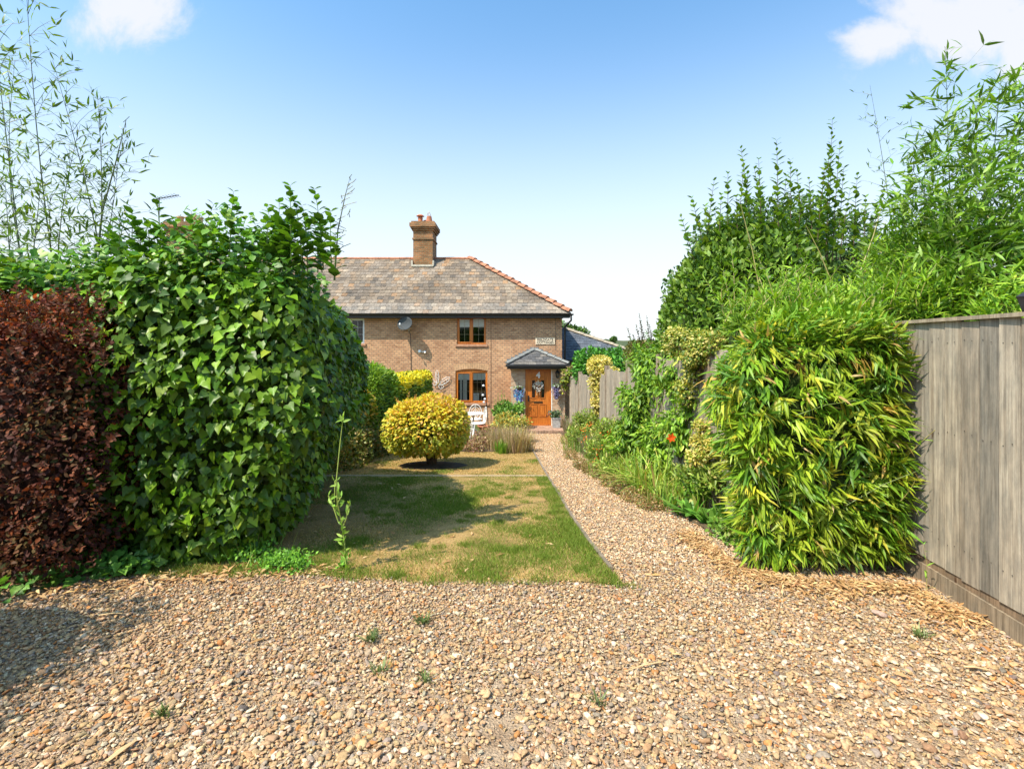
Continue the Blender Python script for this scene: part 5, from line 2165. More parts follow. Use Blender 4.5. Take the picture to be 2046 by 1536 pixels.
rc = np.random.default_rng(103)
LC = ([(.10, .17, .022), (.15, .24, .03), (.20, .29, .04)], [4, 4, 2])
canes = [((112, 505), (50, -60), 4.6), ((190, 505), (105, 120), 4.8), ((185, 470), (195, 190), 5.0), ((40, 520), (-20, 10), 4.5), ((75, 520), (30, 120), 5.2), ((140, 510), (160, 250), 5.0),
         ((10, 520), (-35, 220), 4.7), ((195, 480), (238, 300), 4.8), ((225, 495), (150, 330), 4.6), ((60, 530), (85, 330), 4.4), ((20, 540), (10, 360), 4.3), ((120, 530), (100, 390), 4.3)]
for i, (a, c, yy_) in enumerate(canes):
    pa = P(a[0], a[1], yy_)
    pc = P(c[0], c[1], yy_ + rc.uniform(-.3, .3))
    base = pa - (pc - pa).normalized() * 1.0
    rt_ = thing('bamboo_cane', '', 'bamboo', (pa.x, yy_, 0), 'bamboo canes rising behind the ivy hedge')
    labs = ['tallest slender bamboo cane reaching the top of the photo behind the ivy hedge', 'bamboo cane leaning left with loose side sprays over the ivy hedge', 'upright dark bamboo cane with a spreading leafy top behind the ivy hedge',
            'bamboo cane cut off by the left edge of the photo, behind the ivy', 'bamboo cane with fine twiggy sprays close to the left edge', 'medium bamboo cane with sparse leaves between the taller canes', 'short bamboo cane leaning out of the left edge of the photo',
            'rightmost leafy bamboo cane leaning right above the ivy hedge', 'bamboo cane leaning left across its neighbours just above the ivy', 'short leafy bamboo cane low above the left of the ivy', 'low bushy bamboo cane at the far left above the burgundy hedge', 'low leafy bamboo shoot just topping the ivy near the left']
    rt_['label'] = labs[i]
    bamboo_cane(rc, rt_, base, pc, 17 if i < 6 else 11, LC, M['darkcane'], (.06, .12), (.3, .85), .5, .009, start=.28)
# leafless stalk right
stalk = thing('dry_stalk', 'thin bare dark stalk leaning right above the middle of the ivy hedge', 'stalk', P(196, 500, 4.7))
b = MB()
b.tube([P(196, 500, 4.7), P(205, 420, 4.7), P(230, 330, 4.7), P(252, 240, 4.7)], [.010, .008, .006, .002], 5)
for t in np.linspace(.3, .98, 26):
    q = P(196, 500, 4.7).lerp(P(252, 240, 4.7), t) + Vector((rc.normal(0, .01), 0, rc.normal(0, .02))) + Vector((.05 * math.sin(t * 3.1) * .5, 0, 0))
    b.tube([q, q + Vector((rc.normal(0, .03), rc.normal(0, .02), .05))], .003, 3)
b.build('stem', M['darkcane'], stalk)
stalk2 = thing('dry_stalk', 'thin bare flowering grass stalk rising right of the ivy against the cottage roof', 'stalk', P(672, 520, 4.6))
b = MB()
b.tube([P(668, 560, 4.6), P(675, 460, 4.6), P(690, 390, 4.6), P(700, 352, 4.6)], [.008, .006, .004, .001], 5)
for t in np.linspace(.25, .98, 34):
    q = P(668, 560, 4.6).lerp(P(700, 352, 4.6), t)
    b.tube([q + Vector((rc.normal(0, .035), 0, 0)), q + Vector((rc.normal(0, .05), 0, .035))], .0035, 3)
b.build('stem', M['darkcane'], stalk2)
# aerial over the far chimney
aer = thing('tv_aerial', 'thin television aerial beside the chimney with pale pots', 'aerial', P(318, 420, 20.3))
b = MB()
b.tube([P(318, 450, 20.3), P(318, 395, 20.3)], .02, 5)
b.tube([P(312, 398, 20.3), P(357, 390, 20.3)], .018, 5)
for k in range(8):
    q = P(316 + k * 5.4, 397.4 - k, 20.3)
    b.tube([q - Vector((0, .22, 0)), q + Vector((0, .22, 0))], .008, 4)
b.build('mast', M['black'], aer)

# --- right: big bamboo hedge --------------------------------------------
rh = np.random.default_rng(104)
HC = [(.17, .32, .02), (.28, .40, .025), (.44, .44, .035), (.09, .20, .015), (.54, .36, .08), (.36, .43, .04)]
nh1 = Noise3(rh, 2.2)


def ham(Q, N0, C, rng):
    # older, yellower leaves hang in sheaves; bright green ones towards the top
    a = nh1(Q)
    C = C * np.clip(1 + .22 * a, .6, 1.5)[:, None]
    top = np.clip((Q[:, 2] - 1.75) / .3, 0, 1)[:, None] * (rng.uniform(0, 1, (len(Q), 1)) < .6)
    C = C * (1 - top) + palette(rng, len(Q), [(.16, .36, .03), (.24, .44, .04)], [1, 1]) * top
    return np.clip(C, 0, 1)


def ham_def(Q):
    Q = Q.copy()
    z = Q[:, 2]
    y = Q[:, 1]
    left = np.clip((2.35 - Q[:, 0]) / .5, 0, 1)
    Q[:, 0] += left * (-.12 * np.exp(-((z - 1.45) / .45) ** 2) + .10 * np.exp(-((z - .0) / .4) ** 2) + .52 * np.clip(y - 3.9, 0, 2) + .17 * np.clip((z - 1.45) / .5, 0, 1))
    Q[:, 2] = np.maximum(Q[:, 2] + gz(Q[:, 1]), gz(Q[:, 1]) + .02)
    Q[:, 1] -= .19 * np.clip((Q[:, 0] - 2.0) / .9, 0, 1) * np.clip((4.8 - Q[:, 1]), 0, 1)
    lim = fencex(Q[:, 1]) - .02
    Q[:, 0] = np.where((Q[:, 0] > lim) & (Q[:, 2] < 1.86), lim - (Q[:, 0] - lim) * .3, Q[:, 0])
    return Q


ham_ = thing('bamboo_hedge', 'broad leaved yellow green bamboo hedge between the path and the board fence', 'hedge', (2.35, 4.5, 0))
# drooping sheaves: leaves grouped in small fans
n = 3600
P0, N0 = box_shell(rh, n, (2.36, 4.48, .98), (.68, .80, 1.03), 6.5, .4, .05, 1.0)
nz_ = nh1(P0)
P0 = P0 + N0 * (nz_[:, None] * .15 - (rh.uniform(0, 1, n) ** 1.5 * .26)[:, None])
P0 = ham_def(P0)
fan = 7
Q = np.repeat(P0, fan, axis=0) + rh.normal(0, .022, (n * fan, 3))
NN = np.repeat(N0, fan, axis=0)
bd = nrm(N0 * .8 + np.array([0, 0, -.5]) + rh.normal(0, .52, (n, 3)))
dd = np.repeat(bd, fan, axis=0) + rh.normal(0, .27, (n * fan, 3))
topm = (Q[:, 2] > 1.72)
dd[topm, 2] += .65
nn = NN * .6 + np.array([0, 0, .6]) + rh.normal(0, .35, (n * fan, 3))
C = np.repeat(palette(rh, n, HC, [7, 7, 1.4, 4, .3, 3], .2), fan, axis=0) * rh.uniform(.8, 1.2, (n * fan, 1))
odd = rh.uniform(0, 1, n * fan) < .055
C[odd] = palette(rh, int(odd.sum()), [(.56, .50, .05), (.55, .36, .12), (.60, .42, .20)], [4, 1.5, 1])
C = ham(Q, NN, C, rh)
szz = rh.uniform(.085, .175, n * fan) * np.where(topm, .8, 1)
V, F, CC = inst(T_blade(.076), Q, dd, nn, szz, C)
link('foliage', mesh_np('foliage', V, [F], CC), M['leaf'], ham_)
core('dark_core', (2.44, 4.5, .95), (.60, .76, 1.0), 6, .78, M['inner'], ham_, ham_def, nh1, .08)  # added dark core giving the hedge its shaded depth
b = MB()
for k in range(34):
    x_ = rh.uniform(1.95, 2.85)
    y_ = rh.uniform(3.85, 4.3)
    b.tube([(x_, y_, -.02), (x_ + rh.normal(0, .05), y_ - .02, .3), (x_ + rh.normal(0, .12), y_ - .05, .7)], .005, 4)
b.build('canes', M['cane'], ham_)
for (u1, v1, u2, v2) in ((1690, 1010, 1835, 940), (1528, 930, 1560, 1010), (1590, 830, 1710, 800)):
    b = MB()
    b.tube([P(u1, v1, 3.64), P((u1 + u2) / 2, (v1 + v2) / 2 - 6, 3.60), P(u2, v2, 3.56)], [.0035, .003, .002], 5)
    b.build('cane', M['stem'], ham_)
# whippy sprays off the right side across the fence
mb, L_ = shoots(rh, [P(1818, 905, 3.62), P(1800, 1000, 3.6), P(1850, 1180, 3.45), P(1420, 800, 4.6), P(1440, 880, 4.4)],
                [P(1905, 820, 3.45) - P(1818, 905, 3.62), P(1840, 960, 3.5) - P(1800, 1000, 3.6), P(1862, 1090, 3.4) - P(1850, 1180, 3.45), P(1385, 790, 4.6) - P(1420, 800, 4.6), P(1400, 850, 4.4) - P(1440, 880, 4.4)],
                [.42, .2, .34, .2, .2], 22, (.04, .09), [(.18, .38, .04), (.26, .44, .05)], [1, 1], tr=.003, angle=.8, pair=False)
mb.build('spray_stem', M['cane'], ham_)
L_.build('spray_leaves', 'blade', M['leaf'], ham_)

# finer, brighter bamboo rising behind the hedge and behind the fence
rf_ = np.random.default_rng(105)
FC = ([(.17, .31, .02), (.25, .40, .03), (.10, .20, .015), (.33, .46, .045), (.45, .38, .15)], [5, 5, 3, 3, .4])


def fine_bamboo(root, boxes, n, sz, seed, cols=FC, up=.35):
    rng = np.random.default_rng(seed)
    L_ = Leaves(rng)
    for (x0, x1, y0, y1, z0, z1), fr in boxes:
        k = int(n * fr)
        c = np.array([(x0 + x1) / 2, (y0 + y1) / 2, (z0 + z1) / 2])
        r = np.array([(x1 - x0) / 2, (y1 - y0) / 2, (z1 - z0) / 2])
        P0, N0 = box_shell(rng, k // 4, c, r, 3, .5, .1, 1)
        nz1 = Noise3(rng, 2.5)
        P0 = P0 + N0 * (nz1(P0)[:, None] * .16 - (rng.uniform(0, 1, k // 4) ** 1.3 * .35)[:, None])
        bd = nrm(N0 * .6 + np.array([0, -.1, up]) + rng.normal(0, .5, (k // 4, 3)))
        Q = np.repeat(P0, 4, axis=0) + rng.normal(0, .03, (k // 4 * 4, 3))
        dd = np.repeat(bd, 4, axis=0) + rng.normal(0, .38, (len(Q), 3))
        nn = np.array([0, -.3, 1]) + rng.normal(0, .45, (len(Q), 3))
        L_.add(Q, dd, nn, rng.uniform(sz[0], sz[1], len(Q)), palette(rng, len(Q), *cols) * np.clip(1 + .25 * np.repeat(nz1(P0), 4), .5, 1.5)[:, None])
    L_.build('foliage', 'blade', M['leaf'], root)


fb = thing('fine_bamboo', 'brighter fine leaved bamboo rising out of the top of the yellow green bamboo hedge', 'bamboo', (2.5, 4.9, 0))
fine_bamboo(fb, [((2.05, 3.25, 4.05, 5.2, 1.65, 2.08), .5), ((2.3, 4.1, 4.8, 5.9, 1.6, 2.30), .5)], 13000, (.07, .15), 201)
core('dark_core', (2.8, 5.1, 1.75), (.7, .7, .5), 3, .72, M['inner'], fb)
bs, ds, ls = [], [], []
for k in range(70):
    px = rf_.uniform(1440, 1850)
    y_ = rf_.uniform(4.1, 5.2)
    a = P(px, rf_.uniform(600, 650), y_)
    bs.append(a)
    ds.append(Vector((rf_.normal(0, .45), rf_.normal(-.1, .3), 1)))
    ls.append(rf_.uniform(.22, .62))
mb, L_ = shoots(rf_, bs, ds, ls, 26, (.07, .14), [(.20, .36, .025), (.28, .43, .035), (.13, .25, .02)], [4, 3, 2], tr=.004, angle=.75, curve=.25, droop=.15)
mb.build('spray_stem', M['cane'], fb)
L_.build('spray_leaves', 'blade', M['leaf'], fb)
b = MB()
for (u1, v1, u2, v2) in ((1520, 590, 1480, 410), (1660, 560, 1610, 450), (1720, 540, 1765, 400)):
    b.tube([P(u1, v1, 5.0), P((u1 + u2) / 2 + 3, (v1 + v2) / 2, 5.0), P(u2, v2, 5.0)], [.007, .005, .002], 5)
b.build('canes', M['cane'], fb)
fb2 = thing('fine_bamboo', 'dense bright green bamboo mass rising behind the top of the board fence', 'bamboo', (4.0, 4.9, 0))
fine_bamboo(fb2, [((3.12, 5.6, 4.05, 5.6, .9, 2.45), .6), ((3.7, 6.2, 4.3, 6.0, 2.0, 3.0), .4)], 22000, (.06, .13), 202)
core('dark_core', (4.5, 4.95, 1.6), (1.2, .65, 1.15), 3, .75, M['inner'], fb2)
fb3 = thing('fine_bamboo', 'low bamboo foliage close behind the fence under the lamp at the right edge', 'bamboo', (3.8, 3.4, 0))
fine_bamboo(fb3, [((3.35, 4.6, 2.2, 4.1, .6, 2.25), 1.0)], 9000, (.06, .12), 203)
core('dark_core', (4.0, 3.2, 1.2), (.55, .9, .95), 3, .75, M['inner'], fb3)
rcanes = [((1905, 480), (1890, 118), 4.7), ((1960, 480), (2000, 150), 4.8), ((1930, 460), (1960, 190), 5.0), ((2020, 470), (2060, 160), 4.6), ((1860, 500), (1850, 280), 4.9), ((1880, 520), (1820, 330), 4.5),
          ((1985, 500), (1930, 300), 4.4), ((2040, 520), (2035, 260), 4.4), ((1840, 560), (1800, 400), 4.8), ((1940, 560), (1900, 380), 4.3), ((2010, 540), (2040, 380), 4.2), ((1780, 560), (1738, 170), 5.6)]
rlabs = ['tallest bright green bamboo cane against the blue sky at the upper right', 'tall leafy bamboo cane arching right under the white cloud', 'dense leafy bamboo cane between the two tallest at the upper right', 'bamboo cane cut off by the right edge of the photo', 'bamboo cane standing left of the tallest leafy one',
         'bamboo cane leaning left towards the privet shoots', 'bushy bamboo cane leaning left, low at the right', 'bushy bamboo cane at the right edge below the cloud', 'short bamboo cane leaning left over the dark gap in the shrubs', 'short leafy bamboo cane just above the fence foliage', 'short leafy bamboo cane low by the right edge',
         'thin sparsely leaved bamboo cane standing alone beside the tall privet shoot']
for i, (a, c, yy_) in enumerate(rcanes):
    pa = P(a[0], a[1], yy_)
    pc = P(c[0], c[1], yy_ + rf_.uniform(-.2, .2))
    base = pa - (pc - pa).normalized() * 1.0
    rt_ = thing('bamboo_cane', rlabs[i], 'bamboo', (pa.x, yy_, 0), 'bamboo canes rising behind the board fence')
    if i == 11:
        bamboo_cane(rf_, rt_, base, pc, 12, LC, M['darkcane'], (.04, .07), (.2, .6), .45, .008, start=.3)
    else:
        bamboo_cane(rf_, rt_, base, pc, 20 if i < 5 else 15, ([(.13, .26, .02), (.20, .34, .03), (.10, .18, .018)], [4, 3, 2]), M['stem'], (.08, .16), (.3, .8), 1.2, .010, start=.2)

# --- privet and the trees behind -----------------------------------------
rp = np.random.default_rng(106)
PC = [(.12, .22, .025), (.17, .28, .032), (.07, .135, .018), (.22, .32, .045)]
pv = thing('privet_shrub', 'tall overgrown privet with long upright leafy shoots behind the bamboo hedge', 'shrub', (3.4, 7.2, -.3))
clump(rp, pv, (3.45, 7.4, 1.65), (1.15, 1.0, 1.75), 24000, 'oval', (.06, .12), PC, [5, 4, 4, 2], 'leaf', p=2.6, depth=.5, amp=.22, freq=1.8, droop=-.2, out_=.5, side=.8, up_bias=.35, corescale=.78, back=.3)
clump(rp, pv, (4.9, 7.6, 1.4), (1.2, .9, 1.4), 11000, 'oval', (.06, .12), PC, [5, 4, 4, 2], 'leaf', p=2.6, depth=.5, amp=.22, freq=1.8, droop=-.2, out_=.5, side=.8, up_bias=.35, corescale=.78, back=.2)
tops = [(1493, 292), (1553, 280), (1664, 248), (1640, 320), (1420, 365), (1385, 395), (1360, 430), (1455, 350), (1520, 320), (1585, 318), (1605, 335), (1535, 330), (1480, 330), (1625, 355), (1690, 330), (1710, 350), (1758, 355), (1440, 390), (1405, 410), (1570, 350),
        (1500, 345), (1660, 300), (1672, 290), (1650, 340), (1600, 380), (1545, 370), (1690, 380), (1730, 390), (1470, 390), (1430, 420), (1520, 400), (1640, 400), (1815, 320), (1868, 330), (1812, 345), (1865, 360)]
bs, ds, ls = [], [], []
for (px, py) in tops:
    y_ = rp.uniform(6.6, 7.3)
    t_ = P(px, py, y_)
    b_ = P(px + rp.normal(0, 12) + (1560 - px) * .08, 520, y_ + .15)
    bs.append(b_)
    ds.append(t_ - b_)
    ls.append((t_ - b_).length)
mb, L_ = shoots(rp, bs, ds, ls, 15, (.10, .165), [(.10, .18, .025), (.14, .25, .03), (.19, .29, .04)], [4, 4, 2], tr=.008, angle=.85, curve=.05)
mb.build('stem', M['twig'], pv)
L_.build('shoot_leaves', 'oval', M['leaf'], pv)

tr_ = thing('broadleaf_tree', 'large rounded green tree beyond the garden fence right of the cottage', 'tree', (7.4, 15.5, -1.1))
b = MB()
b.tube([(7.4, 15.5, -1.3), (7.35, 15.5, .6), (7.45, 15.6, 2.2)], [.26, .2, .14], 8)
for k in range(7):
    a = k * .9
    b.tube([(7.38, 15.5, .8 + k * .2), (7.4 + math.cos(a) * 1.2, 15.5 + math.sin(a) * 1.2, 2.4 + k * .25)], [.09, .03], 6)
b.build('trunk', M['twig'], tr_)
TC = [(.075, .145, .03), (.11, .20, .035), (.05, .095, .02), (.16, .24, .05)]


def crown(rng, root, blobs, n, sz, cols, w, depth=.9, tmpl='small', core_m='inner', cs=.72):
    tot = sum(b_[3] ** 2 for b_ in blobs)
    L_ = Leaves(rng)
    for k, (x, y, z, r) in enumerate(blobs):
        m_ = int(n * r * r / tot)
        P0, N0 = box_shell(rng, m_, (x, y, z), (r, r, r * .85), 2.2, .7, .5, 1)
        nz1 = Noise3(rng, 2.2 / r)
        q = P0 + N0 * (nz1(P0)[:, None] * r * .2 - (rng.uniform(0, 1, m_) ** 1.4 * depth * r * .5)[:, None])
        L_.add(q, N0 * .5 + rng.normal(0, .7, (m_, 3)), N0 * .5 + rng.normal(0, .5, (m_, 3)) + [0, -.2, .6], rng.uniform(sz[0], sz[1], m_), palette(rng, m_, cols, w) * np.clip(1 + .3 * nz1(P0), .5, 1.6)[:, None])
    L_.build('crown', tmpl, M['leaf'], root)


crown(rp, tr_, [(5.4, 15.2, .9, .95), (5.3, 15, 2.2, .9), (5.9, 15, 3.2, 1.2), (6.6, 15, 4.4, 1.2), (7.8, 15, 4.8, 1.5), (9.2, 15, 4.5, 1.5), (6.3, 15, 2.0, 1.2), (7.6, 15.6, 2.8, 1.9), (9.4, 15.4, 2.8, 1.9), (10.8, 15.4, 3.4, 1.6), (5.1, 15.2, .2, .7), (7, 14.8, .6, 1.6), (12.2, 15.4, 3.2, 1.8)], 42000, (.10, .20), TC, [4, 3, 4, 1])

sp = thing('berberis_shrub', 'olive shrub with stiff dark upright twigs above the fence right of the cottage', 'shrub', P(1290, 700, 12.6))
q = P(1300, 715, 12.4)
clump(rp, sp, (q.x, 12.5, q.z), (.62, .5, .48), 5000, 'small', (.05, .09), [(.16, .17, .04), (.12, .14, .03), (.24, .22, .06), (.20, .12, .05)], [4, 4, 2, 1], p=2.2, depth=.3, amp=.12, freq=4, droop=-.2, corescale=.7)
bs = [P(x_, 690, 12.4) for x_ in (1262, 1270, 1285, 1290, 1298, 1303, 1280)]
tt = [P(x_, y_, 12.4) for x_, y_ in ((1255, 655), (1265, 668), (1279, 628), (1283, 648), (1294, 632), (1300, 650), (1272, 650))]
mb, L_ = shoots(rp, bs, [a - c for a, c in zip(tt, bs)], [(a - c).length for a, c in zip(tt, bs)], 22, (.06, .10), [(.06, .08, .035), (.09, .10, .04)], [1, 1], tr=.01, curve=.04, angle=.7)
mb.build('stem', M['twig'], sp)
L_.build('shoot_leaves', 'small', M['leaf'], sp)

t2 = thing('distant_tree', 'rounded green tree showing above the side extension roof', 'tree', (5.2, 42, -1.1))
MB().tube([(5.2, 42, -1.2), (5.2, 42, 2.0)], [.3, .2], 7).build('trunk', M['twig'], t2)
crown(rp, t2, [(4.6, 42, 2.6, 1.1), (5.4, 42, 2.4, 1.0), (4.9, 42, 1.8, 1.2), (5.9, 42, 1.6, .7), (6.05, 42, 2.2, .35)], 6000, (.2, .34), TC, [4, 3, 4, 1])
t3 = thing('distant_tree', 'small leaning windswept tree on the skyline beyond the extension roof', 'tree', P(1218, 690, 130))
b = MB()
b.tube([P(1214, 700, 130), P(1216, 690, 130), P(1222, 682, 130)], [.3, .22, .12], 6)
b.tube([P(1216, 690, 130), P(1211, 683, 130)], [.15, .08], 5)
b.build('trunk', M['twig'], t3)
q1, q2, q3 = P(1224, 680, 130), P(1211, 682, 130), P(1228, 677, 130)
crown(rp, t3, [(q1.x, 130, q1.z, .75), (q2.x, 130, q2.z, .55), (q3.x, 130, q3.z, .6)], 1600, (.3, .5), TC, [4, 3, 4, 1])
hr_ = thing('field_hedgerow', 'low distant dark hedgerow along the foot of the hill', 'hedgerow', P(1260, 700, 110))
crown(rp, hr_, [(P(px, 0, 110).x, 110 + rp.uniform(-2, 2), .1 + rp.uniform(-.2, .5), rp.uniform(1.0, 1.7)) for px in range(1180, 1420, 14)], 8000, (.4, .8), TC, [4, 3, 4, 1])

# --- right border plants --------------------------------------------------
re_ = np.random.default_rng(107)
EU = [(.60, .50, .12), (.66, .55, .20), (.46, .42, .07), (.22, .30, .04)]


def blobs_plant(root, rng, blobs, n, tmpl, sz, cols, w, m='leaf', droop=.2, up=.0, amp=.10, depth=.3, name='foliage', stem=True, bright=True, p=2.2):
    L_ = Leaves(rng)
    tot = sum(r[0] * r[2] + r[0] * r[1] for _, r in blobs)
    b = MB()
    for c, r in blobs:
        k = int(n * (r[0] * r[2] + r[0] * r[1]) / tot)
        P0, N0 = box_shell(rng, k, c, r, p, .4, .25, 1)
        nz1 = Noise3(rng, 2.0 / max(.2, min(r)))
        mr_ = min(r)
        q = P0 + N0 * (nz1(P0)[:, None] * amp - (rng.uniform(0, 1, k) ** 1.3 * depth)[:, None])
        q[:, 2] = np.maximum(q[:, 2], gz(q[:, 1]) + .015)
        L_.add(q, N0 * .6 + rng.normal(0, .6, (k, 3)) + [0, 0, up - droop], N0 * .7 + rng.normal(0, .4, (k, 3)) + [0, -.1, .5], rng.uniform(sz[0], sz[1], k), np.clip(palette(rng, k, cols, w) * np.clip(1 + .2 * nz1(P0), .6, 1.4)[:, None], 0, 1))
        if stem:
            for _ in range(5):
                a = Vector(c)
                g_ = gzf(a.y)
                e = a + Vector((rng.normal(0, r[0] * .4), rng.normal(0, r[1] * .4), rng.uniform(0, r[2] * .6)))
                b.tube([(a.x + rng.normal(0, .04), a.y + rng.normal(0, .04), max(g_, a.z - r[2] * 1.2)), e], [.012, .005], 4)
    L_.build(name, tmpl, M[m], root)
    if stem:
        b.build('stem', M['twig'], root)


def pb(px, py, y, rx, rz, ry=None):
    """a leafy lump centred on a point of the photo, radii given in photo pixels at that distance"""
    q = P(px, py, y)
    return ((q.x, y, q.z), (rx * y / 1000, (ry if ry else rx * y / 1000), rz * y / 1000))


o = thing('laurel_shrub', 'glossy mid green laurel rising behind the fence below the blue slate roof', 'shrub', P(1200, 740, 15))
blobs_plant(o, re_, [pb(1185, 730, 15.2, 34, 30, .6), pb(1225, 724, 15.2, 32, 24, .6), pb(1165, 750, 15.2, 18, 22, .4), pb(1250, 735, 14.5, 22, 22, .5)], 6500, 'oval', (.09, .15), [(.06, .19, .025), (.10, .28, .03), (.04, .11, .02)], [4, 4, 2], 'gloss_leaf', up=.4, depth=.35)
o = thing('euonymus_shrub', 'golden yellow variegated euonymus tumbling over the fence near the cottage', 'shrub', P(1200, 760, 12.6))
blobs_plant(o, re_, [pb(1198, 733, 12.0, 25, 21, .3), pb(1216, 746, 11.9, 22, 13, .25), pb(1190, 765, 12.0, 15, 20, .2), pb(1192, 795, 12.0, 12, 24, .18), pb(1196, 818, 12.0, 12, 14, .18)], 5200, 'small', (.045, .08), EU, [5, 4, 3, .7], up=.2, depth=.15, amp=.05)
o = thing('euonymus_shrub', 'cream and gold variegated euonymus high on the fence between the tall shrub and the bamboo', 'shrub', P(1390, 700, 6.8))
blobs_plant(o, re_, [pb(1368, 685, 6.2, 36, 24, .22), pb(1402, 708, 5.9, 42, 34, .22), pb(1350, 668, 6.3, 18, 12, .15), pb(1430, 690, 5.7, 26, 30, .2), pb(1388, 742, 6.0, 22, 18, .12), pb(1366, 772, 6.1, 20, 8, .07), pb(1372, 795, 6.1, 5, 12, .04)], 8000, 'small', (.03, .055), [(.46, .42, .09), (.58, .51, .18), (.30, .33, .05), (.12, .20, .03)], [4, 3, 4, 6], depth=.14, amp=.07)
o = thing('euonymus_shrub', 'golden euonymus climbing low against the fence beside the bamboo hedge', 'shrub', P(1405, 890, 5.9))
blobs_plant(o, re_, [pb(1402, 852, 5.7, 17, 16, .12), pb(1398, 880, 5.6, 20, 16, .14), pb(1412, 903, 5.5, 24, 18, .15), pb(1390, 915, 5.5, 18, 14, .12)], 2600, 'small', (.028, .05), EU, [4, 3, 3, 4], depth=.10, amp=.05)
o = thing('honeysuckle', 'straggly honeysuckle with yellow leaves against the porch corner', 'climber', P(1135, 755, 16.6))
blobs_plant(o, re_, [pb(1134, 752, 16.6, 14, 16, .2), pb(1143, 742, 16.6, 14, 12, .2), pb(1128, 768, 16.6, 8, 14, .15)], 800, 'oval', (.07, .12), [(.40, .42, .06), (.16, .24, .04), (.25, .16, .08)], [3, 4, 2], depth=.2)

o = thing('peach_tree', 'bushy light green fruit tree with long narrow leaves against the fence', 'tree', G(1310, 950))
blobs_plant(o, re_, [pb(1310, 740, 8.2, 52, 56, .45), pb(1345, 800, 7.6, 50, 60, .4), pb(1275, 815, 8.2, 50, 52, .4), pb(1330, 880, 7.4, 50, 48, .4), pb(1262, 870, 8.2, 44, 40, .35), pb(1335, 710, 8.0, 36, 34, .3), pb(1352, 760, 6.9, 26, 46, .25), pb(1358, 860, 6.5, 34, 54, .22), pb(1378, 800, 6.3, 24, 34, .12), pb(1395, 960, 5.8, 30, 30, .15), pb(1300, 930, 7.2, 50, 34, .3)], 21000, 'lance', (.06, .125),
            [(.16, .30, .025), (.23, .38, .03), (.10, .20, .02), (.36, .42, .06)], [5, 4, 3, 1], droop=.7, depth=.45, amp=.14)
mb, L_ = shoots(re_, [P(x_, 740, 8.0) for x_ in (1290, 1305, 1325, 1340, 1270, 1312, 1250)], [Vector((re_.normal(0, .12), 0, 1)) for _ in range(7)], [.55, .7, .62, .7, .45, .8, .3], 26, (.07, .12), [(.14, .31, .035), (.10, .24, .03)], [1, 1], 'lance', tr=.006, angle=.9)
mb.build('shoot_stem', M['stem'], o)
L_.build('shoot_leaves', 'lance', M['leaf'], o)

# orange-flowered crocosmia / grassy stems
croc = thing('crocosmia_clump', 'grassy clump of crocosmia with small orange red flowers halfway along the path border', 'plant', G(1200, 930))
for (px, py, n, ln) in ((1160, 905, 90, (.35, .7)), (1200, 925, 110, (.4, .75)), (1240, 945, 120, (.4, .8)), (1180, 880, 80, (.4, .7)), (1230, 900, 120, (.5, .9))):
    g = G(px, py)
    strappy(re_, list(g), n, ln, .016, [(.15, .25, .05), (.22, .30, .07), (.34, .28, .11), (.10, .17, .04)], [4, 3, 1.5, 2], spread=.35, arch=.9, base=.2, root=croc)
L_ = Leaves(re_)
for (px, py, y_) in ((1177, 850, 11), (1186, 862, 10.5), (1221, 862, 9.5), (1198, 897, 9), (1170, 878, 10), (1190, 920, 8.6), (1212, 870, 9.4), (1165, 860, 11), (1340, 873, 6.4)):
    q = np.array(P(px, py, y_ - .3))
    if px == 1340:
        continue
    k = 16
    L_ = Leaves(re_)
    L_.add(q + re_.normal(0, .035, (k, 3)), re_.normal(0, 1, (k, 3)), re_.normal(0, .5, (k, 3)) + [0, -1, 0], re_.uniform(.025, .05, k), palette(re_, k, [(.75, .14, .02), (.6, .20, .04)], [2, 1]))
    L_.build('flower', 'small', M['petal'], croc)

lavg = thing('lavender_bush', 'grey purple faded lavender beside the gravel path near the cottage', 'plant', G(1150, 905))
for (px, py, n, h) in ((1140, 872, 420, .62), (1158, 897, 460, .62), (1180, 915, 420, .58), (1135, 860, 300, .60), (1168, 890, 420, .7), (1200, 925, 300, .5)):
    g = G(px, py)
    for _ in range(1):
        strappy(re_, [g.x, g.y, g.z], n, (h * .6, h * 1.1), .010, [(.30, .28, .18), (.36, .27, .22), (.22, .26, .10), (.42, .31, .22)], [3, 3, 3, 2], spread=.42, arch=.35, base=.10, root=lavg, segs=4)
for (px, py, n, ln) in ((1150, 900, 130, (.3, .55)), (1215, 950, 130, (.3, .6)), (1275, 985, 120, (.3, .6)), (1330, 1010, 110, (.3, .55)), (1385, 990, 150, (.4, .8)), (1420, 1000, 150, (.4, .85)), (1370, 965, 150, (.5, .95)), (1440, 1020, 110, (.4, .8))):
    g = G(px, py)
    strappy(re_, [g.x, g.y, g.z], n, ln, .011, [(.24, .36, .05), (.32, .42, .07), (.44, .38, .14), (.16, .26, .04)], [4, 3, 1.5, 2], spread=.5, arch=.8, base=.22, root=lavg, name='grass_blades')
sed = thing('sedum_clump', 'low reddish brown dried sedum spilling onto the path edge', 'plant', G(1240, 975))
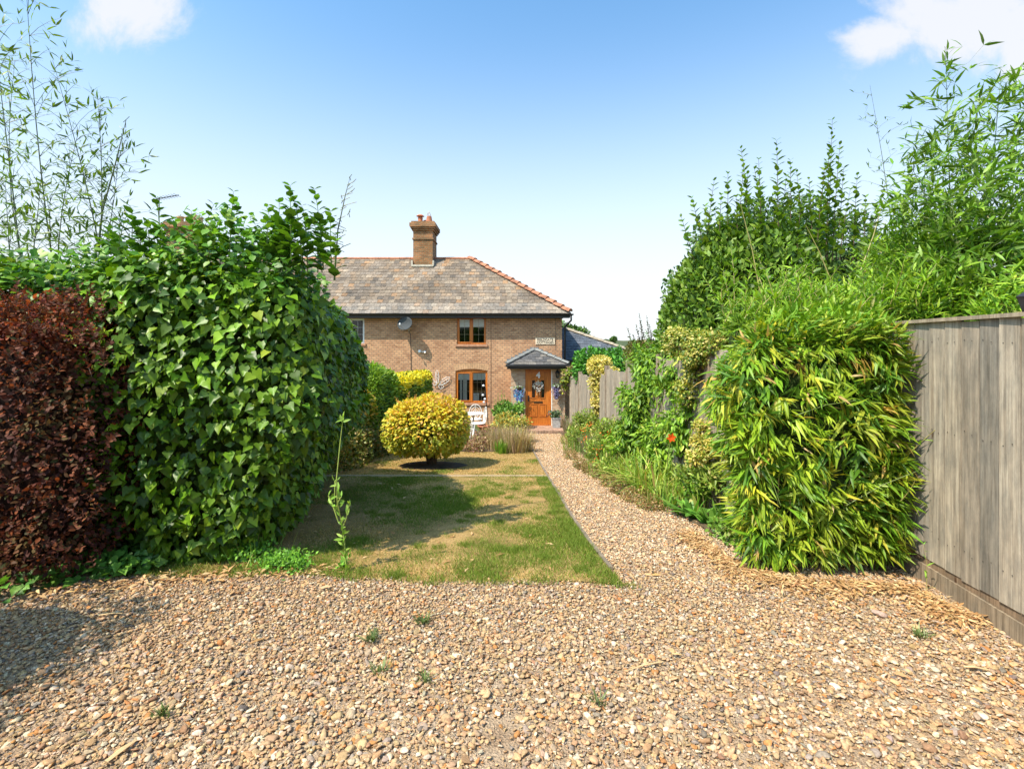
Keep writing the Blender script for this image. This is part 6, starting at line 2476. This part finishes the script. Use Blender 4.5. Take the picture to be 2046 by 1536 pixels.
blobs_plant(sed, re_, [((G(1240, 985).x, G(1240, 985).y, G(1240, 985).z + .05), (.16, .2, .12)), ((G(1160, 935).x, G(1160, 935).y, G(1160, 935).z + .04), (.14, .3, .12)), ((G(1128, 885).x + .02, G(1128, 885).y, G(1128, 885).z + .06), (.12, .4, .14)), ((G(1200, 955).x, G(1200, 955).y, G(1200, 955).z + .04), (.14, .25, .12)), ((G(1180, 945).x, G(1180, 945).y, G(1180, 945).z + .04), (.15, .3, .10)), ((G(1220, 968).x, G(1220, 968).y, G(1220, 968).z + .04), (.15, .25, .12)), ((G(1268, 1000).x, G(1268, 1000).y, G(1268, 1000).z + .04), (.16, .2, .11)), ((G(1140, 915).x, G(1140, 915).y, G(1140, 915).z + .04), (.13, .35, .13)), ((G(1300, 1015).x, G(1300, 1015).y, G(1300, 1015).z + .04), (.16, .2, .09))],
            7400, 'small', (.02, .04), [(.30, .17, .07), (.24, .20, .06), (.38, .24, .10), (.16, .20, .05)], [3, 3, 2, 2], depth=.06, amp=.03, stem=False)

day = thing('daylily_clump', 'arching strap leaved daylilies with an orange flower in the border by the fence', 'plant', G(1310, 985))
DLC = [(.28, .40, .05), (.38, .48, .08), (.54, .48, .13), (.20, .32, .04), (.62, .40, .16)]
for (px, py, n, ln) in ((1285, 985, 60, (.5, .9)), (1318, 992, 64, (.5, .95)), (1350, 985, 50, (.45, .85)), (1258, 965, 46, (.45, .8)), (1345, 1000, 24, (.3, .5)), (1305, 955, 40, (.45, .75))):
    strappy(re_, list(G(px, py)), n, ln, .022, DLC, [4, 3, 2, 3, .8], spread=.8, arch=1.05, base=.12, root=day, segs=6)
yfl = 6.0
b = MB()
b.tube([G(1335, 975) + Vector((0, 0, .02)), P(1334, 920, yfl), P(1338, 890, yfl), P(1341, 878, yfl)], .005, 5)
b.tube([P(1338, 890, yfl), P(1325, 883, yfl), P(1322, 879, yfl)], .004, 5)
b.build('stem', M['stem'], day)
L_ = Leaves(re_)
c0 = np.array(P(1341, 874, yfl - .03))
for k in range(6):
    a = k * math.pi / 3 + .2
    L_.add(c0, [math.cos(a), -.25, math.sin(a)], [0, -1, 0], .062, [(.85, .12, .015)])
L_.build('flower', 'oval', M['petal'], day)

hosta = thing('broadleaf_clump', 'low clump of broad paddle shaped green leaves at the path edge before the bamboo hedge', 'plant', G(1390, 1040))
for (px, py, n, ln, wd) in ((1385, 1035, 26, (.20, .34), .075), (1420, 1050, 20, (.2, .32), .07), (1340, 1015, 16, (.16, .26), .06), (1445, 1040, 18, (.22, .34), .06), (1395, 1005, 20, (.25, .38), .055)):
    strappy(re_, list(G(px, py)), n, ln, wd, [(.13, .29, .04), (.20, .37, .06), (.10, .21, .04), (.42, .42, .12)], [4, 3, 2, .8], spread=.85, arch=.8, base=.06, root=hosta, segs=5)
mix_ = thing('border_perennials', 'tangle of light green leafy perennials between the daylilies and the bamboo hedge', 'plant', G(1400, 990))
blobs_plant(mix_, re_, [((G(1400, 985).x, G(1400, 985).y, G(1400, 985).z + .12), (.32, .4, .22)), ((G(1440, 1010).x, G(1440, 1010).y, G(1440, 1010).z + .12), (.22, .3, .2)), ((G(1460, 1080).x, G(1460, 1080).y, G(1460, 1080).z + .08), (.14, .25, .14)), ((G(1330, 1000).x + .25, G(1330, 1000).y + .5, G(1330, 1000).z + .08), (.25, .4, .12))],
            4600, 'oval', (.03, .07), [(.15, .28, .04), (.22, .36, .06), (.30, .34, .09), (.10, .19, .03)], [4, 3, 2, 2], depth=.12, amp=.05, stem=False, up=.3)
strappy(re_, list(G(1420, 985)), 120, (.3, .6), .012, [(.20, .33, .06), (.30, .38, .10), (.42, .34, .16)], [4, 3, 1], spread=.6, arch=.9, base=.35, root=mix_)
mid = thing('leafy_perennials', 'mid height green flowering perennials at the foot of the fruit tree', 'plant', G(1280, 920))
blobs_plant(mid, re_, [pb(1215, 865, 9.8, 30, 28, .4), pb(1255, 905, 8.6, 40, 26, .4), pb(1305, 930, 7.4, 36, 28, .35), pb(1385, 950, 5.9, 40, 34, .2), pb(1430, 960, 5.4, 34, 36, .2), pb(1240, 940, 7.8, 40, 24, .3), pb(1200, 905, 9.0, 34, 24, .3), pb(1170, 842, 12.0, 26, 20, .4), pb(1160, 870, 11.5, 24, 18, .4)], 14000, 'lance', (.045, .095), [(.20, .29, .04), (.28, .36, .06), (.13, .20, .03), (.42, .38, .11)], [4, 4, 3, 1.5], depth=.3, amp=.1, up=.5, droop=0)

# --- left middle: conifer / privet / bamboo hedge run ------------------------
rm_ = np.random.default_rng(108)
o = thing('amber_shrub', 'orange tinged shrub just beyond the ivy hedge against the cottage wall', 'shrub', (-3.3, 9.6, -.6))
clump(rm_, o, (-3.85, 10.0, .20), (.95, 1.0, .90), 9000, 'oval', (.05, .09), [(.52, .32, .04), (.38, .32, .04), (.22, .30, .03), (.14, .19, .02)], [3, 4, 4, 3], p=3.5, depth=.3, amp=.12, freq=2.6, droop=-.1,
      deform=lambda Q: np.stack([Q[:, 0], Q[:, 1], np.maximum(Q[:, 2], gz(Q[:, 1]) + .02)], 1),
      patchy=lambda Q, N0, C, r: C * (1 + .0 * Q[:, :1]) if False else np.where((Q[:, 2:3] > .25) & (r.uniform(0, 1, (len(Q), 1)) < .7), palette(r, len(Q), [(.62, .36, .05), (.54, .40, .05)], [1, 1]), C))
o = thing('bamboo_bush', 'feathery bright green bush standing highest in the hedge left of the lawn', 'shrub', (-2.9, 11.5, -.7))
clump(rm_, o, (-3.42, 11.3, .28), (.78, 1.1, 1.02), 17000, 'narrow', (.08, .15), [(.22, .36, .03), (.30, .44, .04), (.14, .25, .02), (.08, .15, .015)], [5, 4, 4, 2], p=3.0, depth=.35, amp=.16, freq=2.4, droop=-.15, side=.9,
      deform=lambda Q: np.stack([Q[:, 0], Q[:, 1], np.maximum(Q[:, 2], gz(Q[:, 1]) + .02)], 1))
mb, L_ = shoots(rm_, [Vector((-3.4 + rm_.normal(0, .3), 10.9, 1.0)) for _ in range(12)], [Vector((rm_.normal(0, .3), 0, 1)) for _ in range(12)], rm_.uniform(.2, .45, 12), 40, (.06, .10), [(.18, .33, .04), (.24, .40, .05)], [1, 1], tr=.004)
mb.build('stem', M['stem'], o)
L_.build('shoot_leaves', 'narrow', M['leaf'], o)
o = thing('golden_privet_hedge', 'square clipped hedge with a bright yellow top close to the cottage wall', 'hedge', (-2.8, 14, -.9))
clump(rm_, o, (-3.05, 14.1, -.02), (.50, 2.1, .92), 20000, 'small', (.06, .10), [(.20, .32, .03), (.13, .22, .025), (.08, .15, .02), (.42, .44, .04)], [4, 4, 3, 1.4], p=9, depth=.2, amp=.05, freq=2.5, droop=0,
      deform=lambda Q: np.stack([Q[:, 0], Q[:, 1], np.maximum(Q[:, 2], gz(Q[:, 1]) + .02)], 1),
      patchy=lambda Q, N0, C, r: np.where((Q[:, 2:3] > .60 + .08 * np.sin(Q[:, 1:2] * 3)) & (r.uniform(0, 1, (len(Q), 1)) < .85), palette(r, len(Q), [(.76, .62, .03), (.64, .56, .04)], [2, 1]), C))
o = thing('woody_hedge', 'brownish bare stemmed lower part of the mixed hedge along the left of the lawn', 'hedge', (-3.4, 10.6, -.7))
blobs_plant(o, rm_, [((-3.2, 9.2, -.25), (.55, .9, .55)), ((-2.95, 10.7, -.4), (.45, .9, .5)), ((-2.85, 12.0, -.45), (.42, .9, .5)), ((-3.45, 8.4, -.1), (.5, .5, .6)), ((-2.75, 13.2, -.5), (.38, .7, .55))], 12000, 'small', (.05, .09),
            [(.18, .22, .04), (.30, .25, .07), (.40, .28, .11), (.12, .16, .03)], [4, 3, 2, 3], depth=.25, amp=.1, up=.4, droop=0, p=3)

# --- golden maple ------------------------------------------------------------
rg_ = np.random.default_rng(109)
mp_ = thing('golden_shrub', 'round golden yellow shrub tinged orange on a short trunk in the middle of the lawn', 'shrub', maple)
mb = MB()
b0 = maple + Vector((0, 0, -.05))
for (dx_, dy_, dz_, r_) in ((-.12, 0, .40, .030), (.02, .05, .42, .036), (.14, -.02, .42, .032), (.28, .05, .6, .022), (-.28, .03, .62, .022), (0, -.08, .6, .02), (.06, .14, .6, .02), (-.17, -.1, .6, .02)):
    m_ = b0 + Vector((dx_ * .35, dy_ * .35, dz_ * .5))
    e_ = b0 + Vector((dx_, dy_, dz_))
    mb.tube([b0 + Vector((dx_ * .15, dy_ * .15, 0)), m_, e_, e_ + Vector((dx_ * .9, dy_ * .9, .35))], [r_ * 1.25, r_, r_ * .8, r_ * .35], 7)
mb.tube([b0 + Vector((-.02, 0, .22)), b0 + Vector((-.12, -.03, .27)), b0 + Vector((-.19, -.05, .31))], [.018, .014, .008], 5)
mb.build('trunk', M['twig'], mp_)
cy = maple.y
cc_ = P(858, 850, cy)
rx_, rz_ = 82 / 1000 * cy, 60 / 1000 * cy
GC = [(.58, .50, .05), (.46, .45, .045), (.66, .46, .05), (.30, .34, .03), (.66, .34, .06)]


def gp(Q, N0, C, r):
    t = np.clip((Q[:, 2] - cc_.z + .02) / .5 + r.normal(0, .2, len(Q)), 0, 1)[:, None]
    warm = palette(r, len(Q), [(.74, .48, .06), (.78, .58, .06), (.62, .30, .07), (.70, .60, .06)], [3, 3, .9, 3])
    pick = r.uniform(0, 1, (len(Q), 1)) < t * .8
    C = np.where(pick, warm, C)
    lowm = (Q[:, 2] < cc_.z - .12) & (r.uniform(0, 1, len(Q)) < .6)
    C[lowm] = palette(r, int(lowm.sum()), [(.40, .46, .05), (.50, .50, .06), (.24, .30, .03)], [3, 3, 2])
    return C


clump(rg_, mp_, (cc_.x, cy, cc_.z + .0), (rx_, rx_ * .95, rz_), 10500, 'wide', (.042, .080), GC, [4, 4, 3, 3.5, 1], p=2.0, depth=.34, amp=.095, freq=5, droop=.25, out_=.8, side=.8, patchy=gp, corescale=.64, back=.6, bottom=.8, nz_up=.7)
mb, L_ = shoots(rg_, [np.array([cc_.x, cy, cc_.z + rz_ * .75]) + np.array([rg_.uniform(-.5, .5), rg_.uniform(-.4, .2), rg_.uniform(-.12, .02)]) for _ in range(46)], [Vector((rg_.normal(0, .25), rg_.normal(0, .2), 1)) for _ in range(46)], rg_.uniform(.12, .26, 46), 50, (.025, .045),
                [(.60, .30, .08), (.55, .22, .08), (.58, .42, .08)], [2, 1, 2], tr=.0025)
mb.build('stem', M['twig'], mp_)
L_.build('shoot_leaves', 'small', M['leaf'], mp_)
# soil ring with a low mound
V = [(maple.x, maple.y, maple.z + .045)]
ns_ = 36
for rr2, hh in ((.3, .05), (.5, .038), (.60, .004)):
    for k in range(ns_):
        a = 2 * math.pi * k / ns_
        w_ = rr2 * (1 + .08 * math.sin(a * 3 + 1) + .05 * math.sin(a * 7))
        x_, y_ = maple.x + math.cos(a) * w_, maple.y + math.sin(a) * w_ * .68
        V.append((x_, y_, gzf(y_) + .012 + hh))
F3 = np.array([(0, 1 + k, 1 + (k + 1) % ns_) for k in range(ns_)])
F4 = np.array([(1 + j * ns_ + k, 1 + (j + 1) * ns_ + k, 1 + (j + 1) * ns_ + (k + 1) % ns_, 1 + j * ns_ + (k + 1) % ns_) for j in range(2) for k in range(ns_)])
kind(link('soil_ring', mesh_np('soil_ring', np.array(V), [F3, F4]), M['soil']), 'structure')

# --- front bed before the cottage ---------------------------------------------
rk = np.random.default_rng(110)
lv = thing('lavender_bush', 'straw coloured dried lavender with pinkish heads in the bed before the front door', 'plant', G(1020, 900))
for (px, py, n, h) in ((1000, 900, 420, .62), (1025, 905, 440, .62), (1045, 902, 300, .58), (985, 895, 220, .5), (1035, 885, 300, .62), (1010, 885, 260, .6)):
    g = G(px, py)
    strappy(rk, [g.x, g.y, g.z], n, (h * .6, h * 1.15), .011, [(.50, .36, .20), (.40, .30, .16), (.36, .24, .20), (.22, .26, .08), (.55, .42, .26)], [4, 3, 2.5, 2, 2], spread=.32, arch=.25, base=.15, root=lv, segs=4)
o = thing('orange_shrub', 'low shrub with orange and yellow flower heads below the porch wall', 'shrub', P(1015, 850, 14))
blobs_plant(o, rk, [pb(1012, 842, 13.6, 26, 14, .35), pb(1035, 850, 13.4, 20, 16, .3), pb(1000, 856, 13.4, 16, 12, .3), pb(1020, 868, 13.2, 30, 16, .3)], 4200, 'small', (.05, .08), [(.58, .38, .06), (.48, .42, .10), (.24, .30, .06), (.34, .36, .09)], [3, 3, 3, 3], depth=.2, up=.4, droop=0)
o = thing('green_shrub', 'leafy green shrub against the wall between the lower window and the porch', 'shrub', P(1015, 820, 16.6))
blobs_plant(o, rk, [pb(1003, 818, 16.6, 16, 14, .3), pb(1028, 821, 16.4, 18, 10, .3), pb(1014, 826, 16.2, 28, 10, .3)], 3000, 'oval', (.07, .12), [(.12, .25, .04), (.18, .31, .05), (.08, .15, .03)], [4, 3, 2], depth=.25, up=.3)
mb, L_ = shoots(rk, [P(x_, 815, 16.5) for x_ in (998, 1003, 1008, 1014, 990, 1020)], [Vector((rk.normal(0, .15), 0, 1)) for _ in range(6)], [.5, .62, .5, .4, .3, .3], 22, (.05, .09), [(.16, .27, .05)], [1], tr=.006)
mb.build('shoot_stem', M['stem'], o)
L_.build('shoot_leaves', 'oval', M['leaf'], o)
o = thing('rusty_plants', 'low brown and rusty dried plants at the corner of the bed beside the golden shrub', 'plant', G(955, 900))
blobs_plant(o, rk, [((G(945, 903).x, G(945, 903).y, G(945, 903).z + .1), (.25, .2, .18)), ((G(962, 898).x, G(962, 898).y, G(962, 898).z + .14), (.26, .25, .22)), ((G(975, 888).x, G(975, 888).y, G(975, 888).z + .2), (.3, .3, .28)), ((G(925, 895).x, G(925, 895).y, G(925, 895).z + .08), (.2, .3, .14))], 3600, 'small', (.03, .06), [(.36, .20, .12), (.24, .10, .08), (.42, .30, .16), (.26, .25, .08)], [3, 2, 3, 2], depth=.15, up=.4, droop=0, stem=False)
o = thing('green_tuft', 'small bright green tuft at the front of the dried lavender', 'plant', G(1000, 905))
strappy(rk, list(G(1001, 907)), 110, (.2, .42), .02, [(.16, .32, .04), (.24, .38, .06)], [1, 1], spread=.4, arch=.6, base=.07, root=o)

# planter by the door
pl_ = thing('zinc_planter', 'square pale grey zinc planter with a dark leafy plant right of the doorstep', 'planter', P(1112, 857, 16.6))
q0, q1 = P(1103.5, 0, 16.5), P(1120.5, 0, 16.5)
zt0, zt1 = P(0, 857, 16.5).z, P(0, 835, 16.5).z
b = MB()
w0 = (q1.x - q0.x)
xm_ = (q0.x + q1.x) / 2
ym_ = 16.5 + w0 / 2
for (z_, s_) in ((zt0, .86), (zt1, 1.0)):
    pass
vs = []
for (z_, s_) in ((zt0, .43), (zt1, .5), (zt1, .46), (zt1 - .06, .45)):
    for (a, c) in ((-1, -1), (1, -1), (1, 1), (-1, 1)):
        vs.append((xm_ + a * s_ * w0, ym_ + c * s_ * w0, z_))
fs = [(3, 2, 1, 0)]
for l_ in range(3):
    for k in range(4):
        fs.append((l_ * 4 + k, l_ * 4 + (k + 1) % 4, l_ * 4 + 4 + (k + 1) % 4, l_ * 4 + 4 + k))
fs.append((12, 13, 14, 15))
b.add(vs, fs)
b.build('pot', M['metalgrey'], pl_)
b = MB()
b.box(xm_ - w0 * .53, xm_ + w0 * .53, ym_ - w0 * .53, ym_ - w0 * .505, zt1 - .045, zt1 + .006)
b.box(xm_ - w0 * .53, xm_ + w0 * .53, ym_ + w0 * .505, ym_ + w0 * .53, zt1 - .045, zt1 + .006)
b.build('rim', M['metalgrey'], pl_, bevel=.004)
L_ = Leaves(rk)
n = 420
L_.add(np.array([xm_, ym_, zt1]) + np.stack([rk.normal(0, .10, n), rk.normal(0, .08, n), rk.uniform(0, .2, n) * 1], 1) + np.array([-.03, 0, 0]), rk.normal(0, .6, (n, 3)) + [0, 0, .5], rk.normal(0, .4, (n, 3)) + [0, -.6, .8], rk.uniform(.04, .08, n), palette(rk, n, [(.05, .11, .04), (.09, .14, .07), (.13, .10, .14), (.16, .24, .06)], [4, 3, 1, 1.5]))
L_.build('foliage', 'oval', M['leaf'], pl_)

# bistro table, chairs, pot, crook pole


def ring_seat(mb, c, r, z):
    mb.lathe((c[0], c[1], z), [(r * .98, 0), (r, .006), (r, .018), (r * .98, .022)], 20)


tb = thing('bistro_table', 'small round white metal bistro table behind the golden shrub', 'table', (P(946, 0, 15).x, 15.0, gzf(15)))
cx_ = P(946, 0, 15).x
g_ = gzf(15)
b = MB()
ring_seat(b, (cx_, 15), .33, g_ + .68)
b.build('table_top', M['white'], tb, bevel=.003)
b = MB()
b.tube([(cx_, 15, g_ + .12), (cx_, 15, g_ + .679)], [.022, .022], 8)
b.build('pedestal', M['white'], tb)
for k in range(3):
    a = k * 2.094 + .5
    b = MB()
    b.tube([(cx_, 15, g_ + .24), (cx_ + math.cos(a) * .14, 15 + math.sin(a) * .14, g_ + .16), (cx_ + math.cos(a) * .26, 15 + math.sin(a) * .26, g_ + .015)], .014, 6)
    b.build('leg', M['white'], tb)


def bistro_chair(x, y, ang, label):
    g_ = gzf(y)
    t_ = thing('bistro_chair', label, 'chair', (x, y, g_), 'white metal bistro chairs by the window')
    Rm = Matrix.Translation((x, y, g_)) @ Matrix.Rotation(ang, 4, 'Z')

    def put(mb, name):
        mb.v = [tuple(Rm @ Vector(q)) for q in mb.v]
        mb.build(name, M['white'], t_)
    b = MB()
    ring_seat(b, (0, 0), .20, .44)
    put(b, 'seat')
    for (a, c) in ((-1, -1), (1, -1), (-1, 1), (1, 1)):
        b = MB()
        b.tube([(a * .13, c * .13, .44), (a * .17, c * .17, .2), (a * .2, c * .21, .005)], .011, 6)
        put(b, 'leg')
    b = MB()
    arc = [(math.sin(t) * .20, .17 + .05 * (1 + math.cos(t)) / 2, .66 - math.cos(t + math.pi) * .24) for t in np.linspace(-2.6, 2.6, 17)]
    b.tube([(-.10, .16, .45)] + arc + [(.10, .16, .45)], .012, 6)
    b.tube([(0, .19, .45), (0, .215, .89)], .008, 5)
    for s_ in (-1, 1):
        b.tube([(s_ * .02, .19, .47), (s_ * .13, .20, .60), (s_ * .12, .21, .74), (s_ * .02, .215, .84)], .008, 5)
        b.tube([(s_ * .02, .2, .62), (s_ * .07, .2, .68), (s_ * .02, .21, .74)], .007, 5)
    put(b, 'backrest')


bistro_chair(P(951, 0, 16.2).x, 16.2, .15, 'white metal chair with oval scrollwork back behind the bistro table')
bistro_chair(P(956, 0, 14.2).x, 14.2, -1.3, 'white metal chair turned sideways in front of the bistro table')
tp2 = thing('terracotta_pot', 'wide terracotta bowl beside the sideways white chair', 'pot', P(966, 862, 14))
MB().lathe(P(967, 860, 14.0), [(.10, 0), (.16, .11), (.185, .12), (.185, .15), (.15, .15), (.14, .12)], 18).build('bowl', M['terracotta'], tp2, smooth=False)
cr = thing('plant_crook', 'slim dark leaning pole with small hanging solar lights before the lower window', 'pole', P(977, 862, 14))
b = MB()
b.tube([P(977, 870, 13.8), P(974, 830, 13.8), P(971, 795, 13.8), P(970, 775, 13.8), P(967, 768, 13.8), P(964, 772, 13.8)], .012, 6)
b.build('pole', M['black'], cr)
b = MB()
for (px, py) in ((966, 771), (965, 790), (969, 798), (967, 804)):
    b.lathe(P(px, py, 13.8), [(.01, -.02), (.035, 0), (.03, .03), (.008, .04)], 8)
b.build('light', M['upvc'], cr)

# gravel weeds
for i, (px, py, n, lab) in enumerate([(845, 1247, 60, 'small grassy weed tuft in the gravel a little in front of the lawn'), (743, 1282, 60, 'small green weed tuft in the gravel, nearer and left of the other tufts'), (762, 1345, 30, 'tiny weed in the gravel left of the middle'),
                                      (325, 1432, 34, 'tiny weed in the gravel near the lower left corner'), (1195, 1408, 26, 'tiny weed sprouting in the gravel right of the bare patch'), (850, 1365, 26, 'tiny dull weed among stones left of the bare gravel patch'), (1840, 1275, 40, 'small weed in the gravel before the foot of the fence')]):
    g = G(px, py)
    t_ = thing('gravel_weed', lab, 'weed', g, 'weeds sprouting in the gravel drive')
    strappy(rk, [g.x, g.y, g.z + .01], n, (.03, .08), .006, [(.14, .20, .06), (.20, .26, .09), (.10, .15, .05)], [1, 1, 1], spread=.9, arch=.5, base=.02, root=t_, segs=3)
# sticks / strips of dry cane on the gravel
for i, (u1, v1, u2, v2, w_, lab) in enumerate([(212, 1533, 272, 1490, .014, 'flat tan strip of dry cane lying in the gravel at the lower left'), (198, 1236, 245, 1233, .008, 'thin pale dry stick lying in the shade on the gravel'), (1925, 1340, 1978, 1348, .010, 'short golden piece of dry cane on the gravel at the right'), (1325, 1330, 1250, 1350, .006, 'thin dry grass stem on the gravel right of the middle')]):
    a, c = G(u1, v1) + Vector((0, 0, .024)), G(u2, v2) + Vector((0, 0, .028))
    b = MB()
    m_ = a.lerp(c, .5) + Vector((0, .01, .004))
    b.tube([a, m_, c], [w_ * .7, w_, w_ * .4], 5)
    for k in range(len(b.v)):
        v_ = b.v[k]
        b.v[k] = (v_[0], v_[1], a.z + (v_[2] - a.z) * .45)
    tag(b.build('dry_cane', M['buffpot']), lab, 'cane piece')
